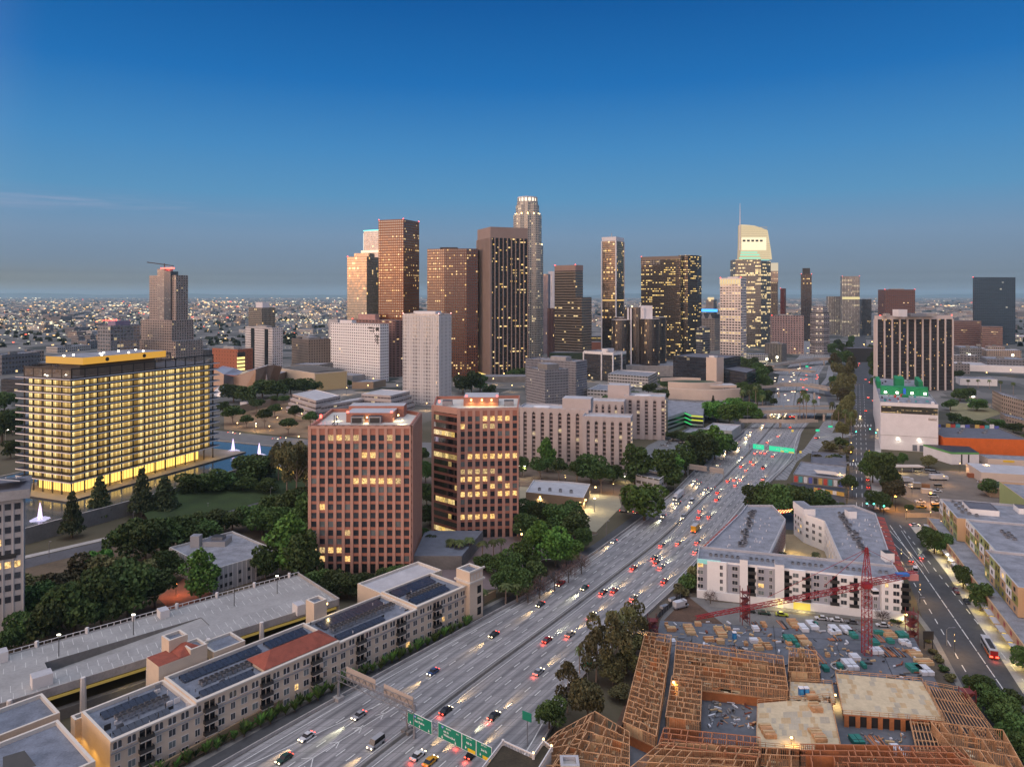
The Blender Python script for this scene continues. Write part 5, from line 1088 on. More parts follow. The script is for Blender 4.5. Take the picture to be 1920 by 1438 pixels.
# ---- pinkish apartment slabs in the middle
m_pink=P('pink_concrete',(.52,.45,.42),.85,.08,.2,1.5)
fa_ps=FA('facade_balcony_strip',(.44,.36,.34),(.08,.92,.28,.95),(.08,.065,.065),.12,(1,.75,.5),.9,refl=.08,row=.2,wamt=.1)
def finblock(name,label,xl,xm,xr,yt,Y,th,bays,depth=None,side=None):
 L,w_,d_,rz=fit(xl,xm,xr,Y,th);d_=depth or d_;h=ZP(yt,Y)
 r=T(name,label,'apartment block',(*L,0),rz);q=MB();q.prism([(0,0),(w_,0),(w_,d_),(0,d_)],0,h-1,m_pink,m_rooflt,par=1,t=.4);q.build('wall',r)
 bwid=w_/bays
 for i in range(bays):
  x0=bwid*i
  q=MB();q.face([(x0+bwid*.55,-.15,3),(x0+bwid*.95,-.15,3),(x0+bwid*.95,-.15,h-3.2),(x0+bwid*.55,-.15,h-3.2)],fa_ps,[(i*7,0),(i*7+1,0),(i*7+1,(h-6)/2.9),(i*7,(h-6)/2.9)])
  q.prism([(x0,-1.3),(x0+bwid*.55,-1.3),(x0+bwid*.55,0),(x0,0)],0,h,m_pink)
  q.prism([(x0+bwid*.97,-1.1),(x0+bwid*1.0,-1.1),(x0+bwid,0),(x0+bwid*.97,0)],0,h-1,m_pink)
  zc=h-3.2;xa,xb=x0+bwid*.55,x0+bwid*.97;xm2=(xa+xb)/2
  q.face([(xa,-1.2,zc-1),(xm2,-1.2,zc+.8),(xb,-1.2,zc-1),(xb,-1.2,h),(xa,-1.2,h)],m_pink)
  q.build('balcony_bay',r)
 if side:
  q=MB();q.box(w_-.1,d_*.15,2,w_+.15,d_*.6,h-4,E('side_lit',(1,.72,.38),.9))
  for k in range(int((h-6)/2.9)):q.box(w_-.05,d_*.1,2+k*2.9,w_+.5,d_*.65,3.3+k*2.9,m_pink,bottom=True)
  q.build('lit_galleries',r)
 return r,w_,d_,h
r,w_,d_,h=finblock('fin_apartments','pinkish ribbed apartment slab directly right of the second rose tower',973,1104,1122,768,505,14,8,20)
q=MB();q.box(w_*.62,2,h-1,w_*.62+20,16,h+7,m_pink,m_rooflt);q.build('lift_core',r)
q=MB();q.prism(circ(w_*.3,8,6,20,4),h-1,h-.3,m_white);q.build('helipad',r)
finblock('fin_apartments','pinkish ribbed apartment slab, nearest of the group, with a warmly lit right end',1092,1183,1191,783,484,14,6,15,True)
r,w_,d_,h=finblock('fin_apartments','rearmost pinkish ribbed apartment slab with lit right end and circle on the roof',1170,1247,1253,744,602,14,5,22,True)
q=MB();q.prism(circ(w_*.45,9,7,20,5),h-1,h-.3,m_white);q.build('helipad',r)
q=MB();q.box(-14,4,0,4,18,h+8,m_pink,m_rooflt);q.build('lift_core',r)
finblock('fin_apartments','pinkish ribbed apartment slab linking the group in the back, mostly hidden',1098,1170,1175,753,590,14,6,18)
# ---- grey twin blocks and the rest of the middle ground
fa_gb=FA('facade_grey_lattice',(.24,.235,.25),(.22,.8,.25,.75),(.07,.075,.085),.08,(1,.85,.7),.8,refl=.12)
tower('lattice_block','rear grey lattice apartment block left of the black glass pavilion',985,1080,1101,678,830,36,fa_gb,1.9,2.9,cat='apartment block',plant=(.45,.75,5,m_conc))
tower('lattice_block','front grey lattice apartment block with a flat slate roof and roof cabin',987,1022,1066,694,745,60,fa_gb,1.9,2.9,cat='apartment block',plant=(.3,.8,6,m_concd))
fa_bk=FA('facade_black_pavilion',(.03,.03,.035),(.02,.98,.2,.9),(.02,.02,.025),.05,(1,.7,.4),1,refl=.18)
r,w_,d_,h=tower('glass_pavilion','low black glass building held in a white frame below the cylinder hotel',1095,1150,1174,661,1010,40,fa_bk,3,4.2,cap=(2.6,m_wt),cat='office block',mr=m_roof,plant=(.5,.7,5,m_white))
q=MB()
for x,y in((0,-1),(w_*.62,-1),(w_,-1),(w_+1,d_*.6)):q.box(x-.8,y-.8,0,x+.8,y+.8,h,m_wt)
q.build('white_columns',r)
fa_wl=FA('facade_white_lowrise',(.50,.48,.46),(.1,.9,.25,.7),(.08,.08,.07),.25,(1,.85,.5),1.0,refl=.1)
def lowb(label,px0,py0,px1,py1,dpx,z1_,mat,mr=m_roof,cat='building',name='low_building',par=1.0,bw=4,fh=4,z0=0,dep=None):
 """front wall runs between two ground pixels, body extends back by dep metres"""
 a=Vector(G(px0,py0));b_=Vector(G(px1,py1));e=(b_-a).normalized();n_=Vector((-e.y,e.x));dep=dep or 20
 o=Vector((math.sin(math.radians(dpx)),math.cos(math.radians(dpx))))*dep
 return pbuild(name,label,cat,[tuple(a),tuple(b_),tuple(b_+o),tuple(a+o)],z0,z1_,mat,mr,bw,fh,par,.5,m_wt if mat is fa_wl else None)
lowb('white stepped low complex with grey roofs, its front wing under the black pavilion',1101,748,1170,752,22,10,fa_wl,dep=55)
lowb('white low complex wing farther back with angular white roof edges',1140,722,1215,728,22,14,fa_wl,dep=60)
r,lp=lowb('curved blue black glass headquarters behind the white shaft tower',1262,726,1352,735,40,40,FA('facade_blueblack',(.02,.022,.03),(.02,.98,.1,.9),(.02,.023,.032),.03,(1,.7,.4),.8,refl=.12,row=.4),m_roofd,'office block','glass_headquarters',dep=60)
lowb('right wing of the blue black glass headquarters falling behind trees',1352,734,1400,745,30,28,FA('facade_blueblack',(.02,.022,.03)),m_roofd,'office block','glass_headquarters',dep=50)
r,w_,d_,h=tower('shaft_tower','windowless white and tan shaft rising in front of the dark glass headquarters',1324,1343.5,1357,671,880,48,P('ivory_shaft',(.62,.50,.41),.8,.05),4,4,cat='tower',z0=0,rbox=1,plant=(.1,.6,3,m_wt))
r=T('curved_building','low cream building of sweeping curved walls with a green roof beside the freeway','building',(XP(1310,845),845,0))
m_iv=P('ivory_wall',(.62,.51,.42),.8,.06)
def arcwall(bb,pts,z0,z1,t,m):
 for i in range(len(pts)-1):a,c=Vector(pts[i]),Vector(pts[i+1]);e=(c-a).normalized();n_=Vector((-e.y,e.x))*t;bb.prism([tuple(a),tuple(c),tuple(c+n_),tuple(a+n_)],z0,z1,m)
def ap(x0,x1,dy,sag,n=12):return[(x0+(x1-x0)*i/n,dy-sag*math.sin(math.pi*i/n)*1.0)for i in range(n+1)]
q=MB();arcwall(q,ap(-36,48,-4,12),0,12,3,m_iv);q.build('outer_wall',r)
q=MB();arcwall(q,ap(-34,30,8,10),8,18,2,m_iv);q.build('inner_wall',r)
q=MB();q.face([(x,y,16.5)for x,y in ap(-30,26,10,9)]+[(x,y,16.5)for x,y in reversed(ap(-30,26,30,-10))],P('green_roof',(.06,.085,.05),.9,.3));q.build('green_roof',r)
q=MB();arcwall(q,ap(-34,14,46,-8),14,18,1.5,m_iv);q.build('rear_rim',r)
q=MB();q.box(14,0,12,44,20,15,m_iv,m_rooflt);q.build('right_block',r)
mgl_=E('green_strip',(.05,.8,.2),.8,True);myl_=E('yellow_strip',(.75,.8,.05),.85,True)
m_gar=P('garage_concrete',(.33,.36,.35),.8,.1)
a=Vector(G(1252,812));r,lp=pbuild('garage','open parking garage with green and yellow light strips on its corner','garage',[tuple(a),G(1285,800),G(1296,806),G(1318,808),G(1322,780),G(1252,775)],0,13,m_gar,m_roof,par=.8)
q=MB()
for i_,(a_,c_)in enumerate(((lp[0],lp[1]),(lp[1],lp[2]),(lp[2],lp[3]))):
 e=(Vector(c_)-Vector(a_)).normalized();n_=Vector((e.y,-e.x))*.3
 for z in(2.5,6,9.5):q.prism([tuple(Vector(a_)+n_),tuple(Vector(c_)+n_),tuple(c_),tuple(a_)],z,z+1.7,m_black,bottom=True)
q.build('openings',r)
q=MB()
a_,c_=Vector(lp[2]),Vector(lp[3])
for z in(8.7,12.2):q.prism([tuple(a_+Vector((0,-.9))),tuple(c_+Vector((0,-.9))),tuple(c_+Vector((0,-.3))),tuple(a_+Vector((0,-.3)))],z,z+.8,myl_)
q.build('yellow_light_strip',r);q=MB();a_,c_=Vector(lp[1]),Vector(lp[2])
for z in(4.5,8.2,12.2):q.prism([tuple(a_+Vector((-1,-.8))),tuple(c_+Vector((0,-.8))),tuple(c_+Vector((0,-.3))),tuple(a_+Vector((-1,-.3)))],z,z+.8,mgl_)
q.build('green_light_strip',r)
lampat(r,((lp[1][0]+lp[2][0])/2,lp[2][1]-5,7),900,(.1,1,.25),1)
lowb('low slate roofed hall in front of the green lit garage',1272,826,1355,826,30,5,m_gar,m_roof,dep=30)
lowb('pale roofed low hall to the right, with a grille wall, behind the big trees',1318,822,1372,826,30,7,m_gar,m_rooflt,dep=34)
flat('car_lot',[G(1195,905),G(1185,870),G(1215,835),G(1250,818),G(1345,818),G(1330,850),G(1262,905)],.08,P('lot_asphalt',(.16,.165,.17),.85,.2))
m_tan=P('tan_clinic',(.36,.26,.17),.85,.1)
r,lp=pbuild('clinic','low flat tan building, brightly lit at its right end, near the freeway bend','building',[G(986,946),G(1094,958),G(1107,930),G(1060,925),G(1000,922)],0,6.5,m_tan,m_rooflt,par=.8,mp=m_frame)
for x,y,pw,col in((-1,0,0,None),(lp[1][0]+1.5,lp[1][1]+3,2800,(1,.8,.4)),(lp[1][0]-2,lp[1][1]-2.5,1800,(1,.75,.35)),(lp[1][0]*.25,-3,1300,(1,.8,.4)),(lp[1][0]*.6,-2.5,900,(1,.45,.1)),(lp[2][0]+3,lp[2][1],2500,(1,.85,.5))):
 if pw:q=MB();q.box(x-.4,y-.4,5,x+.4,y+.4,5.6,m_warm);o=q.build('wall_lamp',r);lampat(o,(x,y-.6,4.8),pw,col,.4)
acs(r,[(8,6),(14,5),(20,3),(26,1)],6.5,1.5)
flat('clinic_forecourt',[G(1092,960),G(1108,925),G(1160,930),G(1165,950),G(1105,1010),G(1095,985)],.1,P('forecourt',(.33,.29,.20),.85,.15))
flat('lit_yard',[G(972,950),G(985,950),G(1005,915),G(972,912)],.1,P('forecourt',(.33,.29,.20)))
lowb('tiny white multi level car park behind the roadside trees',1192,920,1236,930,30,9,fa_wl,dep=15)
r=T('street_loop','rounded traffic island with pale kerb by the clinic','traffic island',G(1102,1000));MB().prism([(x*5,y*3)for x,y in circ(0,0,1,14)],0,.3,m_conc,m_dirt).build('kerb',r)
# ---- court house, concert hall, museum
fa_ct=FA('facade_courthouse',(.42,.37,.35),(.04,.96,.3,.62),(.10,.08,.08),.10,(1,.7,.4),.8,refl=.1)
for i,(label,x0,y0,x1,y1,n_,dep,sh)in enumerate([('stepped white courthouse with louvred storeys, left part',536,772,590,790,4,45,22),('right part of the stepped white courthouse reaching the white tower',661,772,736,778,4,45,22),('middle part of the stepped white courthouse with a broad grey roof',590,790,672,775,3,50,22)]):
 a=Vector(G(x0,y0));b_=Vector(G(x1,y1));r=T('courthouse',label,'courthouse',(*a,0));o=Vector((math.sin(math.radians(sh)),math.cos(math.radians(sh))))*dep;e=(b_-a)
 for k in range(n_):
  ins=k*2.2;q=MB();en=e.normalized()*ins;ob=o.normalized()*ins
  q.prism([tuple(en+ob),tuple(e-en+ob),tuple(e-en+o),tuple(en+o)],4.4*k,4.4*(k+1)-.003,fa_ct,m_rooflt,4,4.4,par=.5,mp=m_wt);q.build('storey',r)
m_ti=P('brushed_steel',(.19,.14,.11),.35,.12,.05,.4,.6)
m_ti2=P('brushed_steel_pale',(.50,.52,.56),.3,.12,.05,.4,.6)
r=T('concert_hall','brown and silver concert hall of leaning curved metal sails behind the lit office block','concert hall',(XP(470,960),900,0));cx=XP(470,960)
def sail(pts,top,m):
 q=MB()
 for i in range(len(pts)-1):
  a,c=pts[i],pts[i+1];ta,tc_=top[i],top[i+1];q.face([(XP(a[0],900+a[1])-cx,a[1],ZP(a[2],900+a[1])),(XP(c[0],900+c[1])-cx,c[1],ZP(c[2],900+c[1])),(XP(tc_[0],900+tc_[1])-cx,tc_[1],ZP(tc_[2],900+tc_[1])),(XP(ta[0],900+ta[1])-cx,ta[1],ZP(ta[2],900+ta[1]))],m)
 q.build('metal_sail',r)
sail([(398,0,735),(418,-6,738),(438,2,735)],[(402,8,692),(420,2,702),(438,10,706)],m_ti)
sail([(437,4,735),(455,-4,737),(477,-8,738),(497,0,736)],[(437,10,706),(458,2,700),(480,-6,692),(500,0,686)],m_ti)
sail([(497,0,736),(505,6,735),(515,12,730)],[(500,2,686),(515,6,684),(529,16,688)],m_ti)
sail([(400,8,694),(420,4,702),(440,10,704)],[(418,40,686),(440,30,690),(456,40,696)],m_ti2)
sail([(440,12,704),(470,0,697),(500,2,686)],[(456,40,696),(482,36,690),(504,30,683)],m_ti2)
sail([(400,-40,762),(412,-44,764),(424,-40,760)],[(402,-30,732),(414,-38,722),(426,-34,726)],m_ti2)
sail([(424,-40,760),(430,-36,757),(432,-30,752)],[(426,-34,726),(431,-32,735),(432,-28,745)],m_ti2)
sail([(495,-6,735),(500,-9,735),(504,-4,735)],[(499,0,712),(500,0,700),(502,0,712)],m_ti2)
q=MB();q.box(XP(440,900)-cx,14,0,XP(512,900)-cx,60,ZP(705,900),m_ti,m_ti2);q.build('hall_core',r)
lowb('long tan garden wall building between the concert hall and the park',425,780,548,752,22,7,P('tan_garden_wall',(.34,.27,.20),.85),m_concd,dep=14)
lowb('small white cube kiosk beside the concert hall garden',450,770,463,770,22,8,m_wt,dep=8)
fa_mu=P('veil_concrete',(.58,.48,.36),.7,.06,.3,1)
L_,w_,d_,rz=fit(526,590,651,900,46);r=T('museum','pale box museum with saw tooth roof lights and a warmly lit right wall','museum',(*L_,0),rz)
q=MB();q.prism([(0,0),(w_,0),(w_,d_),(0,d_)],0,ZP(700,900),fa_mu,m_wt);q.build('wall',r)
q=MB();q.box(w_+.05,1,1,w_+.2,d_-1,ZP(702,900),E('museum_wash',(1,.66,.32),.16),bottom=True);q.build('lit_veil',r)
q=MB()
for k in range(12):x=w_*k/12;z=ZP(700,900);q.face([(x,.5,z+.05),(x+w_/12,.5,z+.05),(x+w_/12,d_-.5,z+.05),(x,d_-.5,z+.05)],m_wt);q.face([(x,.5,z+.1),(x+w_/14,.5,z+2),(x+w_/14,d_-.5,z+2),(x,d_-.5,z+.1)],m_wt)
q.build('roof_lights',r)
for i_,(px,py)in enumerate([(445,800),(470,790),(490,782),(505,806),(528,772),(546,800),(566,782),(588,808),(610,830),(560,826),(520,790),(480,806)]):globe(px,py,i_,'small warm lamp among the clipped trees of the park','lamps of the park beyond the pool',0,700)
for i_,(px,py)in enumerate([(700,722),(745,735),(690,735),(860,712),(875,728),(905,716),(925,722),(945,712),(1000,712),(1105,715),(1130,700),(1180,690),(1215,700),(1235,712),(1250,725),(1270,735),(1290,700),(1405,660),(1420,655),(1440,662),(1470,660),(1490,664),(1515,662),(1530,664),(1545,660),(1560,655),(1610,662),(1620,655),(1635,650),(1660,640),(600,660),(560,700),(470,700),(650,740),(760,740),(960,735),(990,725),(1020,760),(1065,770),(1120,770),(1160,772),(1200,776),(800,770),(1800,700),(1850,710),(1895,705),(1870,760),(1905,770),(1810,745),(1900,800)]):
 x,y=G(px,py);s_=y/900;r_=T('street_lamp','warm street lamp glowing between the downtown blocks','street lamp',(x,y,0),0,'street lamps between the downtown blocks');o=link('post',lm,r_,None,0,(1,1,2.6));g_=link('globe',lh,r_,(0,0,5),0,(s_*1.5,s_*1.5,s_));lampat(r_,(0,0,7.6),3500 if i_%2 else 7000,(1,.62,.28))
for i_,(px,py)in enumerate([(1598,935),(1600,880),(1596,845),(1598,800),(1600,760),(1602,720),(1642,770),(1645,820),(1648,870),(1700,975),(1745,980),(1690,915),(1710,930),(1770,910),(1800,885),(1790,870),(1850,890),(1575,905),(1540,935),(1630,985),(1690,1060),(1725,1130),(1790,1230),(1765,1000),(960,905),(1060,912),(1150,925),(830,885),(690,850),(620,845)]):
 x,y=G(px,py);s_=y/1100;r_=T('street_lamp','amber lamp added for warm glow along the streets around the freeway','street lamp',(x,y,0),0,'added amber glow lamps around the freeway');link('post',lm,r_,None,0,(1,1,2.4));link('globe',lh,r_,(0,0,4.4),0,(s_*1.4,s_*1.4,s_));lampat(r_,(0,0,7.2),2600,(1,.55,.18))  # amber lamps added to give the streets and lots a warm glow
fill=[(2,64,740,900,15,'dark glass hall with gold lit eaves at the far left behind the lit office block',fa_bk,22),(0,30,800,640,12,'white low building at the far left edge beside dark trees',m_wt,22),(545,600,690,1010,8,'dark low roof below the stone block',m_concd,22),(850,892,735,960,8,'low lit podium at the foot of the dark granite tower',fa_wl,22),(660,700,735,930,8,'tan low block at the foot of the dotted slab',m_tan,22),(1100,1140,655,1500,22,'red brick low block between the banded tower and the cylinder hotel',m_red2,22),(1104,1128,640,1700,22,'gold lit block seen between the banded tower and the black slender tower',FA('facade_gold_band',(.1,.08,.05),(.05,.95,.5,.9),(.03,.03,.03),2.2,(1,.6,.05),1.2,row=1),22),(880,985,718,1000,7,'dark terrace building at the foot of the ribbed tower',m_concd,22),(1030,1100,668,1180,10,'low green roofed hall below the banded tower',P('green_roof',(.06,.085,.05),.9,.3),22),(1590,1640,658,1300,8,'dark car park with white roof left of the black and white slab',m_dark,10),(1395,1440,690,1290,14,'low lit block under the sail roofed tower',fa_wl,22)]
for x0,x1,yb,Y,hh,lab,mm,sh in fill:
 a=(XP(x0,Y),Y);b_=(XP(x1,Y),Y);o=Vector((math.sin(math.radians(sh)),math.cos(math.radians(sh))))*30;zb_=max(0,ZP(yb,Y));pbuild('low_building',lab,'building',[a,b_,(b_[0]+o.x,b_[1]+o.y),(a[0]+o.x,a[1]+o.y)],0,max(hh,zb_+hh*.5),mm,m_roofd if mm in(fa_bk,m_dark)else m_roof,par=.8)
# ---- white apartments round a court
def upix(A,B,px):
 A=Vector(A);B=Vector(B);k=(px-960)/F;e=(B-A);return(k*A.y-A.x)/(e.x-k*e.y)*e.length
m_w1=P('white_render_warm',(.80,.79,.77),.8,.05,.2,1);m_w2=P('grey_render',(.36,.37,.41),.8,.06,.2,1);m_redr=P('red_canopy',(.30,.055,.035),.7,.15,.5,2)
A,B=(73.7,289.7),(144.2,268.0)
r=T('white_apartments','white and grey five storey apartment complex wrapped round a lit court, right of the freeway','apartment building',(*A,0))
o_=Vector(A)
def L2(pl):return[(p[0]-o_.x,p[1]-o_.y)for p in pl]
for nm,pl,z in(('front_wing',[A,B,(148.9,283.3),(78.4,305)],14.0),('left_wing',[(80.5,304.4),(111,353),(118,366),(131,366),(129,343),(105,296.9)],13.6),('right_wing',[(131,288.9),(146,340),(141,352),(141,364),(172,366),(176,352),(148.8,283.4)],13.6)):
 q=MB();q.prism(L2(pl),0,z,m_w1,m_roof,par=.9,t=.4,mp=m_rooflt);q.build(nm,r)
a0,b0=L2([A,B]);a0=Vector(a0);b0=Vector(b0);ee=(b0-a0).normalized();nn=Vector((ee.y,-ee.x));Lf=(b0-a0).length
def ub(px):return upix(A,B,px)
def slab(name,u0,u1,z0,z1,d0,d1,m,mt=None):
 q=MB();q.prism([tuple(a0+ee*u0+nn*d1),tuple(a0+ee*u1+nn*d1),tuple(a0+ee*u1+nn*d0),tuple(a0+ee*u0+nn*d0)],z0,z1,m,mt,bottom=True);return q.build(name,r)
for p0,p1,mm,dp in((1310,1326,m_w2,.4),(1364,1387,m_w2,.5),(1420,1454,m_w2,.4),(1520,1560,m_w2,.5),(1617,1650,m_w2,.4),(1326,1362,m_w1,.9),(1480,1510,m_w1,.9),(1570,1600,m_w1,.9),(1652,1690,m_w1,1.0)):
 slab('facade_panel',ub(p0),ub(p1),3.2,14.9 if dp>.6 else 14.2,0,dp,mm)
for p0,p1,z in((1387,1402,17),(1453,1470,16.5)):slab('stair_tower',ub(p0),ub(p1),0,z,-4,1.6,m_w1,m_roof)
slab('base_wall',0,Lf,0,3.1,0,1.3,m_w1)
rr=random.Random(3)
for px in(1313.5,1352.5,1378,1427,1445,1491.5,1530.5,1548,1581.5,1625,1641,1661.5,1679.5):
 wide=px in(1313.5,1378,1427,1491.5,1530.5,1581.5,1679.5,1625)
 dp={1352.5:.9,1491.5:.9,1581.5:.9,1661.5:1.0,1679.5:1.0}.get(px,.55)
 for k in range(4):
  z=3.9+2.75*k;kk='l' if rr.random()<.06 else('p' if rr.random()<.45 else 'd')
  put(r,winmesh(2.0 if wide else 1.0,1.5,kk),'window',a0,b0,ub(px),z,dp+.03)
for px in(1409,1476,1512,1564.5,1601,1697):
 u_=ub(px)
 for k in range(4):
  z=3.3+2.75*k;q=MB();P4=lambda u0,u1,d0,d1:[tuple(a0+ee*u0+nn*d1),tuple(a0+ee*u1+nn*d1),tuple(a0+ee*u1+nn*d0),tuple(a0+ee*u0+nn*d0)]
  q.prism(P4(u_-1.6,u_+1.6,0,1.5),z,z+.2,m_dark,bottom=True);q.prism(P4(u_-1.6,u_+1.6,1.38,1.5),z+.2,z+1.2,m_dark);q.prism(P4(u_-1.3,u_+1.3,.01,.05),z+.2,z+2.4,m_black);q.prism(P4(u_-1.6,u_-1.5,0,1.4),z+.2,z+1.2,m_dark)
  q.build('balcony',r)
ug=ub(1487),ub(1519);slab('garage_opening',ug[0],ug[1],.1,2.8,1.3,1.36,E('garage_glow',(1,.72,.08),.75,True));slab('entrance',ub(1458),ub(1467),.1,2.9,1.6,1.7,E('entry_glow',(1,.75,.3),1.4,True))
for px,z,pw in((1503,2.6,900),(1462,4.2,800),(1697,3,1200)):v_=a0+ee*ub(px)+nn*3.4;lampat(r,(v_.x,v_.y,z),pw,(1,.8,.3),.3)
v_=a0+ee*ub(1697)+nn*1.5;q=MB();q.box(v_.x-.3,v_.y-.3,2.8,v_.x+.3,v_.y+.3,3.3,m_warm);q.build('wall_lamp',r)
q=MB();q.prism(L2([A,tuple(Vector(A)+ee*9)])+[tuple(a0+ee*9+nn*.6),tuple(a0+nn*.6)],13.4,15.2,P('pale_teal_sign',(.45,.75,.70),.6,.05),bottom=True);q.build('sign_band',r)
q=MB();mcs=E('cyan_sign',(.05,.75,.7),.8)
for row_,z_,n__,w0 in((0,14.75,9,.5),(1,13.95,12,1.0)):
 for k in range(n__):u0=w0+k*(6.2 if row_==0 else 6.6)/n__;c=a0+ee*u0+nn*.72;d_=a0+ee*(u0+.45)+nn*.72;hh=(.28,.12,.22,.16)[k%4];q.bar((*c,z_-hh),(*d_,z_+hh),.06,mcs)
q.build('script_strokes',r)
cw=L2([(141,352),(141,364),(131,366),(129,343),(105,296.9),(131,288.9),(146,340)])
windows(r,cw[1],cw[0],(2.5,6,9),(3.5,6.6,9.7),1.6,1.5,True,.15);windows(r,cw[0],cw[6],(2.5,6.5,10.5),(3.5,6.6,9.7),1.6,1.5,True,.15);windows(r,cw[6],cw[5],[3+5*k for k in range(10)],(3.5,6.6,9.7),1.4,1.5,True,.12)
q=MB();q.face([(*cw[3],12.6),(*cw[4],12.6),(*cw[4],3),(*cw[3],3)],m_redr);q.build('red_inner_wall',r)
q=MB();q.prism(L2([(140.6,364),(140.6,350),(146,350),(146,364)]),13.5,17,m_w1,m_roof);q.build('stair_tower',r);q=MB();q.prism(L2([(160,346),(160,350),(164,350),(164,346)]),13.5,17,m_w1,m_roof);q.build('stair_tower',r)
q=MB();q.prism(L2([(149,290),(149,294),(152.5,294),(152.5,290)]),13.5,17,m_w1,m_dark);q.build('stair_tower',r)
for px,py in((1488,1030),(1500,1050),(1520,1040),(1535,1060)):x,y=G(px,py,2);lampat(r,(x-o_.x,y-o_.y,3.5),900,(1,.72,.25),.4)
q=MB();q.face([(*p,.3)for p in L2([(105,297.5),(131,289.5),(146,340),(141,352),(141,364),(131,364),(129,343)])],P('court_paving',(.28,.22,.13),.8,.2));q.build('court_floor',r)
def cano(p0,p1,n,wd):
 a,b_=Vector(p0),Vector(p1);e=(b_-a)/n;n_=Vector((e.y,-e.x)).normalized()*wd
 for i in range(n):
  q=MB();c=a+e*i;d_=a+e*(i+.82)
  q.face([(*c,13.4),(*(c+n_),13.0),(*(d_+n_),13.0),(*d_,13.4)],m_redr);q.face([(*(c+n_),12.9),(*(d_+n_),12.9),(*(d_+n_),13.0),(*(c+n_),13.0)],m_rooflt);q.build('red_canopy',r)
lwp=L2([(80.5,304.4),(111,353)]);cano(lwp[1],lwp[0],14,2.2);rwp=L2([(176,352),(148.8,283.4)]);cano(rwp[1],rwp[0],12,3.6)
for base,dirv,n_ in(((97,307),(22,52),26),((145,297),(15,58),26)):
 acs(r,[(base[0]-o_.x+dirv[0]*k/n_+R.uniform(-1.6,1.6),base[1]-o_.y+dirv[1]*k/n_+R.uniform(-.8,.8))for k in range(n_)for _ in(0,1)],13.6,1.0)
acs(r,[tuple(a0+ee*(5+k*2.1+(k//6)*3)-nn*8)for k in range(26)],14.0,.9)
q=MB()
for k in range(70):x,y=R.choice([(86+R.random()*36,0),(138+R.random()*30,0)]);t_=(x-86)/36 if x<130 else(x-138)/30;y=306+R.random()*40;x=(88 if x<130 else 138)+(y-306)*.5+R.random()*16;q.box(x-o_.x,y-o_.y,13.6,x-o_.x+.25,y-o_.y+.25,14.3,m_white)
tag(q.build('roof_vent',r),kind='stuff')
# ---- colourful apartments at the right edge
far,near=Vector((216.5,368)),Vector((155,188));e=(near-far).normalized();n_=Vector((e.y,-e.x))
if n_.x>0:n_=-n_
Lc=(near-far).length
pl=[tuple(far),tuple(near),tuple(near-n_*50),tuple(far-n_*50)]
r=T('colour_block_apartments','peach, olive and white colour blocked apartment building over yellow lit shops at the right edge','apartment building',(*far,0))
def l2(u_,d_):v_=e*u_+n_*d_;return(v_.x,v_.y)
m_pe=P('peach_render',(.50,.34,.20),.85,.06);m_ol=P('olive_render',(.26,.25,.07),.85,.08);m_lg=P('lime_render',(.36,.42,.18),.85,.08);m_wr=m_w1
segs=[(0,34,0),(34,78,-3.5),(78,118,0),(118,160,-3),(160,Lc,0)]
rr=random.Random(11);pal=[m_pe,m_ol,m_lg,m_wr]
for si,(u0,u1,dd)in enumerate(segs):
 q=MB();q.prism([l2(u0,dd),l2(u1-.01,dd),l2(u1-.01,-48),l2(u0,-48)],6.5,16.2,m_pe if si%2==0 else m_lg,m_roof,par=.9,t=.5,mp=m_rooflt);q.build('wing',r)
 nb_=max(2,round((u1-u0)/7));bw_=(u1-u0)/nb_
 for i in range(nb_):
  q=MB();zc=6.7;
  for k in range(3):
   hh=3.4;mm=pal[(i*2+k*3+si+(i//2))%4]if rr.random()<.75 else rr.choice(pal);ua,ub_=u0+i*bw_,u0+(i+1)*bw_;z0_=6.6+k*3.45
   q.prism([l2(ua,dd+.12),l2(ub_-.02,dd+.12),l2(ub_-.02,dd),l2(ua,dd)],z0_,z0_+3.43,mm)
  q.build('facade_panel',r)
  for k in range(3):
   z0_=7.5+k*3.45
   for uu in((.5,)if i%2 else(.32,.72)):
    pa,pb=l2(u0,dd+.12),l2(u1,dd+.12)
    k2='l' if rr.random()<.06 else 'd'
    v0,v1=Vector(pb),Vector(pa);put(r,winmesh(1.9 if i%2 else 1.2,1.5,k2,False),'window',v0,v1,(u1-u0)-(i+uu)*bw_,z0_,.04)if(v1-v0).cross(Vector((1,0)))is None else put(r,winmesh(1.9 if i%2 else 1.2,1.5,k2,False),'window',v1,v0,(i+uu)*bw_,z0_,.04 if Vector(((v0-v1).normalized().y,-(v0-v1).normalized().x)).dot(n_)>0 else-.04)
q=MB();q.prism([l2(-2,5.5),l2(Lc,5.5),l2(Lc,-3.4),l2(-2,-3.4)],0,6.3,m_pe,m_roof,par=.5,t=.4,mp=m_pe);q.build('podium',r)
m_shop=E('shop_glow',(1,.68,.06),.8,True);rw=P('red_window',(.30,.03,.03),.4,.1)
for k in range(26):
 u0=3+k*7;q=MB();q.prism([l2(u0,5.56),l2(u0+2,5.56),l2(u0+2,5.5),l2(u0,5.5)],4.6,6.1,rw,bottom=True);q.build('red_window',r)
 if k%3!=1:q=MB();q.prism([l2(u0-1.5,5.6),l2(u0+3,5.6),l2(u0+3,5.5),l2(u0-1.5,5.5)],.3,2.9,m_shop,bottom=True);q.build('shop_window',r)
 q=MB();q.prism([l2(u0-2,7.6),l2(u0+3.6,7.6),l2(u0+3.6,5.5),l2(u0-2,5.5)],3.4,3.7,m_rooflt,bottom=True);q.build('shop_canopy',r)
 if k%2==0:lampat(r,(*l2(u0,8.2),2.6),420,(1,.78,.2),.4)
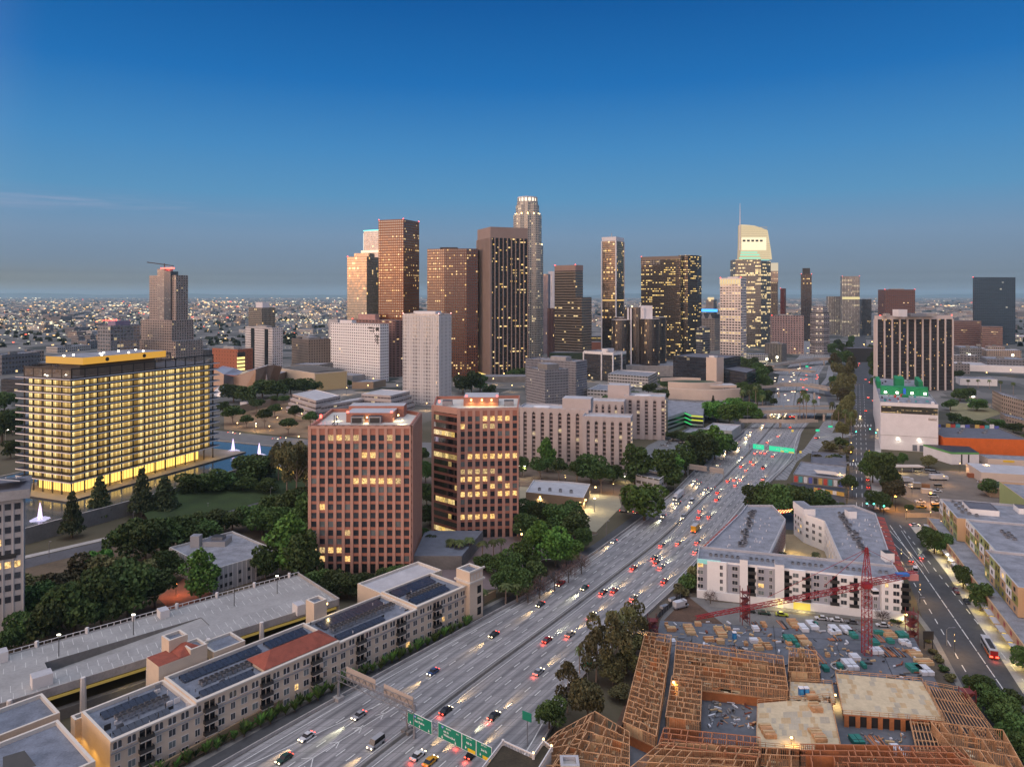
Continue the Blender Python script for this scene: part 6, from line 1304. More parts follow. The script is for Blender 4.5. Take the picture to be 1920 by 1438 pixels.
for u0,u1,d0,d1,z in((8,22,-8,-20,18.5),(6,14,-30,-46,18.5),(40,60,-26,-30,17.6),(70,100,-20,-40,18.2),(110,118,-12,-24,18)):
 q=MB();q.prism([l2(u0,d0),l2(u1,d0),l2(u1,d1),l2(u0,d1)],16.2,z,m_wr if z>18 else m_conc,m_roofd,par=.3,t=.3);q.build('roof_box',r)
acs(r,[l2(3+k*2,-5-(k%3)*2.5)for k in range(12)]+[l2(48+k*2,-14-(k%2)*2)for k in range(6)],16.2,1.1)
pbuild('apartment_building','lime and peach apartment building farther behind the colour blocked one','apartment building',[(255,352),(300,338),(318,392),(272,406)],0,15,m_lg,m_roof,par=.9,mp=m_pe)
# ---- white studio block with green roof set
pl=[(286.7,566),(324,553),(399,713),(362,729)]
r,lp=pbuild('blank_block','tall blank white block with a green screen set on its roof beside the street','building',pl,0,36,m_white,P('cluttered_roof',(.22,.23,.26),.9,.5,.2,.6),par=.8,t=.6)
def on(p0,p1,u0,u1,z0,z1,d,m,nm):a=Vector(p0);b_=Vector(p1);e_=(b_-a).normalized();n2=Vector((e_.y,-e_.x))*d;L_=(b_-a).length;q=MB();q.prism([tuple(a+e_*L_*u0+n2),tuple(a+e_*L_*u1+n2),tuple(a+e_*L_*u1),tuple(a+e_*L_*u0)],z0,z1,m,bottom=True);return q.build(nm,r)
on(lp[0],lp[1],.01,.995,28.5,34,.1,FA('facade_top_ribbon',(.05,.04,.035),(.03,.97,.3,.97),(.03,.025,.02),.25,(1,.65,.25),.8,refl=.25,row=.8),'ribbon_window')
on(lp[0],lp[1],0,1,11.2,11.5,.15,m_conc,'joint_band');on(lp[0],lp[1],.56,.64,.3,5,.12,P('grey_door',(.15,.17,.20),.6),'door');on(lp[0],lp[1],.68,.76,.3,5,.12,P('grey_door',(.15,.17,.20)),'door')
q=MB();mgs=P('sign_taupe',(.20,.16,.13),.7,.1)
for k in range(7):
 f0=.835+k*.021;x,y=lp[1][0]*f0,lp[1][1]*f0;q.box(x,y-.35,24.3,x+.2,y-.1,26,mgs,bottom=True);q.box(x+.25,y-.35,25.7-(k%3)*.6,x+.6,y-.1,26-(k%3)*.6,mgs,bottom=True);q.box(x+.25,y-.35,24.3,x+.6,y-.1,24.6,mgs,bottom=True)
q.build('sign_letters',r)
for f in(.3,.67):q=MB();x,y=lp[1][0]*f,lp[1][1]*f-.6;q.box(x-.7,y-.4,8.6,x+.7,y+.2,9.3,m_cool);o=q.build('wall_lamp',r);lampat(o,(x,y-1.2,9.6),420,(1,.93,.75),.4)
m_gs=P('green_screen',(.01,.22,.08),.7,.12,.3,1);gx,gy=(18,60)
def rp(u_,v_):return(lp[1][0]*u_+lp[3][0]*v_,lp[1][1]*u_+lp[3][1]*v_)
for u0,u1,v0,v1,z in((.05,.95,.30,.34,43),(.38,.56,.50,.66,46),(.02,.10,.55,.8,42),(.86,.95,.55,.8,43)):q=MB();q.prism([rp(u0,v0),rp(u1,v0),rp(u1,v1),rp(u0,v1)],36,z,m_gs);q.build('green_screen',r)
q=MB();q.prism([rp(.44,.22),rp(.56,.22),rp(.56,.26),rp(.44,.26)],36.05,38,m_gs);q.build('green_screen',r)
q=MB();q.prism([rp(.48,.29),rp(.53,.29),rp(.53,.299),rp(.48,.299)],37,42,P('blue_panel',(.02,.12,.6),.6),bottom=True);q.build('blue_panel',r)
for f in(.14,.36,.64,.88):x,y=rp(f,.27);q=MB();q.box(x-.8,y-.5,38,x+.8,y+.5,39.4,m_cool);o=q.build('work_lamp',r);lampat(o,(x,y-.6,40.5),260,(.8,1,.8),.4)
for k in range(26):u0,v0=R.uniform(.02,.9),R.uniform(.02,.24)if k<16 else R.uniform(.7,.95);q=MB();s_=R.uniform(.02,.06);q.prism([rp(u0,v0),rp(u0+s_,v0),rp(u0+s_,v0+s_*.4),rp(u0,v0+s_*.4)],36,36.5+R.random()*1.6,R.choice([m_metal,m_dark,m_white,P('teal_box',(.05,.3,.3),.7),P('red_box',(.35,.05,.04),.7)]));q.build('roof_crate',r)
m_or=P('orange_wall',(.62,.13,.02),.8,.12,.3,1.5)
r,lp=pbuild('orange_hall','long bright orange walled hall with graffiti covered parapet behind the white block','building',[(326,549),(385,540),(395,590),(338,600)],0,11.5,m_or,m_roofd,par=1,t=.5,mp=m_concd)
q=MB();gc=[(.5,.08,.06),(.08,.35,.38),(.65,.65,.65),(.1,.12,.4),(.05,.05,.05),(.6,.4,.1)]
for k in range(16):a=Vector(lp[3]).lerp(Vector(lp[2]),k/16);b_=Vector(lp[3]).lerp(Vector(lp[2]),(k+.9)/16);q.prism([(a.x,a.y-.6),(b_.x,b_.y-.6),(b_.x,b_.y-.5),(a.x,a.y-.5)],11.6,13.6+R.random()*1.4,P('graffiti_%d'%(k%6),gc[k%6],.8,.4,2,5))
q.build('graffiti_wall',r)
for k in range(8):q=MB();x,y=4+k*6.5,20+(k%3)*8;q.box(x,y,11.5,x+2,y+2,13,m_metal);q.build('roof_unit',r)
r,lp=pbuild('small_hall','small white building with a green eaves band below the orange hall','building',[(311,515),(330,514),(336,535),(307,543)],0,8.6,m_white,m_dark,par=.0)
on(lp[0],lp[1],0,1,7.4,8.7,.15,P('green_eave',(.12,.34,.10),.7),'green_eave');on(lp[3],lp[0],0,1,7.4,8.7,.15,P('green_eave',(.12,.34,.10)),'green_eave')
for f in(.35,.6):on(lp[0],lp[1],f,f+.05,.3,7.2,.1,m_dark,'window')
r,lp=pbuild('shop_row','low cream shop row with a yellow sign right of the small green banded building','shops',[(335,512),(380,500),(384,515),(338,527)],0,4.5,m_iv,m_roof,par=.4)
on(lp[0],lp[1],.2,.35,3,4.3,.1,m_yel,'sign_panel');lampat(r,(30,-11,3.5),500,(.9,1,.8),.3)
pbuild('warehouse','white curved roof warehouse with a strip of small windows at the right photo edge','warehouse',[(300,465),(345,452),(352,478),(307,492)],0,6.5,m_iv,m_rooflt,par=.2)
pbuild('warehouse','tan low building with a flat blue roof, nearer than the white warehouse','warehouse',[(284,432),(330,420),(336,440),(290,452)],0,5,m_tan,m_roof,par=.6,mp=m_iv)
flat('yard',[(232,400),(232,478),(244,500),(330,494),(300,430),(280,380)],.07,P('yard_asphalt',(.17,.14,.115),.9,.25))
r=T('yard_wall','pale block wall between the orange lit truck yard and the cross street','wall',(212,392,0));MB().box(0,-.15,0,42,.15,2.6,P('block_wall',(.40,.31,.24),.85,.1)).build('wall',r)
r=T('canopy_shed','lit canopy shed at the back of the truck yard','shed',(256,490,0));q=MB();q.box(0,0,3.8,22,7,4.2,m_iv,bottom=True);q.build('roof',r)
for x in(.5,7,14,21.5):q=MB();q.box(x,.5,0,x+.3,.8,3.8,m_metal);q.build('post',r)
lampat(r,(6,-1,3.5),1400,(1,.75,.3),.4);lampat(r,(18,-1,3.5),1000,(1,.75,.3),.4)
for i,(x,y,w_,mm,lab)in enumerate([(300,478,14,P('rust_container',(.33,.12,.06),.8),'long rust red container at the top of the grey lot'),(303,470,6,P('green_skip',(.05,.17,.13),.8),'dark green skip beside the long rust container'),(252,452,7,P('brown_crates',(.30,.15,.07),.85),'stack of brown crates in the truck yard'),(248,440,6,m_iv,'cream container in the lit truck yard')]):
 r=T('container',lab,'container',(x,y,0),-.25);q=MB();q.box(0,0,0,w_,2.6,2.7,mm);q.build('box',r);q=MB();[q.box(k*w_/8+.2,-.06,.2,k*w_/8+.35,0,2.5,mm)for k in range(8)];q.build('ribs',r)
r=T('sodium_lamp','orange street lamp glowing among the trees at the truck yard corner','street lamp',G(1679,958));q=MB();q.tube([(0,0,0),(0,0,8)],.12,m_dark,6);q.build('post',r);q=MB();q.box(-.4,-.3,8,.4,.3,8.4,E('sodium',(1,.38,.05),14));o=q.build('lamp_head',r);lampat(o,(0,0,7.5),9000,(1,.38,.06),.4)
r=T('sodium_lamp','orange yard lamp over the pickups close to the yard wall','street lamp',G(1745,948));q=MB();q.tube([(0,0,0),(0,0,7)],.12,m_dark,6);q.build('post',r);q=MB();q.box(-.4,-.3,7,.4,.3,7.4,E('sodium',(1,.38,.05)));o=q.build('lamp_head',r);lampat(o,(0,0,6.5),7000,(1,.42,.08),.4)
def gq(pts,z=0):return[G(a,b_,z)for a,b_ in pts]
pbuild('dark_hall','dark flat roofed hall farthest up beside the ramp','building',gq([(1520,880),(1588,886),(1585,862),(1522,857)],0),0,4,m_concd,m_roofd,par=.5)
r,lp=pbuild('graffiti_hall','grey roofed building with a pale roof canopy and graffiti painted wall','building',gq([(1487,905),(1585,916),(1586,890),(1502,880)],0),0,5,m_concd,m_roof,par=.6)
for k in range(10):on(lp[0],lp[1],.02+k*.095,.09+k*.095,.8,4.6,.08,P('graffiti_%d'%(k%6),gc[k%6]),'graffiti')
q=MB();q.face([(lp[1][0]*.55,lp[1][1]*.55+6,6.6),(lp[1][0]*.98,lp[1][1]*.98+6,6.6),(lp[1][0]*.98,lp[1][1]*.98+12,7.4),(lp[1][0]*.55,lp[1][1]*.55+12,7.4)],m_iv);q.build('roof_canopy',r)
flat('dark_lot',gq([(1462,915),(1582,928),(1585,915),(1487,905)]),.09,P('lot_dark',(.04,.045,.06),.7,.2));flat('dark_lot',gq([(1450,990),(1590,1005),(1585,928),(1462,915)]),.085,P('lot_dark',(.04,.045,.06)))
a,b_=Vector(G(1526,921)),Vector(G(1583,931));r=T('graffiti_wall','low wall with yellow and orange graffiti before the dark lot','wall',(*a,0));q=MB()
for k in range(8):c,d_=(b_-a)*(k/8),(b_-a)*((k+1)/8);q.prism([tuple(c),tuple(d_),(d_.x,d_.y+.3),(c.x,c.y+.3)],0,2.4,P('graffiti_%d'%((5,0,2,5,5,2,5,5)[k]),gc[(5,0,2,5,5,2,5,5)[k]]))
q.build('wall',r)
flat('lit_field',gq([(1785,790),(1840,788),(1880,775),(1835,756),(1778,756)]),.1,P('field',(.22,.20,.11),.95,.2));x,y=G(1825,770);fl=T('floodlight','floodlight mast over the pale sports field','floodlight',(x,y,0));q=MB();q.tube([(0,0,0),(0,0,14)],.25,m_metal,6);q.build('mast',fl);q=MB();q.box(-1.2,-.4,14,1.2,.4,15,m_cool);q.build('lamp_head',fl);lampat(fl,(0,0,13),30000,(1,.95,.7),1)
for x0,y0,x1,y1,dep,hh,lab,mm,mr in[(1878,775,1925,790,40,18,'tan apartment block with arched windows at the right edge beyond the field',FA('facade_tan_apts',(.40,.31,.24),(.3,.7,.3,.75),(.05,.04,.04),.10,(1,.7,.3),1,refl=.1),m_roof),(1886,800,1930,812,22,9,'tan lower block lit by yard lamps right of the field',FA('facade_tan_apts',(.4,.3,.2)),m_roof),(1790,695,1930,700,60,9,'long white flat roofed depot right of the black and white slab',m_wt,m_rooflt),(1800,722,1870,724,30,8,'grey depot wing with white front',m_wt,m_roof),(1790,668,1850,668,40,14,'cream apartment terrace with arched roofline beneath the navy tower',FA('facade_tan_apts',(.4,.3,.2)),m_rooflt),(1850,672,1915,672,40,14,'cream apartment terrace at the right end beneath the navy tower',FA('facade_tan_apts',(.4,.3,.2)),m_rooflt),(1880,640,1935,640,60,12,'white stacked parking building at the right edge',fa_wl,m_rooflt)]:
 lowb(lab,x0,y0,x1,y1,22,hh,mm,mr,dep=dep)
for px,py,pw in((1818,676,9000),(1899,677,9000),(1438,685,20000),(1457,681,25000)):
 x,y=G(px,py);r=T('floodlight',{1818:'bright floodlight left of the depot',1899:'bright floodlight right of the depot',1438:'left glaring lamp under the pale curved overpass',1457:'right glaring lamp under the pale curved overpass'}[px],'floodlight',(x,y,0));q=MB();q.tube([(0,0,0),(0,0,9)],.3,m_metal,6);q.build('mast',r);q=MB();s_=1.6;q.prism(circ(0,0,s_,8),9,9+2*s_,E('glare',(1,.95,.65),10));q.build('lamp_head',r);lampat(r,(0,-3,8),pw,(1,.9,.55),1)
# ---- construction site
ZS,ZD=4.0,7.0
m_ply=P('plywood',(.50,.36,.20),.85,.2,.4,1.2);m_ply2=P('plywood_pale',(.56,.46,.30),.85,.16,.4,1.2);m_lum=P('framing_lumber',(.50,.28,.14),.8,.5,.35,3);m_lumr=P('framing_lumber_red',(.44,.18,.085),.8,.2,.8,4);m_sheath=P('orange_sheathing',(.46,.17,.06),.8,.2,.5,2)
m_pod=P('podium_slab',(.12,.13,.15),.8,.3,.12,.8)
q=MB();q.prism(gq([(1238,1163),(1712,1192),(1762,1290),(1900,1470),(1000,1470),(1185,1390)],ZS),0,ZS,m_concd,m_pod);o=q.build('podium_slab');tag(o,'blue grey concrete podium deck of the building site, covered with materials','concrete deck')
flat('site_soil',[(20,180),(52,262),(70,290),(78,262),(60,230),(40,170)],.09,P('soil_litter',(.10,.06,.04),.95,.4,.2,1))
flat('site_yard',gq([(1262,1120),(1306,1120),(1400,1142),(1700,1175),(1712,1192),(1238,1163)]),.08,P('yard_grey',(.16,.155,.15),.9,.3))
flat('site_floor',[(30,150),(140,150),(150,262),(60,300),(40,262)],.03,P('bare_earth',(.10,.08,.06),.95,.3))
def frame(label,quad,nu,nv,zf=ZD,hh=2.8,m=m_lum,deck=P('floor_sheathing',(.17,.10,.055),.9,.35,.4,1.5),lower=True,sp=.45,density=.95,seed=0):
 rr=random.Random(seed+int(quad[0][0]));A4=[Vector(G(a,b_,zf))for a,b_ in quad];o=A4[0]
 r=T('unfinished_wing',label,'unfinished building',(*o,0))
 def bl(u_,v_):p=(A4[0]*(1-u_)*(1-v_)+A4[1]*u_*(1-v_)+A4[2]*u_*v_+A4[3]*(1-u_)*v_)-o;return p
 c4=[tuple(bl(*t_))for t_ in((0,0),(1,0),(1,1),(0,1))]
 q=MB();q.prism(c4,zf-.3,zf,m,deck,bottom=True);q.build('floor_deck',r)
 if lower:q=MB();q.prism(inset(ccw(c4),.6),ZS,zf-.31,m_sheath,m_dark);q.build('lower_storey',r)
 def wall(p,q_):
  b2=MB();d_=q_-p;L_=d_.length;n__=max(1,int(L_/sp));e_=d_/L_
  if L_<1:return
  skip=rr.random()<.35
  for i in range(n__+1):
   c=p+d_*i/n__
   if skip and n__*.4<i<n__*.6:continue
   b2.box(c.x-.06,c.y-.06,zf+.05,c.x+.06,c.y+.06,zf+hh-.12,m)
  w2=Vector((-e_.y,e_.x))*.1
  b2.prism([tuple(p-w2),tuple(q_-w2),tuple(q_+w2),tuple(p+w2)],zf+hh-.15,zf+hh,m,bottom=True);b2.prism([tuple(p-w2),tuple(q_-w2),tuple(q_+w2),tuple(p+w2)],zf+.001,zf+.08,m)
  if rr.random()<.3:b2.prism([tuple(p+e_*L_*.3-w2),tuple(p+e_*L_*.75-w2),tuple(p+e_*L_*.75+w2),tuple(p+e_*L_*.3+w2)],zf+hh*.45,zf+hh*.53,m,bottom=True)
  if rr.random()<.2:b2.prism([tuple(p+e_*L_*.1-w2*.3),tuple(p+e_*L_*.6-w2*.3),tuple(p+e_*L_*.6+w2*.3),tuple(p+e_*L_*.1+w2*.3)],zf+.1,zf+hh-.2,rr.choice([m_ply,m_sheath]))
  b2.build('stud_wall',r)
 for j in range(nv+1):
  v_=j/nv
  if j in(0,nv):wall(bl(0,v_),bl(1,v_));continue
  u_=0
  while u_<1:
   u2=min(1,u_+rr.uniform(.2,.5))
   if rr.random()<density:wall(bl(u_,v_+rr.uniform(-.02,.02)),bl(u2,v_))
   u_=u2
 for i in range(nu+1):
  u_=i/nu
  if i in(0,nu):wall(bl(u_,0),bl(u_,1));continue
  for j in range(nv):
   if rr.random()<density*.8:v_=j/nv;uu=u_+rr.uniform(-.3,.3)/nu;wall(bl(uu,v_),bl(uu,v_+1/nv))
 fp=MB()
 for k in range(nu*nv):u_,v_=rr.random()*.9,rr.random()*.92;du,dv=rr.uniform(.03,.12),rr.uniform(.02,.08);fp.face([(*bl(u_,v_),zf+.03),(*bl(u_+du,v_),zf+.03),(*bl(u_+du,v_+dv),zf+.03),(*bl(u_,v_+dv),zf+.03)],rr.choice([m_ply,m_ply2,m_sheath,m_dark]))
 tag(fp.build('floor_patch',r),kind='stuff')
 return r,bl
frame('long left strip of open timber wall framing beside the dark corridor',[(1168,1372),(1230,1400),(1259,1206),(1210,1200)],4,20,seed=1)
frame('timber framing of the wide top row, right of the dark corridor',[(1262,1288),(1478,1312),(1468,1246),(1268,1217)],12,8,m=m_lum,seed=2)
frame('timber framing block lit by an orange work lamp, left of the open pit',[(1248,1362),(1313,1372),(1316,1292),(1260,1284)],4,8,seed=3)
frame('small timber framing block reaching into the material yard near the crane',[(1478,1276),(1538,1278),(1530,1236),(1480,1230)],4,5,seed=4)
frame('long red brown framing row in front of the open pit',[(1235,1415),(1425,1440),(1425,1402),(1245,1384)],12,3,m=m_lumr,seed=5)
frame('framing row along the bottom edge in the middle',[(1180,1462),(1500,1480),(1500,1425),(1240,1412)],14,4,seed=6)
frame('angled timber framing in the bottom left of the site with joist walkway',[(1035,1462),(1180,1470),(1180,1392),(1115,1352)],6,6,seed=7,lower=False)
frame('timber framing corner at the bottom left by the white roof terrace',[(960,1470),(1060,1480),(1112,1354),(1045,1392)],5,6,seed=8,lower=False)
frame('red brown framing row along the bottom right',[(1500,1460),(1840,1470),(1790,1420),(1500,1415)],14,4,m=m_lumr,seed=9)
frame('timber framing in the far right corner beside the hedge',[(1800,1440),(1925,1470),(1880,1388),(1745,1372)],5,3,seed=10)
def deck(label,quad,seed,joists=False,zf=ZD+.4):
 rr=random.Random(seed);A4=[Vector(G(a,b_,zf))for a,b_ in quad];o=A4[0];r=T('unfinished_storey',label,'unfinished building',(*o,0))
 def bl(u_,v_):return(A4[0]*(1-u_)*(1-v_)+A4[1]*u_*(1-v_)+A4[2]*u_*v_+A4[3]*(1-u_)*v_)-o
 c4=[tuple(bl(*t_))for t_ in((0,0),(1,0),(1,1),(0,1))]
 if joists:
  q=MB();q.prism(c4,zf-1.2,zf-1.1,m_dark);q.build('under_deck',r);L_=(A4[1]-A4[0]).length;n__=int(L_/.9);q=MB()
  for i in range(n__+1):a,b_=bl(i/n__,0),bl(i/n__,1);q.bar((*a,zf-.2),(*b_,zf-.2),.1,m_lum)
  for j in range(5):a,b_=bl(0,j/4),bl(1,j/4);q.bar((*a,zf-.45),(*b_,zf-.45),.14,m_lum)
  q.build('joists',r)
 else:
  q=MB();q.prism(c4,zf-.4,zf,m_lumr,m_ply2,bottom=True);q.build('deck_floor',r);ns,ms=16,8;q=MB()
  for i in range(ns):
   for j in range(ms):
    if rr.random()<.55:u0,v0=(i+.5*(j%2))/ns,j/ms;u1=min(1,u0+.96/ns);v1=v0+.96/ms;q.face([(*bl(u0,v0),zf+.02),(*bl(u1,v0),zf+.02),(*bl(u1,v1),zf+.02),(*bl(u0,v1),zf+.02)],rr.choice([m_ply,m_ply2,P('plywood_grey',(.44,.38,.28),.85,.2)]))
  tag(q.build('plywood_sheet',r),kind='stuff')
  q=MB();q.prism(inset(ccw(c4),.5),ZS,zf-.41,m_dark);q.build('lower_storey',r)
  for i in range(9):q=MB();a=bl((i+.15)/9,0);b_=bl((i+.55)/9,0);d_=(b_-a).normalized();n2=Vector((d_.y,-d_.x))*.4;q.prism([tuple(a-n2*.4),tuple(b_-n2*.4),tuple(b_+n2*.3),tuple(a+n2*.3)],ZS,zf-.45,m_sheath);q.build('sheathed_wall',r)
 q=MB()
 for ca,cb_ in((c4[0],c4[1]),(c4[1],c4[2]),(c4[3],c4[2]),(c4[0],c4[3])):
  a,b_=Vector(ca),Vector(cb_);n__=int((b_-a).length/2.4)+1
  for i in range(n__+1):c=a.lerp(b_,i/n__);q.box(c.x-.05,c.y-.05,zf,c.x+.05,c.y+.05,zf+1.1,m_lum)
  for h_ in(.55,1.05):q.bar((*a,zf+h_),(*b_,zf+h_),.05,m_lum)
 q.build('guard_rail',r);return r,bl
deck('pale plywood deck in the centre with two lumber stacks',[(1418,1398),(1578,1412),(1556,1306),(1420,1318)],1)
deck('largest pale plywood deck at the right, below the crane mast',[(1580,1338),(1772,1352),(1728,1277),(1566,1262)],2)
deck('deck link of red boards with two blue toilets',[(1480,1312),(1566,1318),(1560,1282),(1482,1277)],3)
deck('open floor joists right of the largest plywood deck',[(1778,1376),(1880,1398),(1806,1296),(1734,1282)],4,True)
deck('open floor joists at the lower right in front of the plywood deck',[(1722,1420),(1800,1425),(1774,1356),(1706,1350)],5,True)
def pile(label,px,py,wpx,hpx,kind,z=ZS,rot=0,grp=None):
 x,y=G(px,py,z);w_=wpx*y/F;dl=max(1.2,hpx*(y*y)/(F*(H-z))*.8)
 r=T({'l':'lumber_stack','w':'wrapped_bundle','g':'green_bundle','d':'pipe_stack'}[kind],label,'material stack',(x,y,z),rot,grp)
 if kind=='l':
  n__=max(3,int(dl/.55))
  for k in range(n__):q=MB();q.box(-w_/2+R.uniform(-.1,.1),dl*k/n__,0,w_/2,dl*(k+.82)/n__,.8+R.random()*.5,R.choice([m_lum,m_ply,m_lum]));q.build('board_layer',r)
 elif kind in 'wg':
  mm=P('white_wrap',(.60,.62,.66),.6,.1)if kind=='w' else P('green_tarp',(.03,.20,.16),.6,.2);n__=2 if w_>3 else 1
  for k in range(n__):q=MB();q.prism([(-w_/2+k*w_/n__,0),(-w_/2+(k+.9)*w_/n__,0),(-w_/2+(k+.9)*w_/n__,dl),(-w_/2+k*w_/n__,dl)],.15,1.3,mm);q.box(-w_/2+k*w_/n__,dl*.3,1.3,-w_/2+(k+.9)*w_/n__,dl*.34,1.33,m_dark);q.build('bundle',r)
 else:
  n__=max(4,int(w_/.35))
  for k in range(min(n__,12)):q=MB();q.bar((-w_/2+k*w_/n__,0,.3),(-w_/2+k*w_/n__+R.uniform(-.3,.3),dl,.3),.13,R.choice([m_dark,m_metal,m_lumr]));q.build('pole',r)
 return r
for px,py,w_,h_,k,lab in[(1297,1191,17,22,'l','tall lumber stack in the podium\'s top left corner'),(1356,1196,17,22,'l','lumber stack left of the blue toilet on the podium'),(1494,1178,17,17,'l','lumber stack at the podium\'s back edge behind the white bundles'),(1514,1212,18,22,'l','lumber stack beside the green bundles in mid podium'),(1425,1220,16,10,'l','low lumber stack in the middle of the yard'),(1443,1218,12,12,'l','small lumber stack right next to the low one mid yard'),(1673,1197,21,17,'l','wide lumber stack right of the crane mast'),(1720,1232,22,14,'l','slatted lumber crate near the right edge of the podium'),(1737,1248,30,12,'l','wide pale lumber stack at the right edge above the green tarps'),(1352,1208,14,10,'l','short lumber stack below the top left stacks'),(1331,1204,18,9,'l','scattered boards next to the podium joint'),(1260,1184,17,8,'l','low board pile in the extreme left of the podium'),(1512,1186,14,15,'w','left pair of white wrapped bundles at the podium\'s back'),(1530,1182,16,18,'w','taller pair of white wrapped bundles behind the black poles'),(1572,1190,16,17,'w','white wrapped bundle left of the crane mast'),(1594,1190,17,16,'w','white striped bundles just left of the crane mast'),(1648,1228,22,12,'w','white bundle right of the crane foot'),(1608,1240,17,12,'w','white bundle left of the crane foot'),(1602,1258,22,22,'w','large pair of white bundles at the foot of the crane'),(1742,1268,24,20,'w','white wrapped sheets beside the dark green tarps'),(1416,1207,16,7,'w','flat pale crate in the mid yard'),(1605,1198,12,14,'g','teal bundle hugging the crane mast'),(1487,1208,20,16,'g','dark green bundles in mid podium'),(1697,1198,17,12,'g','teal bundle at the right back corner'),(1700,1210,18,8,'w','pale green wrapped flat pack'),(1645,1212,14,12,'g','teal tarp bundle just right of the mast'),(1722,1262,24,16,'g','dark green tarped pair on the right'),(1578,1255,10,8,'g','green box beside the round formwork ring'),(1655,1205,14,18,'d','poles stacked right of the mast'),(1667,1232,22,22,'d','dark steel profiles bundled on the right of the yard'),(1690,1232,24,22,'d','grey steel profiles bundled further right'),(1545,1245,14,44,'d','long grey pipes lying in front of the ring'),(1500,1196,40,5,'d','long flat boards behind the ring'),(1580,1202,46,5,'d','long timber beams at the foot of the bundles'),(1475,1180,10,20,'d','dark poles standing in a bundle at the podium\'s back'),(1425,1182,10,18,'d','black poles near the white crate'),(1385,1222,24,10,'d','loose dark rubble of poles mid yard'),(1420,1185,12,9,'w','small white crate near the red stair tower')]:
 pile(lab,px,py,w_,h_,k)
rs=random.Random(5)
for k_ in range(46):
 px,py=rs.uniform(1248,1735),rs.uniform(1174,1290)
 if(px>1706+(py-1190)*.5)or(py>1214 and px<1475)or(py>1262 and px<1740):continue
 pile('low pile of building material in the clutter of the podium',px,py,rs.uniform(5,13),rs.uniform(4,10),rs.choice('lllwdg'),ZS,rs.choice((0,0,.1,1.5)),'low material piles on the podium')
for px,py,w_,h_,k,lab in[(1446,1385,22,30,'l','red lumber stack on the central deck, left one'),(1541,1392,22,30,'l','red lumber stack on the central deck, right one'),(1525,1312,20,16,'l','upper lumber stack on the deck by the toilets'),(1534,1336,20,18,'l','lower lumber stack on the deck by the toilets')]:pile(lab,px,py,w_,h_,k,ZD+.45)
for px,py,w_,h_,k,lab in[(1613,1400,22,20,'g','dark green bundles in the lower courtyard'),(1618,1415,22,12,'g','pale green bundles in the lower courtyard'),(1650,1400,26,24,'d','grey steel profiles in the lower courtyard'),(1655,1420,14,16,'w','white bundle in the lower courtyard'),(1695,1425,16,30,'w','long white bundle along the lower courtyard')]:pile(lab,px,py,w_,h_,k,ZS)
x,y=G(1574,1252,ZS);r=T('formwork_ring','large round concrete formwork ring in the material yard','ring',(x,y,ZS));q=MB();q.tube([(2.4*math.cos(a*.3307),2.4*math.sin(a*.3307),.4)for a in range(20)],.28,m_conc,8,False);q.build('ring',r)
m_tb=P('toilet_blue',(.02,.16,.42),.5,.05)
for px,py,z,lab in((1502,1303,ZD+.45,'left one of the two blue portable toilets on the deck'),(1512,1303,ZD+.45,'right one of the two blue portable toilets on the deck'),(1377,1197,ZS,'single blue portable toilet in the material yard')):
 x,y=G(px,py,z);r=T('portable_toilet',lab,'portable toilet',(x,y,z));q=MB();q.box(-.6,-.6,0,.6,.6,2.1,m_tb);q.build('cabin',r);q=MB();q.box(-.65,-.65,2.1,.65,.65,2.3,m_white);q.build('roof',r);q=MB();q.box(-.4,-.63,.1,.4,-.6,1.9,P('toilet_door',(.04,.25,.5),.5));q.build('door',r)
q=MB();dm=[m_lum,m_dark,m_metal,m_ply,P('white_wrap',(.60,.62,.66)),P('rust_bits',(.22,.07,.04),.8),m_concd]
for k in range(520):
 px,py=(R.uniform(1245,1745),R.uniform(1166,1292))if k<400 else((R.uniform(1325,1412),R.uniform(1318,1365))if k<460 else(R.uniform(1590,1700),R.uniform(1375,1425)))
 if k<400 and px>1712+(py-1190)*.5:continue
 if k<400 and py>1212 and px<1470 and py>1212+(px-1268)*.15:continue
 x,y=G(px,py,ZS);a_=R.uniform(0,3.14);l_=R.uniform(.2,2.4);d_=Vector((math.cos(a_),math.sin(a_),0))*l_;hh=R.uniform(.05,.5);q.bar(Vector((x,y,ZS+hh))-d_*.5,Vector((x,y,ZS+hh))+d_*.5,R.uniform(.05,.3),R.choice(dm))
tag(q.build('site_debris'),kind='stuff')
q=MB()
for a_,c_ in(((1300,1163),(1290,1290)),((1372,1172),(1380,1230)),((1450,1172),(1462,1290)),((1560,1185),(1590,1270)),((1640,1190),(1680,1280)),((1240,1205),(1740,1225)),((1250,1185),(1725,1205))):line(q,G(*a_,ZS),G(*c_,ZS),.12,ZS+.02,m_dark)
tag(q.build('slab_joints'),kind='structure')
m_cr=P('crane_red',(.30,.022,.025),.5,.12,.6,3);Ym=235;Xm=XP(1625,Ym);r=T('tower_crane','red lattice tower crane whose jib slants across the white apartments','crane',(Xm,Ym,ZS));zj=27-ZS
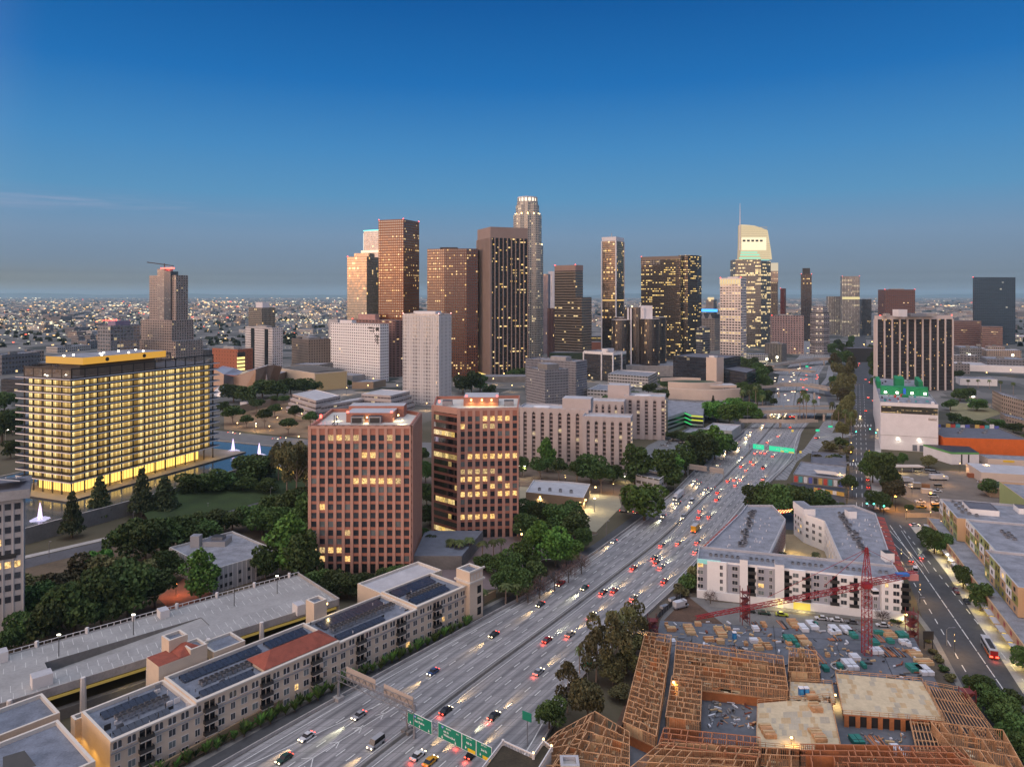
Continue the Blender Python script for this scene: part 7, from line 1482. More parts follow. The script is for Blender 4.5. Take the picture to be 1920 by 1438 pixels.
def lattice(q,a,b_,s,n__,m,s2=None,tri=False):
 a=Vector(a);b_=Vector(b_);d_=(b_-a).normalized();up=Vector((0,0,1))if abs(d_.z)<.9 else Vector((1,0,0));x_=d_.cross(up).normalized();y_=x_.cross(d_)*-1;s2=s2 or s
 cs=[(-.5,0),(.5,0),(0,1)]if tri else[(-.5,-.5),(.5,-.5),(.5,.5),(-.5,.5)]
 pt=lambda i,c:a.lerp(b_,i/n__)+x_*c[0]*(s+(s2-s)*i/n__)+y_*c[1]*(s+(s2-s)*i/n__)
 for c in cs:q.bar(pt(0,c),pt(n__,c),.085,m)
 for i in range(n__):
  for k in range(len(cs)):c,d2=cs[k],cs[(k+1)%len(cs)];q.bar(pt(i,c if i%2 else d2),pt(i+1,d2 if i%2 else c),.045,m);q.bar(pt(i,c),pt(i,d2),.04,m)
q=MB();lattice(q,(0,0,0),(0,0,zj-1.5),2.3,14,m_cr);q.build('mast',r)
jd=Vector((-.929,-.371,0));q=MB();lattice(q,tuple(jd*1.5+Vector((0,0,zj))),tuple(jd*66+Vector((0,0,zj))),1.7,44,m_cr,.9,True);q.build('jib',r)
q=MB();lattice(q,tuple(-jd*1.5+Vector((0,0,zj))),tuple(-jd*22+Vector((0,0,zj))),1.5,12,m_cr);q.build('counter_jib',r)
q=MB();lattice(q,(0,0,zj),(0,0,zj+11.5),2.4,7,m_cr,.5);q.build('tower_head',r)
q=MB();q.bar((0,0,zj+11),tuple(jd*40+Vector((0,0,zj+1.6))),.05,m_cr);q.bar((0,0,zj+11),tuple(-jd*20+Vector((0,0,zj+.8))),.05,m_cr);q.bar((0,0,zj+11),tuple(jd*18+Vector((0,0,zj+1.6))),.05,m_cr);q.build('stay_cables',r)
q=MB();cbp=-jd*20;q.box(cbp.x-1.5,cbp.y-1.5,zj-1.6,cbp.x+1.5,cbp.y+1.5,zj+.4,P('counterweight',(.5,.22,.20),.7,.1));q.build('counterweight',r)
q=MB();q.box(cbp.x-6,cbp.y-2.6,zj+.2,cbp.x-2,cbp.y-.8,zj+1,P('blue_tarp',(.05,.16,.45),.7));q.build('blue_winch_cover',r)
q=MB();q.box(.8,-2.6,zj-3.4,2.6,-.6,zj-1.2,m_white);q.box(.75,-2.65,zj-2.6,2.65,-.9,zj-1.6,m_black);q.build('cab',r)
q=MB();q.box(-1.3,-1.3,zj-1.5,1.3,1.3,zj,m_cr);q.build('slewing_ring',r)
def stairtower(px,py,label,hm,wd=2.2,solid=False,z=ZS):
 x,y=G(px,py,z);r=T('stair_tower',label,'stair tower',(x,y,z));ms=P('rust_red_steel',(.17,.035,.03),.6,.25,.6,3);q=MB()
 for a in(0,wd):
  for b_ in(0,wd):q.bar((a,b_,0),(a,b_,hm),.1,ms)
 q.build('posts',r);n__=int(hm/2.2)
 for k in range(n__):q=MB();z0_=k*2.2;s_=(0,wd)if k%2 else(wd,0);q.face([(s_[0],0,z0_),(s_[0],wd,z0_),(s_[1],wd,z0_+2.2),(s_[1],0,z0_+2.2)],ms);q.bar((s_[0],0,z0_+1),(s_[1],0,z0_+3.2),.08,ms);q.box(0,0,z0_+2.15,wd,wd,z0_+2.25,ms,bottom=True);q.build('stair_flight',r)
stairtower(1392,1172,'tall dark red steel stair tower in front of the crane jib',13,2.6);stairtower(1706,1213,'rust red zigzag stair tower by the street, right of the podium',12.5,2.8,z=0);stairtower(1217,1190,'short rust red stair tower at the left corner of the podium',6,3);stairtower(1810,1330,'rust red stair tower beside the open joists on the far right',5,3)
for px,py,z,pw,lab in((1566,1318,ZS+.5,2200,'work lamp shining under the plywood deck'),(1263,1294,ZD,600,'orange work lamp in the framing beside the corridor'),(1484,1400,ZD,500,'small work lamp in the bottom framing'),(1205,1190,0,900,'yellow lamp on the fence at the site\'s left corner')):
 x,y=G(px,py,z);r=T('work_lamp',lab,'work lamp',(x,y,z));q=MB();q.tube([(0,0,0),(0,0,2.2)],.05,m_dark,5);q.build('stand',r);q=MB();q.box(-.25,-.2,2.2,.25,.2,2.5,E('work_light',(1,.6,.18),12));q.build('lamp_head',r);lampat(r,(0,-.5,2.2),pw,(1,.6,.2),.2)
x,y=G(1740,1216);r=T('billboard','small black billboard on two posts at the street side of the site','billboard',(x,y,0));q=MB();q.box(-1.7,-.1,3.2,1.9,.1,6,m_dark,bottom=True);q.build('panel',r)
for a in(-1.3,1.5):q=MB();q.bar((a,0,0),(a,0,3.2),.12,m_dark);q.build('post',r)
r=T('site_fence','dark mesh fence between the freeway trees and the building site','fence',(0,0,0));q=MB();fp=[G(1300,1100),G(1235,1160),G(1213,1200),G(1190,1290),G(1170,1370),G(1130,1410)]
for i in range(5):
 a,b_=Vector(fp[i]),Vector(fp[i+1]);n__=int((b_-a).length/2.5)+1;q.face([(*a,.1),(*b_,.1),(*b_,2.2),(*a,2.2)],P('fence_mesh',(.06,.06,.06),.9,.2))
 for k in range(n__):c=a.lerp(b_,k/n__);q.bar((*c,0),(*c,2.4),.06,m_metal)
q.build('mesh_panel',r)
pl=gq([(880,1470),(943,1388),(1000,1414),(1019,1388),(1034,1400),(985,1480)],12)
r,lp=pbuild('terrace_building','corner of a white building with balustraded roof garden at the bottom centre','building',pl,0,11,m_stuc2,P('roof_garden',(.05,.04,.025),.95,.4,.5,2),par=0)
q=MB();lp=ccw(lp)
for i in range(len(lp)):
 a,b_=Vector(lp[i]),Vector(lp[(i+1)%len(lp)]);n__=int((b_-a).length/.45)+1
 for k in range(n__+1):c=a.lerp(b_,k/n__);q.box(c.x-.06,c.y-.06,11,c.x+.06,c.y+.06,11.9,m_frame)
 q.bar((*a,12),(*b_,12),.14,m_frame);q.bar((*a,11),(*a,12.3),.3,m_frame)
q.build('balustrade',r)
for x,y in(lp[1],lp[2],lp[3]):q=MB();q.box(x-.15,y-.15,12.3,x+.15,y+.15,12.6,m_warm);q.build('post_lamp',r)
x,y=G(1068,1432,10);r=T('roof_lantern','square white roof lantern at the bottom edge beside the framing','roof lantern',(x,y,0));q=MB();q.prism([(-2.2,-2),(2.2,-2),(2.2,2),(-2.2,2)],0,10,m_stuc2,m_conc,par=.9,t=.7,mp=m_rooflt);q.build('body',r)
# ---- trees
def leafm(name,c1,c2):
 t=NT(name);oi=t.n('ShaderNodeObjectInfo');a=t.noise(.35,t.pos(),3);b=t.noise(2.2,t.pos(),2)
 f=t.ma('MULTIPLY',t.ma('SUBTRACT',t.ma('ADD',t.ma('MULTIPLY',a,.5),t.ma('MULTIPLY',b,.5)),.3),2.4,clamp=True)
 c=t.mix(f,c1,c2);hs=t.n('ShaderNodeHueSaturation');t.set(hs,'Color',c);t.set(hs,'Value',t.ma('ADD',.55,t.ma('MULTIPLY',oi.outputs['Random'],1.0)));t.set(hs,'Hue',t.ma('ADD',.47,t.ma('MULTIPLY',oi.outputs['Random'],.05)))
 t.bsdf(Base_Color=hs.outputs[0],Roughness=.75,Specular_IOR_Level=.25);return t.m
lf_dark=leafm('leaf_dark',(.024,.045,.012),(.085,.14,.035));lf_green=leafm('leaf_green',(.035,.085,.015),(.12,.23,.04));lf_brown=leafm('leaf_olive',(.05,.05,.02),(.17,.16,.065));lf_con=leafm('leaf_conifer',(.018,.03,.014),(.075,.09,.035));lf_bare=leafm('twigs_mauve',(.07,.045,.04),(.16,.11,.10));lf_palm=leafm('palm_frond',(.03,.045,.015),(.11,.13,.04))
m_bark=P('bark',(.09,.065,.045),.9,.3,1,5);m_barkl=P('bark_pale',(.26,.20,.16),.85,.25,1,5)
def leafcloud(lobes,n,size,m,seed,flat_=.0):
 rr=random.Random(seed);bb=MB();tot=sum(l[3]*l[4]for l in lobes)
 for(cx_,cy_,cz,rx,rz)in lobes:
  k=int(n*rx*rz/tot)
  for _ in range(k):
   a,cz_=rr.uniform(0,6.283),rr.uniform(-.75,1);s_=math.sqrt(max(0,1-cz_*cz_));rad_=rr.uniform(.6,1.06)**.5
   p=Vector((cx_+rx*rad_*s_*math.cos(a),cy_+rx*rad_*s_*math.sin(a),cz+rz*rad_*cz_))
   d=Vector((rr.gauss(0,1),rr.gauss(0,1),rr.gauss(0,1)+.6)).normalized();x=d.cross(Vector((rr.gauss(0,1),rr.gauss(0,1),.1))).normalized();y=d.cross(x);s2=size*rr.uniform(.55,1.25)
   bb.face([p-x*s2-y*s2*.5,p+x*s2*.2-y*s2*.8,p+x*s2+y*s2*.3,p-x*s2*.3+y*s2*.8],m)
 return bb
def lobes(rr,n,R0,zc,rz,spread=.62,sz=(.42,.62)):
 out=[(0,0,zc,R0*.62,rz*.7)]
 for i in range(n):a=6.283*i/n+rr.uniform(-.3,.3);d=R0*spread*rr.uniform(.6,1.05);s_=R0*rr.uniform(*sz);out.append((d*math.cos(a),d*math.sin(a),zc+rz*rr.uniform(-.55,.6),s_,s_*rz/R0*rr.uniform(.8,1.1)))
 return out
def trunkm(h,r0,m,rr,nb=4,spread=2.2,top=.75):
 bb=MB();lean=rr.uniform(-.3,.3);bb.tube([(0,0,0),(lean*.5,0,h*.4),(lean,.1,h*top)],[r0,r0*.75,r0*.35],m,7)
 for i in range(nb):a=6.283*i/nb+rr.random();z0_=h*rr.uniform(.3,.55);bb.tube([(lean*.5,0,z0_),(lean*.5+spread*.5*math.cos(a),spread*.5*math.sin(a),z0_+h*.18),(spread*math.cos(a),spread*math.sin(a),z0_+h*.32)],[r0*.5,r0*.33,r0*.12],m,5)
 return bb
TP={}
def proto(kind,v):
 k=(kind,v)
 if k in TP:return TP[k]
 rr=random.Random(hash(kind)%100 if False else sum(map(ord,kind))+v*31)
 if kind in('broad','green','olive'):
  m={'broad':lf_dark,'green':lf_green,'olive':lf_brown}[kind];lb=lobes(rr,8,5,6.1,3.9)
  tr=trunkm(8,.35,m_bark,rr);cr_=leafcloud(lb,2600,.42,m,v)
 elif kind=='round':tr=trunkm(7,.3,m_barkl,rr,5,2.6);cr_=leafcloud(lobes(rr,7,5,7.0,2.9,.5,(.5,.62)),2600,.36,lf_dark,v)
 elif kind=='gum':tr=trunkm(9,.2,m_barkl,rr,6,2.6,.9);cr_=leafcloud([(rr.uniform(-3,3),rr.uniform(-3,3),rr.uniform(3.5,9),rr.uniform(.9,1.8),rr.uniform(.7,1.5))for _ in range(14)]+[(0,0,9,1.3,1)],1900,.3,lf_brown,v)
 elif kind=='conifer':
  tr=MB();tr.tube([(0,0,0),(0,0,5),(0,0,9.5)],[.28,.2,.05],m_bark,7);lb=[]
  for i in range(9):
   z=1.6+i*.9;R_=4.4*(1-i/10.5)
   for q_ in range(5):a=q_*1.2566+i*.7+rr.uniform(-.2,.2);lb.append((R_*.55*math.cos(a),R_*.55*math.sin(a),z+rr.uniform(-.25,.25),R_*.48,.42))
  cr_=leafcloud(lb,2400,.34,lf_con,v)
 elif kind=='poplar':tr=trunkm(8,.25,m_bark,rr,3,1.2);cr_=leafcloud([(rr.uniform(-1.6,1.6),rr.uniform(-1.6,1.6),2.5+i*.85,2.6*math.sin(.5+i*.3)+.7,1.3)for i in range(9)],2300,.38,lf_green if v%2 else lf_dark,v)
 elif kind=='bare':
  tr=trunkm(8,.2,m_bark,rr,7,3,.7);cr_=MB()
  for i in range(420):
   a=rr.uniform(0,6.28);z=rr.uniform(2.5,7);r1=rr.uniform(.5,3.2);p=Vector((r1*math.cos(a),r1*math.sin(a),z));q_=p+Vector((math.cos(a)*rr.uniform(.3,1.5),math.sin(a)*rr.uniform(.3,1.5),rr.uniform(.4,2)));d=Vector((rr.gauss(0,.05),rr.gauss(0,.05),.06));cr_.face([p-d,q_,p+d],lf_bare)
 elif kind=='palm':
  tr=MB();tr.tube([(0,0,0),(.15,0,4),(.1,0,8.6)],[.32,.22,.2],m_barkl,7);cr_=MB()
  for i in range(26):
   a=i*2.4;up=rr.uniform(-.6,1.1);c=Vector((math.cos(a),math.sin(a),0));s_=Vector((-math.sin(a),math.cos(a),0));prev_=Vector((.1,0,8.7));wd_=.12
   for j in range(1,5):f=j/4;p=Vector((.1,0,8.7))+c*(2.5*f)+Vector((0,0,up*f*1.4-1.9*f*f));w2=.42*math.sin(.6+2.2*f)+.05;cr_.face([prev_-s_*wd_,p-s_*w2,p+s_*w2,prev_+s_*wd_],lf_palm);prev_,wd_=p,w2
 elif kind=='shrub':tr=MB();tr.tube([(0,0,0),(0,0,4)],[.3,.1],m_bark,5);cr_=leafcloud(lobes(rr,6,5,4.6,4.4),900,.75,lf_dark if v%2 else lf_brown,v)
 elif kind=='frond':
  tr=MB();tr.tube([(0,0,0),(0,0,3)],[.5,.3],m_bark,5);cr_=MB()
  for i in range(26):a=i*2.4;c=Vector((math.cos(a),math.sin(a),0));s_=Vector((-math.sin(a),math.cos(a),0));L_=rr.uniform(2.5,5);h_=rr.uniform(5,9.5);cr_.face([Vector((0,0,1)),c*L_*.6-s_*.9+Vector((0,0,h_*.75)),c*L_+Vector((0,0,h_)),c*L_*.6+s_*.9+Vector((0,0,h_*.75))],lf_green if i%2 else lf_dark)
 TP[k]=(tr.mesh('trunk'),cr_.mesh('crown'));return TP[k]
KN={'broad':'broadleaf_tree','green':'broadleaf_tree','olive':'broadleaf_tree','round':'clipped_tree','gum':'eucalyptus_tree','conifer':'conifer_tree','poplar':'slender_tree','bare':'bare_tree','palm':'palm_tree','shrub':'shrub','frond':'garden_plant'}
cnt_=0
def tree(kind,px,py,hp,wp_,label,group=None,z=0.0):
 global cnt_;cnt_+=1
 x,y=G(px,py,z);hm=hp*y/F;wm_=wp_*y/F;nat={'palm':5.2,'bare':7.5,'conifer':8.6,'gum':8.5,'poplar':6.6,'frond':8}.get(kind,10)
 r=T(KN[kind],label,'tree' if kind not in('shrub','frond')else 'plant',(x,y,z),R.uniform(0,6.28),group);tm,cm=proto(kind,cnt_%3);r.scale=(wm_/nat,wm_/nat,hm/10)
 link('trunk',tm,r);link('crown',cm,r);return r
def clump(kind,label,pts,z=0.0):
 for p in pts:tree(kind,*p,label,label if len(pts)>1 else None,z)
clump('broad','dark broadleaf tree in the dense grove behind the rooftop parking deck',[(40,1222,70,62),(90,1215,100,82),(140,1200,110,92),(190,1182,112,92),(240,1166,108,100),(290,1140,70,72),(66,1165,70,66),(8,1236,60,50),(115,1180,80,70)])
clump('olive','olive tinted tree in the upper part of the grove left of the grey office',[(110,1140,72,72),(160,1116,70,72),(210,1122,80,82),(255,1112,62,62),(60,1128,52,60),(165,1140,60,60)])
clump('green','brighter green tree standing out of the grove below the access road',[(185,1100,72,48),(178,1140,60,60)])
clump('broad','dark rounded tree between the access road and the grey office',[(238,1052,78,70),(272,1058,82,84),(310,1044,76,80),(345,1030,64,70),(380,1022,46,60),(318,1090,60,52)])
clump('broad','tree of the tall dark hedge row below the green slope',[(368,1004,42,52),(400,1002,42,54),(436,998,44,56),(470,994,46,58),(492,1005,52,50)])
clump('broad','dense dark tree against the left side of the nearest rose tower',[(522,985,60,72),(558,992,76,74),(575,1020,90,56),(535,1010,60,60),(570,960,50,40)])
clump('poplar','tall green slender tree left of the nearest rose tower\'s foot',[(545,1080,110,72),(570,1092,90,56)])
tree('poplar',498,1090,72,44,'upright dark tree at the right corner of the grey office')
tree('poplar',375,1126,92,56,'upright dark tree standing in front of the grey office')
clump('broad','low dark tree along the foot of the nearest rose tower',[(592,1108,42,54),(625,1118,46,58),(655,1122,44,50),(690,1106,34,46),(722,1098,30,44),(748,1092,30,40)])
tree('conifer',135,1008,92,46,'conifer before the near corner of the lit office block, leftmost of the row');tree('conifer',187,975,88,50,'second conifer from the left along the pool wall');tree('conifer',266,968,96,50,'tallest conifer of the row along the pool wall');tree('conifer',308,962,74,56,'broader conifer next to the tallest one by the pool wall');tree('conifer',438,894,34,17,'small lone cypress at the pool\'s right end')
clump('broad','bushy tree in the garden right of the lit office block',[(355,935,46,56),(385,932,50,64),(418,925,40,52),(470,912,56,66),(492,902,48,56),(455,925,30,46),(500,925,26,40)])
clump('gum','tall pale trunked eucalyptus left of the nearest rose tower',[(538,925,98,58),(556,932,98,64),(574,925,90,52),(522,905,76,50)])
clump('round','umbrella shaped clipped park tree beyond the fountain pool',[(436,795,34,44),(481,775,28,34),(540,815,30,38),(553,790,30,30),(582,802,30,30),(496,803,36,34),(515,782,24,26),(602,820,26,28),(532,762,20,24),(462,802,24,26),(512,760,18,22)])
clump('broad','dark tree massed behind the concert hall garden',[(438,754,34,42),(462,758,34,46),(492,746,32,44),(520,748,36,46),(545,742,34,44),(572,738,28,40),(590,735,20,30),(418,778,26,26)])
clump('broad','dark tree at the left photo edge beside the lit office block',[(4,830,60,60),(22,815,50,36),(8,775,40,40),(20,860,34,30)])
clump('broad','small tree in the gap between the two rose towers',[(798,905,42,30),(800,950,44,34),(806,985,36,34),(798,1018,30,26),(792,868,30,24),(808,1030,26,24)])
clump('palm','feathery palm of the courtyard before the second rose tower',[(846,1048,42,26),(862,1052,44,26),(880,1046,42,26),(905,1052,42,26),(925,1046,38,24),(940,1040,34,22)])
clump('broad','dark tree in the wood between the second rose tower and the freeway',[(992,985,46,50),(1018,992,50,54),(1046,998,50,58),(1078,1012,52,56),(1068,980,40,46),(985,1010,44,46),(1093,1030,44,36),(935,1078,36,44),(905,1070,28,40),(960,1085,50,52)])
clump('green','bright green tree in the wood between the second rose tower and the freeway',[(1012,1050,70,62),(1042,1062,72,66),(985,1072,56,56),(1072,1058,44,46)])
clump('broad','dark tree close to the end pavilion of the cream apartment row',[(948,1118,52,50),(975,1122,56,56),(1002,1105,50,50)])
clump('bare','leafless mauve tree at the freeway edge of the wood',[(1012,1122,52,44),(1040,1108,50,40),(1066,1092,46,38),(1090,1076,46,36),(990,1130,44,36)])
clump('palm','short palm below the end pavilion of the cream apartments',[(948,1132,42,30),(970,1128,40,28),(905,1140,40,24)])
clump('round','umbrella tree lit from below on the avenue before the pinkish slabs',[(1013,898,40,42),(1048,902,42,36),(1082,906,42,38),(1127,924,58,52)])
clump('broad','dense green tree at the foot of the pinkish slabs',[(1108,906,52,54),(1150,905,36,36),(980,892,36,26)]);tree('poplar',1026,885,62,28,'tall dark poplar against the pinkish slab wall')
clump('poplar','tall rounded green tree between the pinkish slabs and the freeway',[(1190,915,80,46),(1248,918,74,50),(1262,900,50,34),(1285,890,58,34),(1308,880,62,44),(1340,862,62,46),(1322,868,56,40),(1363,850,36,32)])
tree('green',1208,975,68,84,'big round bright green tree beside the freeway near the clinic')
clump('broad','dark low tree row below the garage with green lights',[(1262,826,18,26),(1282,828,18,26),(1300,826,16,26),(1322,824,18,28),(1245,822,16,22)])
clump('green','large green tree between the garage and the freeway bend',[(1345,792,42,52),(1368,798,40,44),(1330,785,30,40),(1392,786,36,40),(1410,790,34,40),(1378,772,26,34)])
clump('broad','dark tree in the thick wood left of the freeway overpasses',[(1385,700,30,26),(1392,722,34,30),(1402,710,38,30),(1414,730,40,34),(1405,752,34,36),(1425,712,34,28),(1432,735,34,28),(1420,760,30,30),(1390,745,30,28),(1436,758,26,24),(1378,730,26,26),(1440,705,20,20),(1372,712,22,24),(1408,690,20,24),(1450,762,16,16)])
clump('palm','thin palm left of the freeway overpasses',[(1393,772,46,14),(1405,770,44,14),(1417,765,46,14),(1430,776,40,14)])
clump('palm','tall thin palm rising before the wide sandy overpass',[(1500,790,50,14),(1512,792,60,16),(1527,788,44,12),(1507,786,62,16)])
clump('olive','dusky tree on the verge between freeway and street',[(1566,690,28,20),(1572,712,34,24),(1580,735,34,24),(1570,750,34,24),(1582,765,38,26),(1590,720,40,22),(1592,745,44,24),(1586,790,44,26),(1572,800,38,24),(1594,808,40,22),(1580,825,36,24),(1592,772,36,20),(1596,698,30,18)])
clump('broad','dark tree on the upper verge between freeway and street',[(1560,668,24,18),(1572,660,24,18),(1584,672,28,20),(1590,688,30,20),(1578,684,26,20),(1566,730,26,20),(1594,660,20,14),(1596,645,16,12)])
clump('broad','dark tree between the street and the black and white slab',[(1638,690,30,20),(1640,712,34,22),(1636,670,24,18),(1642,735,30,18)])
clump('palm','tall palm among the dusky verge trees',[(1560,800,52,12),(1572,810,58,12),(1596,822,56,12),(1585,812,50,12)])
clump('shrub','low shrub on the soil island beside the slip road',[(1530,866,16,22),(1548,868,14,22),(1566,866,16,24),(1582,862,14,20),(1558,846,20,26),(1578,840,22,26),(1540,858,12,20),(1590,850,16,18)])
clump('broad','large dark ficus massed above the white apartments',[(1415,958,46,46),(1440,964,56,54),(1468,970,60,58),(1498,972,60,60),(1526,972,52,54),(1550,972,42,44)])
tree('round',1591,932,40,36,'round clipped tree in front of the graffiti hall');tree('palm',1578,968,30,14,'small palm at the dark lot\'s street corner')
clump('broad','full dark street tree opposite the white studio block',[(1636,905,58,44),(1655,912,62,48),(1668,925,56,44),(1645,888,40,40)]);tree('olive',1673,945,46,40,'tree glowing orange beside the truck yard lamp');tree('broad',1650,958,36,44,'dark tree at the signal corner beside the truck yard')
tree('broad',1692,875,26,20,'small tree in front of the white block\'s left half');tree('olive',1741,878,24,28,'small golden lit tree in front of the white block\'s right half');tree('round',1705,966,20,19,'small round tree before the block wall, left one');tree('round',1754,966,16,13,'small round tree before the block wall, right one');tree('broad',1857,930,30,34,'round dark tree beside the tan warehouse');tree('shrub',1835,882,14,14,'small bush in front of the yellow signed shops')
clump('broad','dark street tree at the corner below the peach building',[(1738,1022,34,30),(1752,1038,44,40),(1768,1042,40,34)])
tree('broad',1806,1104,44,34,'pavement tree before the lit shops, upper one');tree('broad',1838,1146,52,42,'pavement tree before the lit shops, lower one');tree('broad',1922,1262,50,40,'pavement tree cut by the right photo edge')
clump('broad','very dark tree in the hedge between the site and the street',[(1838,1318,50,50),(1862,1345,56,56),(1885,1375,62,60),(1905,1410,66,60),(1922,1445,70,60),(1850,1300,30,40),(1896,1340,44,44),(1820,1300,20,24)])
clump('shrub','low scrub along the street side edge of the podium',[(1750,1225,10,16),(1760,1240,12,18),(1770,1258,12,18),(1782,1275,14,20),(1740,1205,10,12)])
clump('gum','big brownish eucalyptus between the freeway and the building site',[(1118,1278,100,70),(1148,1274,124,82),(1172,1248,108,66),(1192,1208,84,50)])
clump('olive','bushy brown tree filling under the eucalyptus at the building site',[(1150,1285,60,54),(1175,1265,58,46),(1190,1225,40,32),(1160,1312,26,40)])
tree('gum',1064,1338,96,48,'thin eucalyptus nearest the freeway edge, left of the brown clump');tree('olive',1102,1362,92,66,'leaning olive green tree in front of the brown eucalyptus clump');tree('broad',1030,1372,66,54,'dark conical tree by the road right of the near signs');tree('palm',1087,1262,56,20,'lone small palm beside the freeway in front of the eucalyptus clump')
clump('shrub','dark bush at the freeway corner of the white apartments',[(1290,1106,34,34),(1302,1092,34,26),(1278,1118,22,28),(1312,1076,26,22)])
tree('bare',1332,1132,30,28,'small leafless mauve tree at the left end of the white apartments');tree('bare',1655,1166,26,32,'small grey street tree at the right end of the white apartments');clump('shrub','clipped shrub at the right foot of the white apartments',[(1675,1166,6,12),(1686,1168,6,12)])
tree('palm',1530,1075,44,20,'palm glowing in the lit court of the white apartments');tree('broad',1466,1062,26,20,'dark tree at the court mouth of the white apartments')
clump('broad','dark tree at the foot of the beige ribbed tower',[(868,738,34,34),(884,742,46,40),(900,735,30,30),(936,706,18,24),(958,708,20,26),(975,708,18,24),(916,742,20,24)])
clump('broad','tree between the low white complex and the dark glass headquarters',[(1135,762,20,30),(1160,768,22,30),(1216,740,22,26),(1240,755,26,34),(1190,752,18,24),(1262,742,18,20),(1245,730,18,22),(1225,765,20,30)])
tree('conifer',1337,762,22,10,'small cypress before the curved cream building')
clump('broad','tree scattered between the buildings left of the white tower',[(700,760,24,20),(712,762,22,18),(655,726,14,16),(605,700,14,20),(540,700,12,16),(750,765,14,16),(738,700,10,12)])
clump('broad','tree on the slope right of the white studio block',[(1790,795,20,26),(1812,800,20,28),(1840,806,18,30),(1868,806,20,30),(1900,812,20,30),(1782,770,22,24),(1800,752,22,26),(1815,748,22,28),(1795,712,18,24),(1832,770,22,34),(1915,846,30,30),(1890,848,14,30),(1860,850,12,26)])
clump('palm','distant palm before the long white depot',[(1876,735,24,9),(1900,740,26,9),(1855,730,20,8),(1815,728,18,8),(1834,728,18,8)])
fx=MB()
for i in range(46):x,y=wp(4+i*2.6,-2.6-(i%3)*.6);r=T('garden_plant','leafy garden plant in the hedge along the cream apartments\' freeway side','plant',(x,y,0),R.uniform(0,6),'hedge plants along the cream apartments');s_=R.uniform(.32,.5);r.scale=(s_,s_,s_*.95);tm,cm=proto('frond',i%3);link('stem',tm,r);link('leaves',cm,r)
# ---- vehicles
def paint(n_,c,sp=.5):return P('paint_'+n_,c,.35,.05,.5,2,.15,sp)
PC={'white':paint('white',(.62,.62,.63)),'silver':paint('silver',(.36,.37,.39)),'grey':paint('grey',(.14,.145,.155)),'black':paint('black',(.02,.02,.024)),'red':paint('red',(.32,.02,.02)),'blue':paint('blue',(.05,.09,.2)),'beige':paint('beige',(.40,.33,.25)),'green':paint('green',(.03,.07,.05)),'yellow':paint('yellow',(.65,.32,.02)),'lime':paint('lime',(.35,.42,.03)),'maroon':paint('maroon',(.13,.015,.02)),'orange':paint('orange',(.55,.14,.02))}
m_tyre=P('tyre',(.02,.02,.02),.9);m_hl=E('headlight_on',(1,.80,.48),6);m_tl=E('taillight_on',(1,.06,.03),6);m_hoff=P('lamp_clear',(.4,.4,.4),.3);m_toff=P('lamp_red',(.25,.02,.02),.3)
def carbody(col,kind):
 m=PC[col];bb=MB();L_,W,Hb,Ht={'sedan':(4.6,1.82,.82,1.42),'suv':(4.8,1.95,1.0,1.78),'pickup':(5.4,1.98,1.0,1.85),'van':(5.3,2.0,1.1,2.2)}[kind];h=L_/2;w_=W/2
 prof=[(-h,.35),(-h,Hb-.08),(-h+.25,Hb),(h-1.1,Hb),(h-.15,Hb-.14),(h,.55),(h-.05,.3)]
 for sgn in(-1,1):pts=[(x,sgn*w_,z)for x,z in prof];bb.face(pts if sgn<0 else pts[::-1],m)
 for i in range(len(prof)):a,b_=prof[i],prof[(i+1)%len(prof)];bb.face([(a[0],-w_,a[1]),(a[0],w_,a[1]),(b_[0],w_,b_[1]),(b_[0],-w_,b_[1])],m)
 body=bb.mesh('body');bb=MB()
 x0,x1,x2,x3={'sedan':(-h+.55,-h+1.25,.35,h-1.35),'suv':(-h+.15,-h+.5,.5,h-1.3),'pickup':(-.45,-.2,.9,h-1.5),'van':(-h+.05,-h+.15,h-1.5,h-.8)}[kind];wt=w_-.22;wb=w_-.05
 B_=[(x0,-wb,Hb),(x3,-wb,Hb),(x3,wb,Hb),(x0,wb,Hb)];T_=[(x1,-wt,Ht),(x2,-wt,Ht),(x2,wt,Ht),(x1,wt,Ht)]
 for i in range(4):bb.face([B_[i],B_[(i+1)%4],T_[(i+1)%4],T_[i]],m_black)
 bb.face(T_,m);bb.box(x1+.1,-wt,Ht-.06,x2-.1,wt,Ht+.03,m)
 return body,bb.mesh('cabin'),(h,w_,Hb)
wh=MB();wh.tube([(0,-.12,0),(0,.12,0)],.34,m_tyre,10);wh=wh.mesh('wheel')
lampmesh={}
for nm,m,s_ in(('headlight',m_hl,(.09,.2,.12)),('tail_light',m_tl,(.07,.24,.1)),('headlight_off',m_hoff,(.05,.2,.1)),('tail_light_off',m_toff,(.05,.2,.1))):
 q=MB();q.box(-s_[0],-s_[1],-s_[2],s_[0],s_[1],s_[2],m,bottom=True);lampmesh[nm]=q.mesh(nm)
CB={};beam=bpy.data.lights.new('headlight_beam','SPOT');beam.energy=17000;beam.color=(1,.66,.30);beam.spot_size=math.radians(24);beam.spot_blend=1.0;beam.shadow_soft_size=.4
beam2=beam.copy();beam2.energy=20000;beam2.color=(.95,.92,.62)
glowr=bpy.data.lights.new('tail_glow','SPOT');glowr.spot_size=math.radians(150);glowr.energy=160;glowr.color=(1,.08,.04);glowr.shadow_soft_size=.4
ncar=0
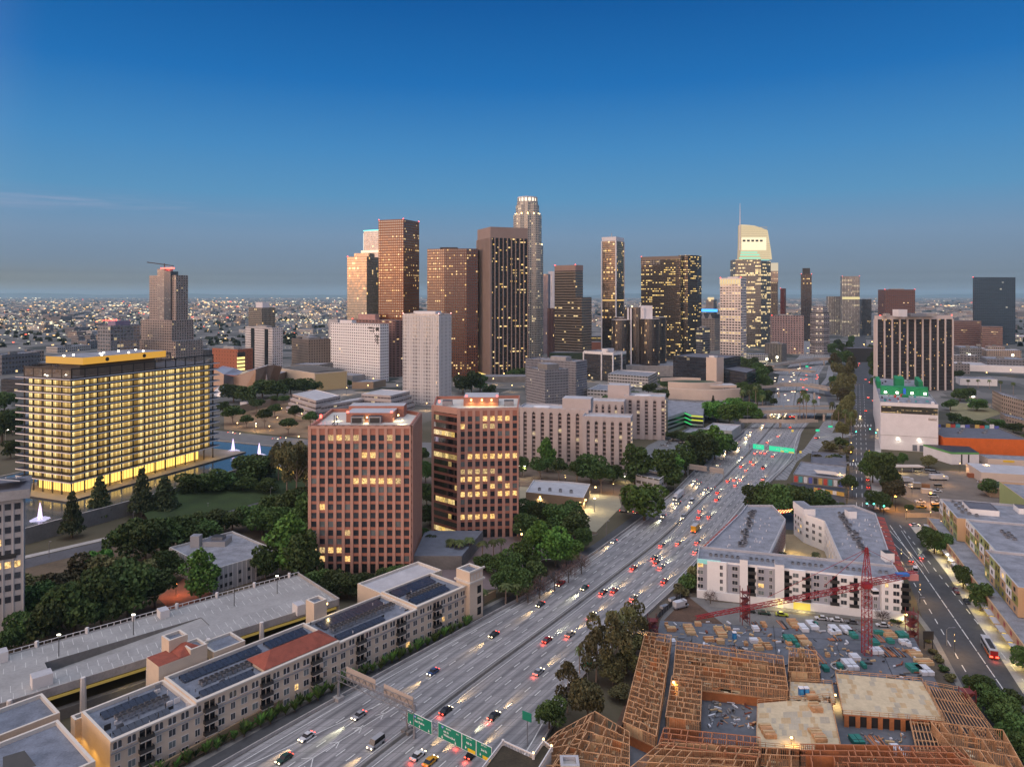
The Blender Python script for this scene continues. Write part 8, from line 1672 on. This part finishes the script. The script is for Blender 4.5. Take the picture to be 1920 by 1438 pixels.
def car(px,py,hd,col,kind,label,on=True,z=0.07,group=None,lamps=True):
 """hd: heading vector; on: lights lit"""
 global ncar;ncar+=1
 x,y=G(px,py,z);k=(col,kind)
 if k not in CB:CB[k]=carbody(col,kind)
 bd,cb_,(h,w_,Hb)=CB[k];r=T({'sedan':'car','suv':'car','pickup':'pickup_truck','van':'van'}[kind],label,{'sedan':'car','suv':'car','pickup':'pickup truck','van':'van'}[kind],(x,y,z),math.atan2(hd[1],hd[0]),group)
 link('body',bd,r);link('cabin',cb_,r)
 near_=y<520
 if near_:
  for sx_ in(-1,1):
   for sy in(-1,1):link('wheel',wh,r,(sx_*h*.62,sy*(w_-.1),.34))
 hs=1 if near_ else min(1.7,y/520)
 if near_ or on:
  for sy in(-1,1):
   link('headlight',lampmesh['headlight' if on else 'headlight_off'],r,(h-.03,sy*(w_-.3),.62),0,hs);link('tail_light',lampmesh['tail_light' if on else 'tail_light_off'],r,(-h+.02,sy*(w_-.3),.72),0,hs)
 if on and lamps and y<800:
  o=bpy.data.objects.new('headlight_beam',beam2 if ncar%4==0 else beam);C.objects.link(o);o.parent=r;o.location=(h+.3,0,1.2);o.rotation_euler=(0,math.radians(-90+7),0);o.rotation_euler=Vector((-1,0,.17)).to_track_quat('Z','Y').to_euler()
  if hd[1]>.2 and y<600:o=bpy.data.objects.new('tail_glow',glowr);C.objects.link(o);o.parent=r;o.location=(-h-.8,0,.5)
 return r
HC=[(533,1425,'green','sedan'),(575,1384,'white','sedan'),(673,1344,'silver','sedan'),(705,1397,'silver','van'),(812,1262,'blue','sedan'),(926,1192,'black','sedan'),(1013,1135,'black','sedan'),(1051,1096,'red','pickup'),(1096,1104,'green','sedan'),(1151,1017,'silver','sedan'),(1244,969,'silver','sedan'),(1281,971,'silver','suv'),(1297,942,'white','van'),(1272,944,'black','sedan'),(1324,918,'blue','sedan'),(1337,916,'silver','sedan'),(1311,907,'grey','sedan'),(1303,902,'white','sedan'),(1346,873,'silver','sedan'),(1363,847,'grey','sedan'),(1392,858,'white','sedan'),(1386,840,'grey','sedan'),(1383,831,'silver','sedan'),(1401,824,'white','sedan'),(1402,816,'grey','sedan'),(1408,811,'silver','sedan'),(1431,798,'white','sedan'),(1449,775,'white','sedan'),(1454,777,'silver','sedan'),(1463,779,'grey','sedan'),(1464,772,'white','sedan'),(1474,776,'silver','sedan'),(1459,738,'white','sedan'),(1459,730,'white','sedan'),(1472,741,'silver','sedan'),(1478,751,'grey','sedan'),(1485,735,'white','sedan'),(1490,735,'white','sedan'),(1488,700,'white','sedan'),(1489,704,'white','sedan'),(1481,716,'white','sedan'),(1489,713,'white','sedan'),(1454,709,'white','sedan'),(1453,715,'white','sedan'),(1468,712,'white','sedan'),(1500,691,'white','sedan'),(1497,692,'white','sedan'),(1484,707,'white','sedan')]
TC=[(784,1419,'white','sedan'),(807,1430,'yellow','sedan'),(885,1417,'black','sedan'),(836,1335,'black','sedan'),(926,1345,'black','sedan'),(868,1393,'beige','sedan'),(1010,1262,'silver','sedan'),(1026,1202,'red','sedan'),(1069,1191,'beige','sedan'),(1110,1155,'white','sedan'),(1131,1112,'black','sedan'),(1152,1109,'red','sedan'),(1188,1122,'beige','sedan'),(1188,1066,'red','sedan'),(1227,1047,'black','sedan'),(1231,1055,'maroon','sedan'),(1240,1064,'silver','sedan'),(1246,1091,'red','sedan'),(1241,1023,'grey','sedan'),(1272,1019,'beige','sedan'),(1308,1017,'grey','sedan'),(1305,1035,'silver','sedan'),(1313,958,'silver','sedan'),(1311,970,'red','sedan'),(1330,969,'grey','sedan'),(1344,937,'red','sedan'),(1346,924,'red','sedan'),(1365,902,'red','sedan'),(1377,900,'beige','sedan'),(1379,910,'silver','sedan'),(1389,899,'white','sedan'),(1399,914,'maroon','sedan'),(1405,937,'red','sedan'),(1431,899,'white','suv'),(1431,878,'maroon','suv'),(1390,875,'red','sedan'),(1399,882,'silver','sedan'),(1408,866,'red','sedan'),(1413,871,'beige','sedan'),(1416,850,'white','sedan'),(1427,849,'white','sedan'),(1435,850,'silver','sedan'),(1449,856,'silver','sedan'),(1439,830,'beige','sedan'),(1459,819,'white','sedan'),(1482,802,'grey','sedan'),(1492,790,'red','sedan'),(1482,782,'silver','sedan'),(1489,782,'grey','sedan'),(1498,771,'white','sedan'),(1496,756,'silver','sedan'),(1506,727,'silver','sedan'),(1513,731,'white','sedan'),(1502,736,'white','sedan'),(1512,704,'white','sedan'),(1502,712,'white','sedan'),(1508,713,'white','sedan'),(1512,711,'grey','sedan'),(1532,704,'red','sedan'),(1533,708,'red','sedan'),(1531,711,'red','sedan'),(1536,746,'white','sedan'),(1520,690,'red','sedan'),(1512,698,'white','sedan')]
def zone(py):return 'near the closest sign gantries' if py>1300 else 'alongside the cream apartments' if py>1150 else 'between the wood and the brown eucalyptus' if py>1040 else 'beside the white apartments' if py>940 else 'near the big ficus trees' if py>890 else 'before the bright green far gantry' if py>840 else 'past the bright green far gantry' if py>788 else 'at the wide sandy overpass' if py>750 else 'in the far canyon of overpasses'
seen_={}
def lab(col,kind,side,py,far_):
 nm={'sedan':'car','suv':'tall car','pickup':'pickup','van':'van'}[kind];base=(col,nm,side,zone(py));seen_[base]=seen_.get(base,0)+1;k=seen_[base]
 o=['','second ','third ','fourth ','fifth ','sixth ','seventh ','eighth ','ninth ','tenth ','eleventh ','twelfth ','thirteenth ','fourteenth ','fifteenth ','sixteenth ','last '][min(k,17)-1];tail={'oncoming':'oncoming','receding':'receding'}[side]
 return f'{o}{tail} {col} {nm} {zone(py)}'
for px,py,c_,k_ in sorted(HC,key=lambda t:-t[1]):
 y=G(px,py)[1];t_=tang(min(y,1700));car(px,py,(-t_.x,-t_.y),c_,k_,lab(c_,k_,'oncoming',py,0))
for px,py,c_,k_ in sorted(TC,key=lambda t:-t[1]):
 y=G(px,py)[1];t_=tang(min(y,1700));car(px,py,(t_.x,t_.y),c_,k_,lab(c_,k_,'receding',py,0))
sd=Vector((.43,.9));nd=(-.32,-.947)
for px,py,hd,c_,k_,on,l_ in[(1623,771,sd,'red','suv',True,'receding car with strong red lights in mid street'),(1613,781,-sd,'white','sedan',True,'oncoming car on the street left of the white studio block'),(1612,677,sd,'red','sedan',True,'red lit car waiting farthest up the street'),(1611,682,sd,'grey','sedan',True,'red lit grey car behind the farthest one in the street'),(1609,686,sd,'black','sedan',True,'third red lit car of the far queue in the street'),(1623,712,sd,'grey','sedan',True,'receding car beside the black and white slab'),(1631,717,sd,'white','sedan',True,'white car turning near the slab\'s street trees'),(1637,752,sd,'red','sedan',True,'red lit car at the kerb of the black and white slab'),(1628,746,sd,'silver','sedan',True,'silver car near the slab kerb'),(1627,900,sd,'black','sedan',True,'car under the dark street trees, upper one'),(1628,914,sd,'red','suv',True,'car glowing strong red under the street trees'),(1532,822,Vector((.8,.6)),'red','sedan',True,'red lit car entering the curved slip road'),(1597,817,Vector((1,.2)),'white','pickup',False,'white pickup on the slip road near the street'),(1715,986,Vector((1,.02)),'white','sedan',True,'white car crossing the intersection below the yard wall'),(1708,1052,sd,'black','sedan',True,'dark car with bright red lights in the right street'),(1727,1046,sd,'grey','sedan',True,'grey car beside the dark red lit one'),(1793,1110,Vector(nd),'maroon','sedan',False,'maroon car parked at the kerb before the shops'),(1813,1130,Vector(nd),'black','sedan',False,'dark car parked below the maroon one'),(1716,1071,sd,'white','van',False,'white box van seen behind the crane counterweight'),(1405,1147,(1,-.25),'black','sedan',False,'black car parked left, behind the crane jib'),(1433,1151,(1,-.25),'green','sedan',False,'dark green car parked beside the apartments\' entrance'),(1466,1154,(1,-.25),'lime','sedan',False,'yellow green car at the lit entrance'),(1540,1161,(-1,.22),'white','sedan',False,'leftmost white car parked below the white apartments'),(1568,1164,(-1,.22),'white','sedan',False,'second white car parked below the white apartments'),(1597,1168,(-1,.22),'grey','sedan',False,'grey car parked between the white cars and the crane mast'),(1655,1174,(-1,.22),'white','sedan',False,'white car parked right of the crane mast'),(1590,1000-130,sd,'grey','sedan',False,'grey car at the dark hall\'s street corner')]:
 if hasattr(hd,'normalized'):hd=tuple(hd)
 car(px,py,hd,c_,k_,l_,on,.13)
lot=[(1248,837,'white','sedan'),(1254,832,'grey','sedan'),(1258,828,'black','sedan'),(1264,825,'white','suv'),(1277,823,'white','sedan'),(1292,822,'white','van'),(1299,823,'silver','sedan'),(1277,831,'black','sedan'),(1286,832,'black','suv'),(1272,839,'silver','sedan'),(1281,838,'black','sedan'),(1260,845,'white','sedan'),(1268,847,'black','suv'),(1252,854,'grey','sedan'),(1233,849,'black','sedan'),(1226,853,'black','sedan'),(1216,861,'grey','sedan'),(1215,868,'black','sedan'),(1242,836,'silver','sedan'),(1216,880,'silver','sedan')]
for px,py,c_,k_ in lot:car(px,py,(1,-.35 if py<840 else.45),c_,k_,f'{c_} car parked in the lot beside the pinkish slabs',False,.1,'cars parked in the lot beside the pinkish slabs')
yardv=[(1725,942,'white','pickup','white pickup in the orange light, upper of two'),(1728,952,'yellow','pickup','yellow lit pickup in the orange light, lower of two'),(1755,944,'white','pickup','white pickup at the right of the orange lit yard'),(1756,952,'yellow','van','yellow lit van at the right of the orange lit yard'),(1750,932,'white','van','white van above the orange lit corner'),(1757,922,'white','pickup','white flatbed in mid yard'),(1760,914,'beige','van','beige van in mid yard'),(1698,898,'white','sedan','white car at the back of the truck yard'),(1704,903,'white','van','white step van in the truck yard\'s left row'),(1692,912,'white','sedan','white car at the left yard edge'),(1712,885,'grey','sedan','grey car beneath the yard canopy'),(1722,884,'silver','van','silver van near the canopy'),(1742,886,'silver','van','left one of two silver vans at the yard\'s back'),(1750,887,'silver','van','right one of two silver vans at the yard\'s back'),(1760,889,'grey','sedan','grey car at the yard\'s back row'),(1840,905,'white','sedan','white car in the grey lot beside the round tree'),(1820,893,'maroon','suv','maroon car in the grey lot'),(1830,890,'black','sedan','black car in the grey lot')]
for px,py,c_,k_,l_ in yardv:car(px,py,(1,-.12),c_,k_,l_,False,.1)
for i,(px,py,c_)in enumerate([(516,824,'white'),(531,822,'silver'),(432,812,'white'),(445,814,'silver'),(590,842,'black')]):car(px,py,(1,-.1),c_,'sedan',f'{c_} car on the plaza road behind the fountain pool, {["fourth", "fifth", "first", "second", "last"][i]} from the left',i<4,.12,None,False)
for px,py,c_ in((1010,912,'grey'),(1170,960,'black'),(1195,962,'red')):car(px,py,(1,-.3),c_,'sedan',f'{c_} car on the avenue near the clinic',True,.1)
def boxtruck(px,py,hd,c1,label,on,L_=9,trailer=False):
 x,y=G(px,py);r=T('box_truck',label,'truck',(x,y,.07),math.atan2(hd[1],hd[0]));mm=PC[c1]
 q=MB();q.box(-L_/2,-1.25,.9,L_/2-2.2,1.25,3.7,mm,m_rooflt);q.build('cargo_box',r);q=MB();q.box(L_/2-2.1,-1.15,.6,L_/2,1.15,2.7,PC['white']if c1!='yellow' else mm);q.box(L_/2-.6,-1.0,1.6,L_/2+.04,1.0,2.4,m_black);q.build('cab',r)
 q=MB();q.box(-L_/2,-.9,.45,L_/2-.2,.9,.89,m_dark,bottom=True);q.build('chassis',r)
 for xx in(-L_*.35,-L_*.22,L_*.36):
  for s_ in(-1,1):link('wheel',wh,r,(xx,s_*1.0,.5),0,1.4)
 if on:
  for s_ in(-1,1):link('headlight',lampmesh['headlight'],r,(L_/2+.05,s_*.9,.9));link('tail_light',lampmesh['tail_light'],r,(-L_/2-.05,s_*1.0,1.0))
  o=bpy.data.objects.new('headlight_beam',beam);C.objects.link(o);o.parent=r;o.location=(L_/2+.4,0,1);o.rotation_euler=Vector((-1,0,.17)).to_track_quat('Z','Y').to_euler()
 return r
t_=tang(G(1274,932)[1]);boxtruck(1272,934,(-t_.x,-t_.y),'white','long white semi truck coming down the left lanes near the round green tree',True,15)
t_=tang(G(1304,994)[1]);boxtruck(1304,996,(t_.x,t_.y),'yellow','yellow box truck driving away beside the white apartments',True,8)
boxtruck(1700,905,(1,-.1),'white','white box truck parked left in the truck yard',False,8);boxtruck(1760,900,(1,-.1),'white','long white trailer in the middle of the truck yard',False,11);boxtruck(1715,916,(-1,.1),'beige','tan box truck above the brown crates',False,7)
x,y=G(1855,1222);r=T('bus','silver and orange city bus with glowing red rear lights in the right street','bus',(x,y,.12),math.atan2(.93,.345))
q=MB();q.box(-6,-1.28,.4,6,1.28,3.1,PC['silver'],m_rooflt);q.box(-6.01,-1.3,.4,1,1.3,1.3,PC['orange']);q.box(-6.03,-1.1,.5,-5.9,1.1,2.9,PC['red']);q.build('body',r)
q=MB();q.box(-5.5,-1.31,1.6,5.6,1.31,2.6,m_black);q.build('window_band',r);q=MB();q.box(-4.5,-.7,3.1,2.5,.7,3.4,m_dark);q.build('roof_unit',r)
for xx in(-4,3.6):
 for s_ in(-1,1):link('wheel',wh,r,(xx,s_*1.2,.48),0,1.4)
for s_ in(-1,1):link('tail_light',lampmesh['tail_light'],r,(-6.08,s_*.85,1.0),0,1.8);link('headlight',lampmesh['headlight'],r,(6.05,s_*.85,.8))
o=bpy.data.objects.new('tail_glow',glowr);C.objects.link(o);o.parent=r;o.location=(-7.5,0,.8)
x,y=G(1276,1140);r=T('camper_truck','white camper on a pickup parked at the left corner of the site','camper',(x,y,.1),.5);q=MB();q.box(-3,-1.1,1,1.4,1.1,2.9,PC['white']);q.box(.8,-1.0,2,2.4,1.0,2.9,PC['white']);q.build('camper_box',r);q=MB();q.box(-3.2,-1,.5,3.4,1,1.1,PC['silver']);q.box(1.4,-.95,1.1,2.6,.95,1.9,m_black);q.build('body',r)
for xx in(-2,2.2):
 for s_ in(-1,1):link('wheel',wh,r,(xx,s_*.95,.36))
for px,py,l_ in((1246,1142,'grey compressor on wheels left of the camper'),(1262,1128,'white trailer frame behind the camper')):x,y=G(px,py);r=T('site_trailer',l_,'trailer',(x,y,.1),.6);q=MB();q.box(-1.8,-.8,.5,1.6,.8,1.5,PC['silver']if px<1250 else PC['white'],m_metal);q.bar((1.6,0,.6),(3,0,.5),.08,m_dark);q.build('body',r);[link('wheel',wh,r,(0,s_*.8,.34))for s_ in(-1,1)]
# ---- lamps, signals, poles
def arml(px,py,hp,label,arm=(2.6,0),lit=False,group=None):
 x,y=G(px,py);h_=hp*y/F;r=T('street_lamp',label,'street lamp',(x,y,0),0,group);q=MB();q.tube([(0,0,0),(0,0,h_*.9),(arm[0]*.3,arm[1]*.3,h_*.99),(arm[0],arm[1],h_)],[.14,.1,.08,.06],m_metal,6);q.build('pole',r);q=MB();q.box(arm[0]-.5,arm[1]-.2,h_-.1,arm[0]+.5,arm[1]+.2,h_+.1,m_cool if lit else m_metal,bottom=True);q.build('lamp_head',r)
 if lit:lampat(r,(arm[0],arm[1],h_-.4),2500,(1,.8,.45),.3)
for px,py,hp,l_,a_,on in[(1013,1090,42,'tall curved lamp post at the freeway edge by the leafless trees',(4,0),0),(1230,985,46,'lamp post at the freeway edge below the round green tree',(-3,0),0),(1265,920,36,'lamp post right of the lot trees at the freeway edge',(-3,0),0),(1333,868,40,'lamp post beside the far gantry with sign backs',(3,0),0),(1362,830,30,'lamp post at the slip road below the garage',(2,0),0),(1402,795,34,'left lamp mast at the curved ramp bridge',(1,0),0),(1413,790,34,'right lamp mast at the curved ramp bridge',(1,0),0),(849,1190,28,'slim lamp post on the verge before the cream apartments',(1,0),0),(1137,1012,36,'lamp post on the forecourt street below the clinic',(1,0),0),(1115,960,26,'lit lamp post at the clinic forecourt',(0,0),1),(250,985,26,'lamp post beside the access road under the pool wall',(0.5,0),0),(92,1045,30,'lamp post beside the access road near the left tower',(0.5,0),0),(507,938,24,'lamp post on the slope left of the rose tower',(1,0),0),(10,838,32,'lit lamp post at the left photo edge',(2,0),1),(390,955,12,'yellow garden lamp on the green slope',(0,0),0),(478,810,16,'lit lamp post behind the far fountains',(1,0),1),(981,878+18,22,'lit yellow lamp at the avenue\'s left end',(1,0),1),(1172,905,12,'bright lamp under the tall tree by the avenue',(0,0),1),(1875,1160,42,'lamp post on the pavement before the lit shops',(-2.5,0),0),(1775,1210,34,'lamp post by the street right of the black billboard',(2.5,0),0),(1722,1146,26,'lamp post at the right corner of the white apartments',(2,0),0),(1776,1065,26,'short amber lamp sign on the pavement',(0,0),1),(1659,950,20,'curved signal mast arm at the intersection',(-3.5,0),0),(1567,1200-240,20,'thin post in the dark lot',(1,0),0),(1530,905,14,'lamp post in the middle of the dark lot',(1,0),0),(1606,858,16,'white lamp post at the graffiti hall corner',(0,0),0),(1612,970,24,'white lamp post at the near corner of the intersection',(0.5,0),0)]:arml(px,py,hp,l_,a_,bool(on))
m_sg=E('signal_green',(.1,1,.65),5);m_sa=E('signal_amber',(1,.5,.06),5)
for px,py,hp,m_,l_ in[(1625,962,19,m_sg,'left green signal over the near intersection'),(1638,963,19,m_sg,'middle green signal over the near intersection'),(1657,966,18,m_sg,'right green signal at the near intersection corner'),(1588,966,18,m_sg,'green signal beside the dark lot corner'),(1631,818,14,m_sg,'upper green signal left of the white studio block'),(1642,824,13,m_sg,'green signal nearest the white studio block corner'),(1605,822,13,m_sg,'green signal at the slip road mouth'),(1630,853,8,m_sa,'amber lamp on the mid street'),(1595,856,9,m_sa,'amber lamp beside the utility pole')]:
 x,y=G(px,py);h_=hp*y/F;r=T('traffic_signal',l_,'traffic signal',(x,y,0));q=MB();q.tube([(0,0,0),(0,0,h_)],.1,m_dark,6);q.build('pole',r);q=MB();q.box(-.25,-.2,h_-.6,.25,.2,h_+.5,m_dark);q.box(-.4,-.34,h_-.4,.4,-.21,h_+.2,m_,bottom=True);q.build('signal_head',r)
for px,py,hp,l_ in[(1592,890,55,'tall wooden utility pole beside the graffiti hall'),(1588,960,34,'utility pole with crossarm at the dark lot corner'),(1575,862,30,'white utility pole by the dark hall'),(1590,935,30,'utility pole crossarm standing in front of the round clipped tree')]:
 x,y=G(px,py);h_=hp*y/F;r=T('utility_pole',l_,'utility pole',(x,y,0));q=MB();q.tube([(0,0,0),(0,0,h_)],.16,m_bark,6);q.build('pole',r);q=MB();q.box(-1.4,-.08,h_-1.2,1.4,.08,h_-1,m_barkl,bottom=True);q.box(-1.1,-.08,h_-2.4,1.1,.08,h_-2.2,m_barkl,bottom=True);q.build('crossarm',r)
r=T('string_lights','string of small red and amber lights between the two wings of the white apartments','string lights',(131,366,0));q=MB()
for j in range(3):
 for k in range(14):q.box(k*.75,j*1.5,12-j-.5*math.sin(k/13*3.14),k*.75+.22,j*1.5+.2,12.25-j-.5*math.sin(k/13*3.14),(m_redlamp,m_warm)[k%2])
tag(q.build('bulbs',r),kind='stuff')
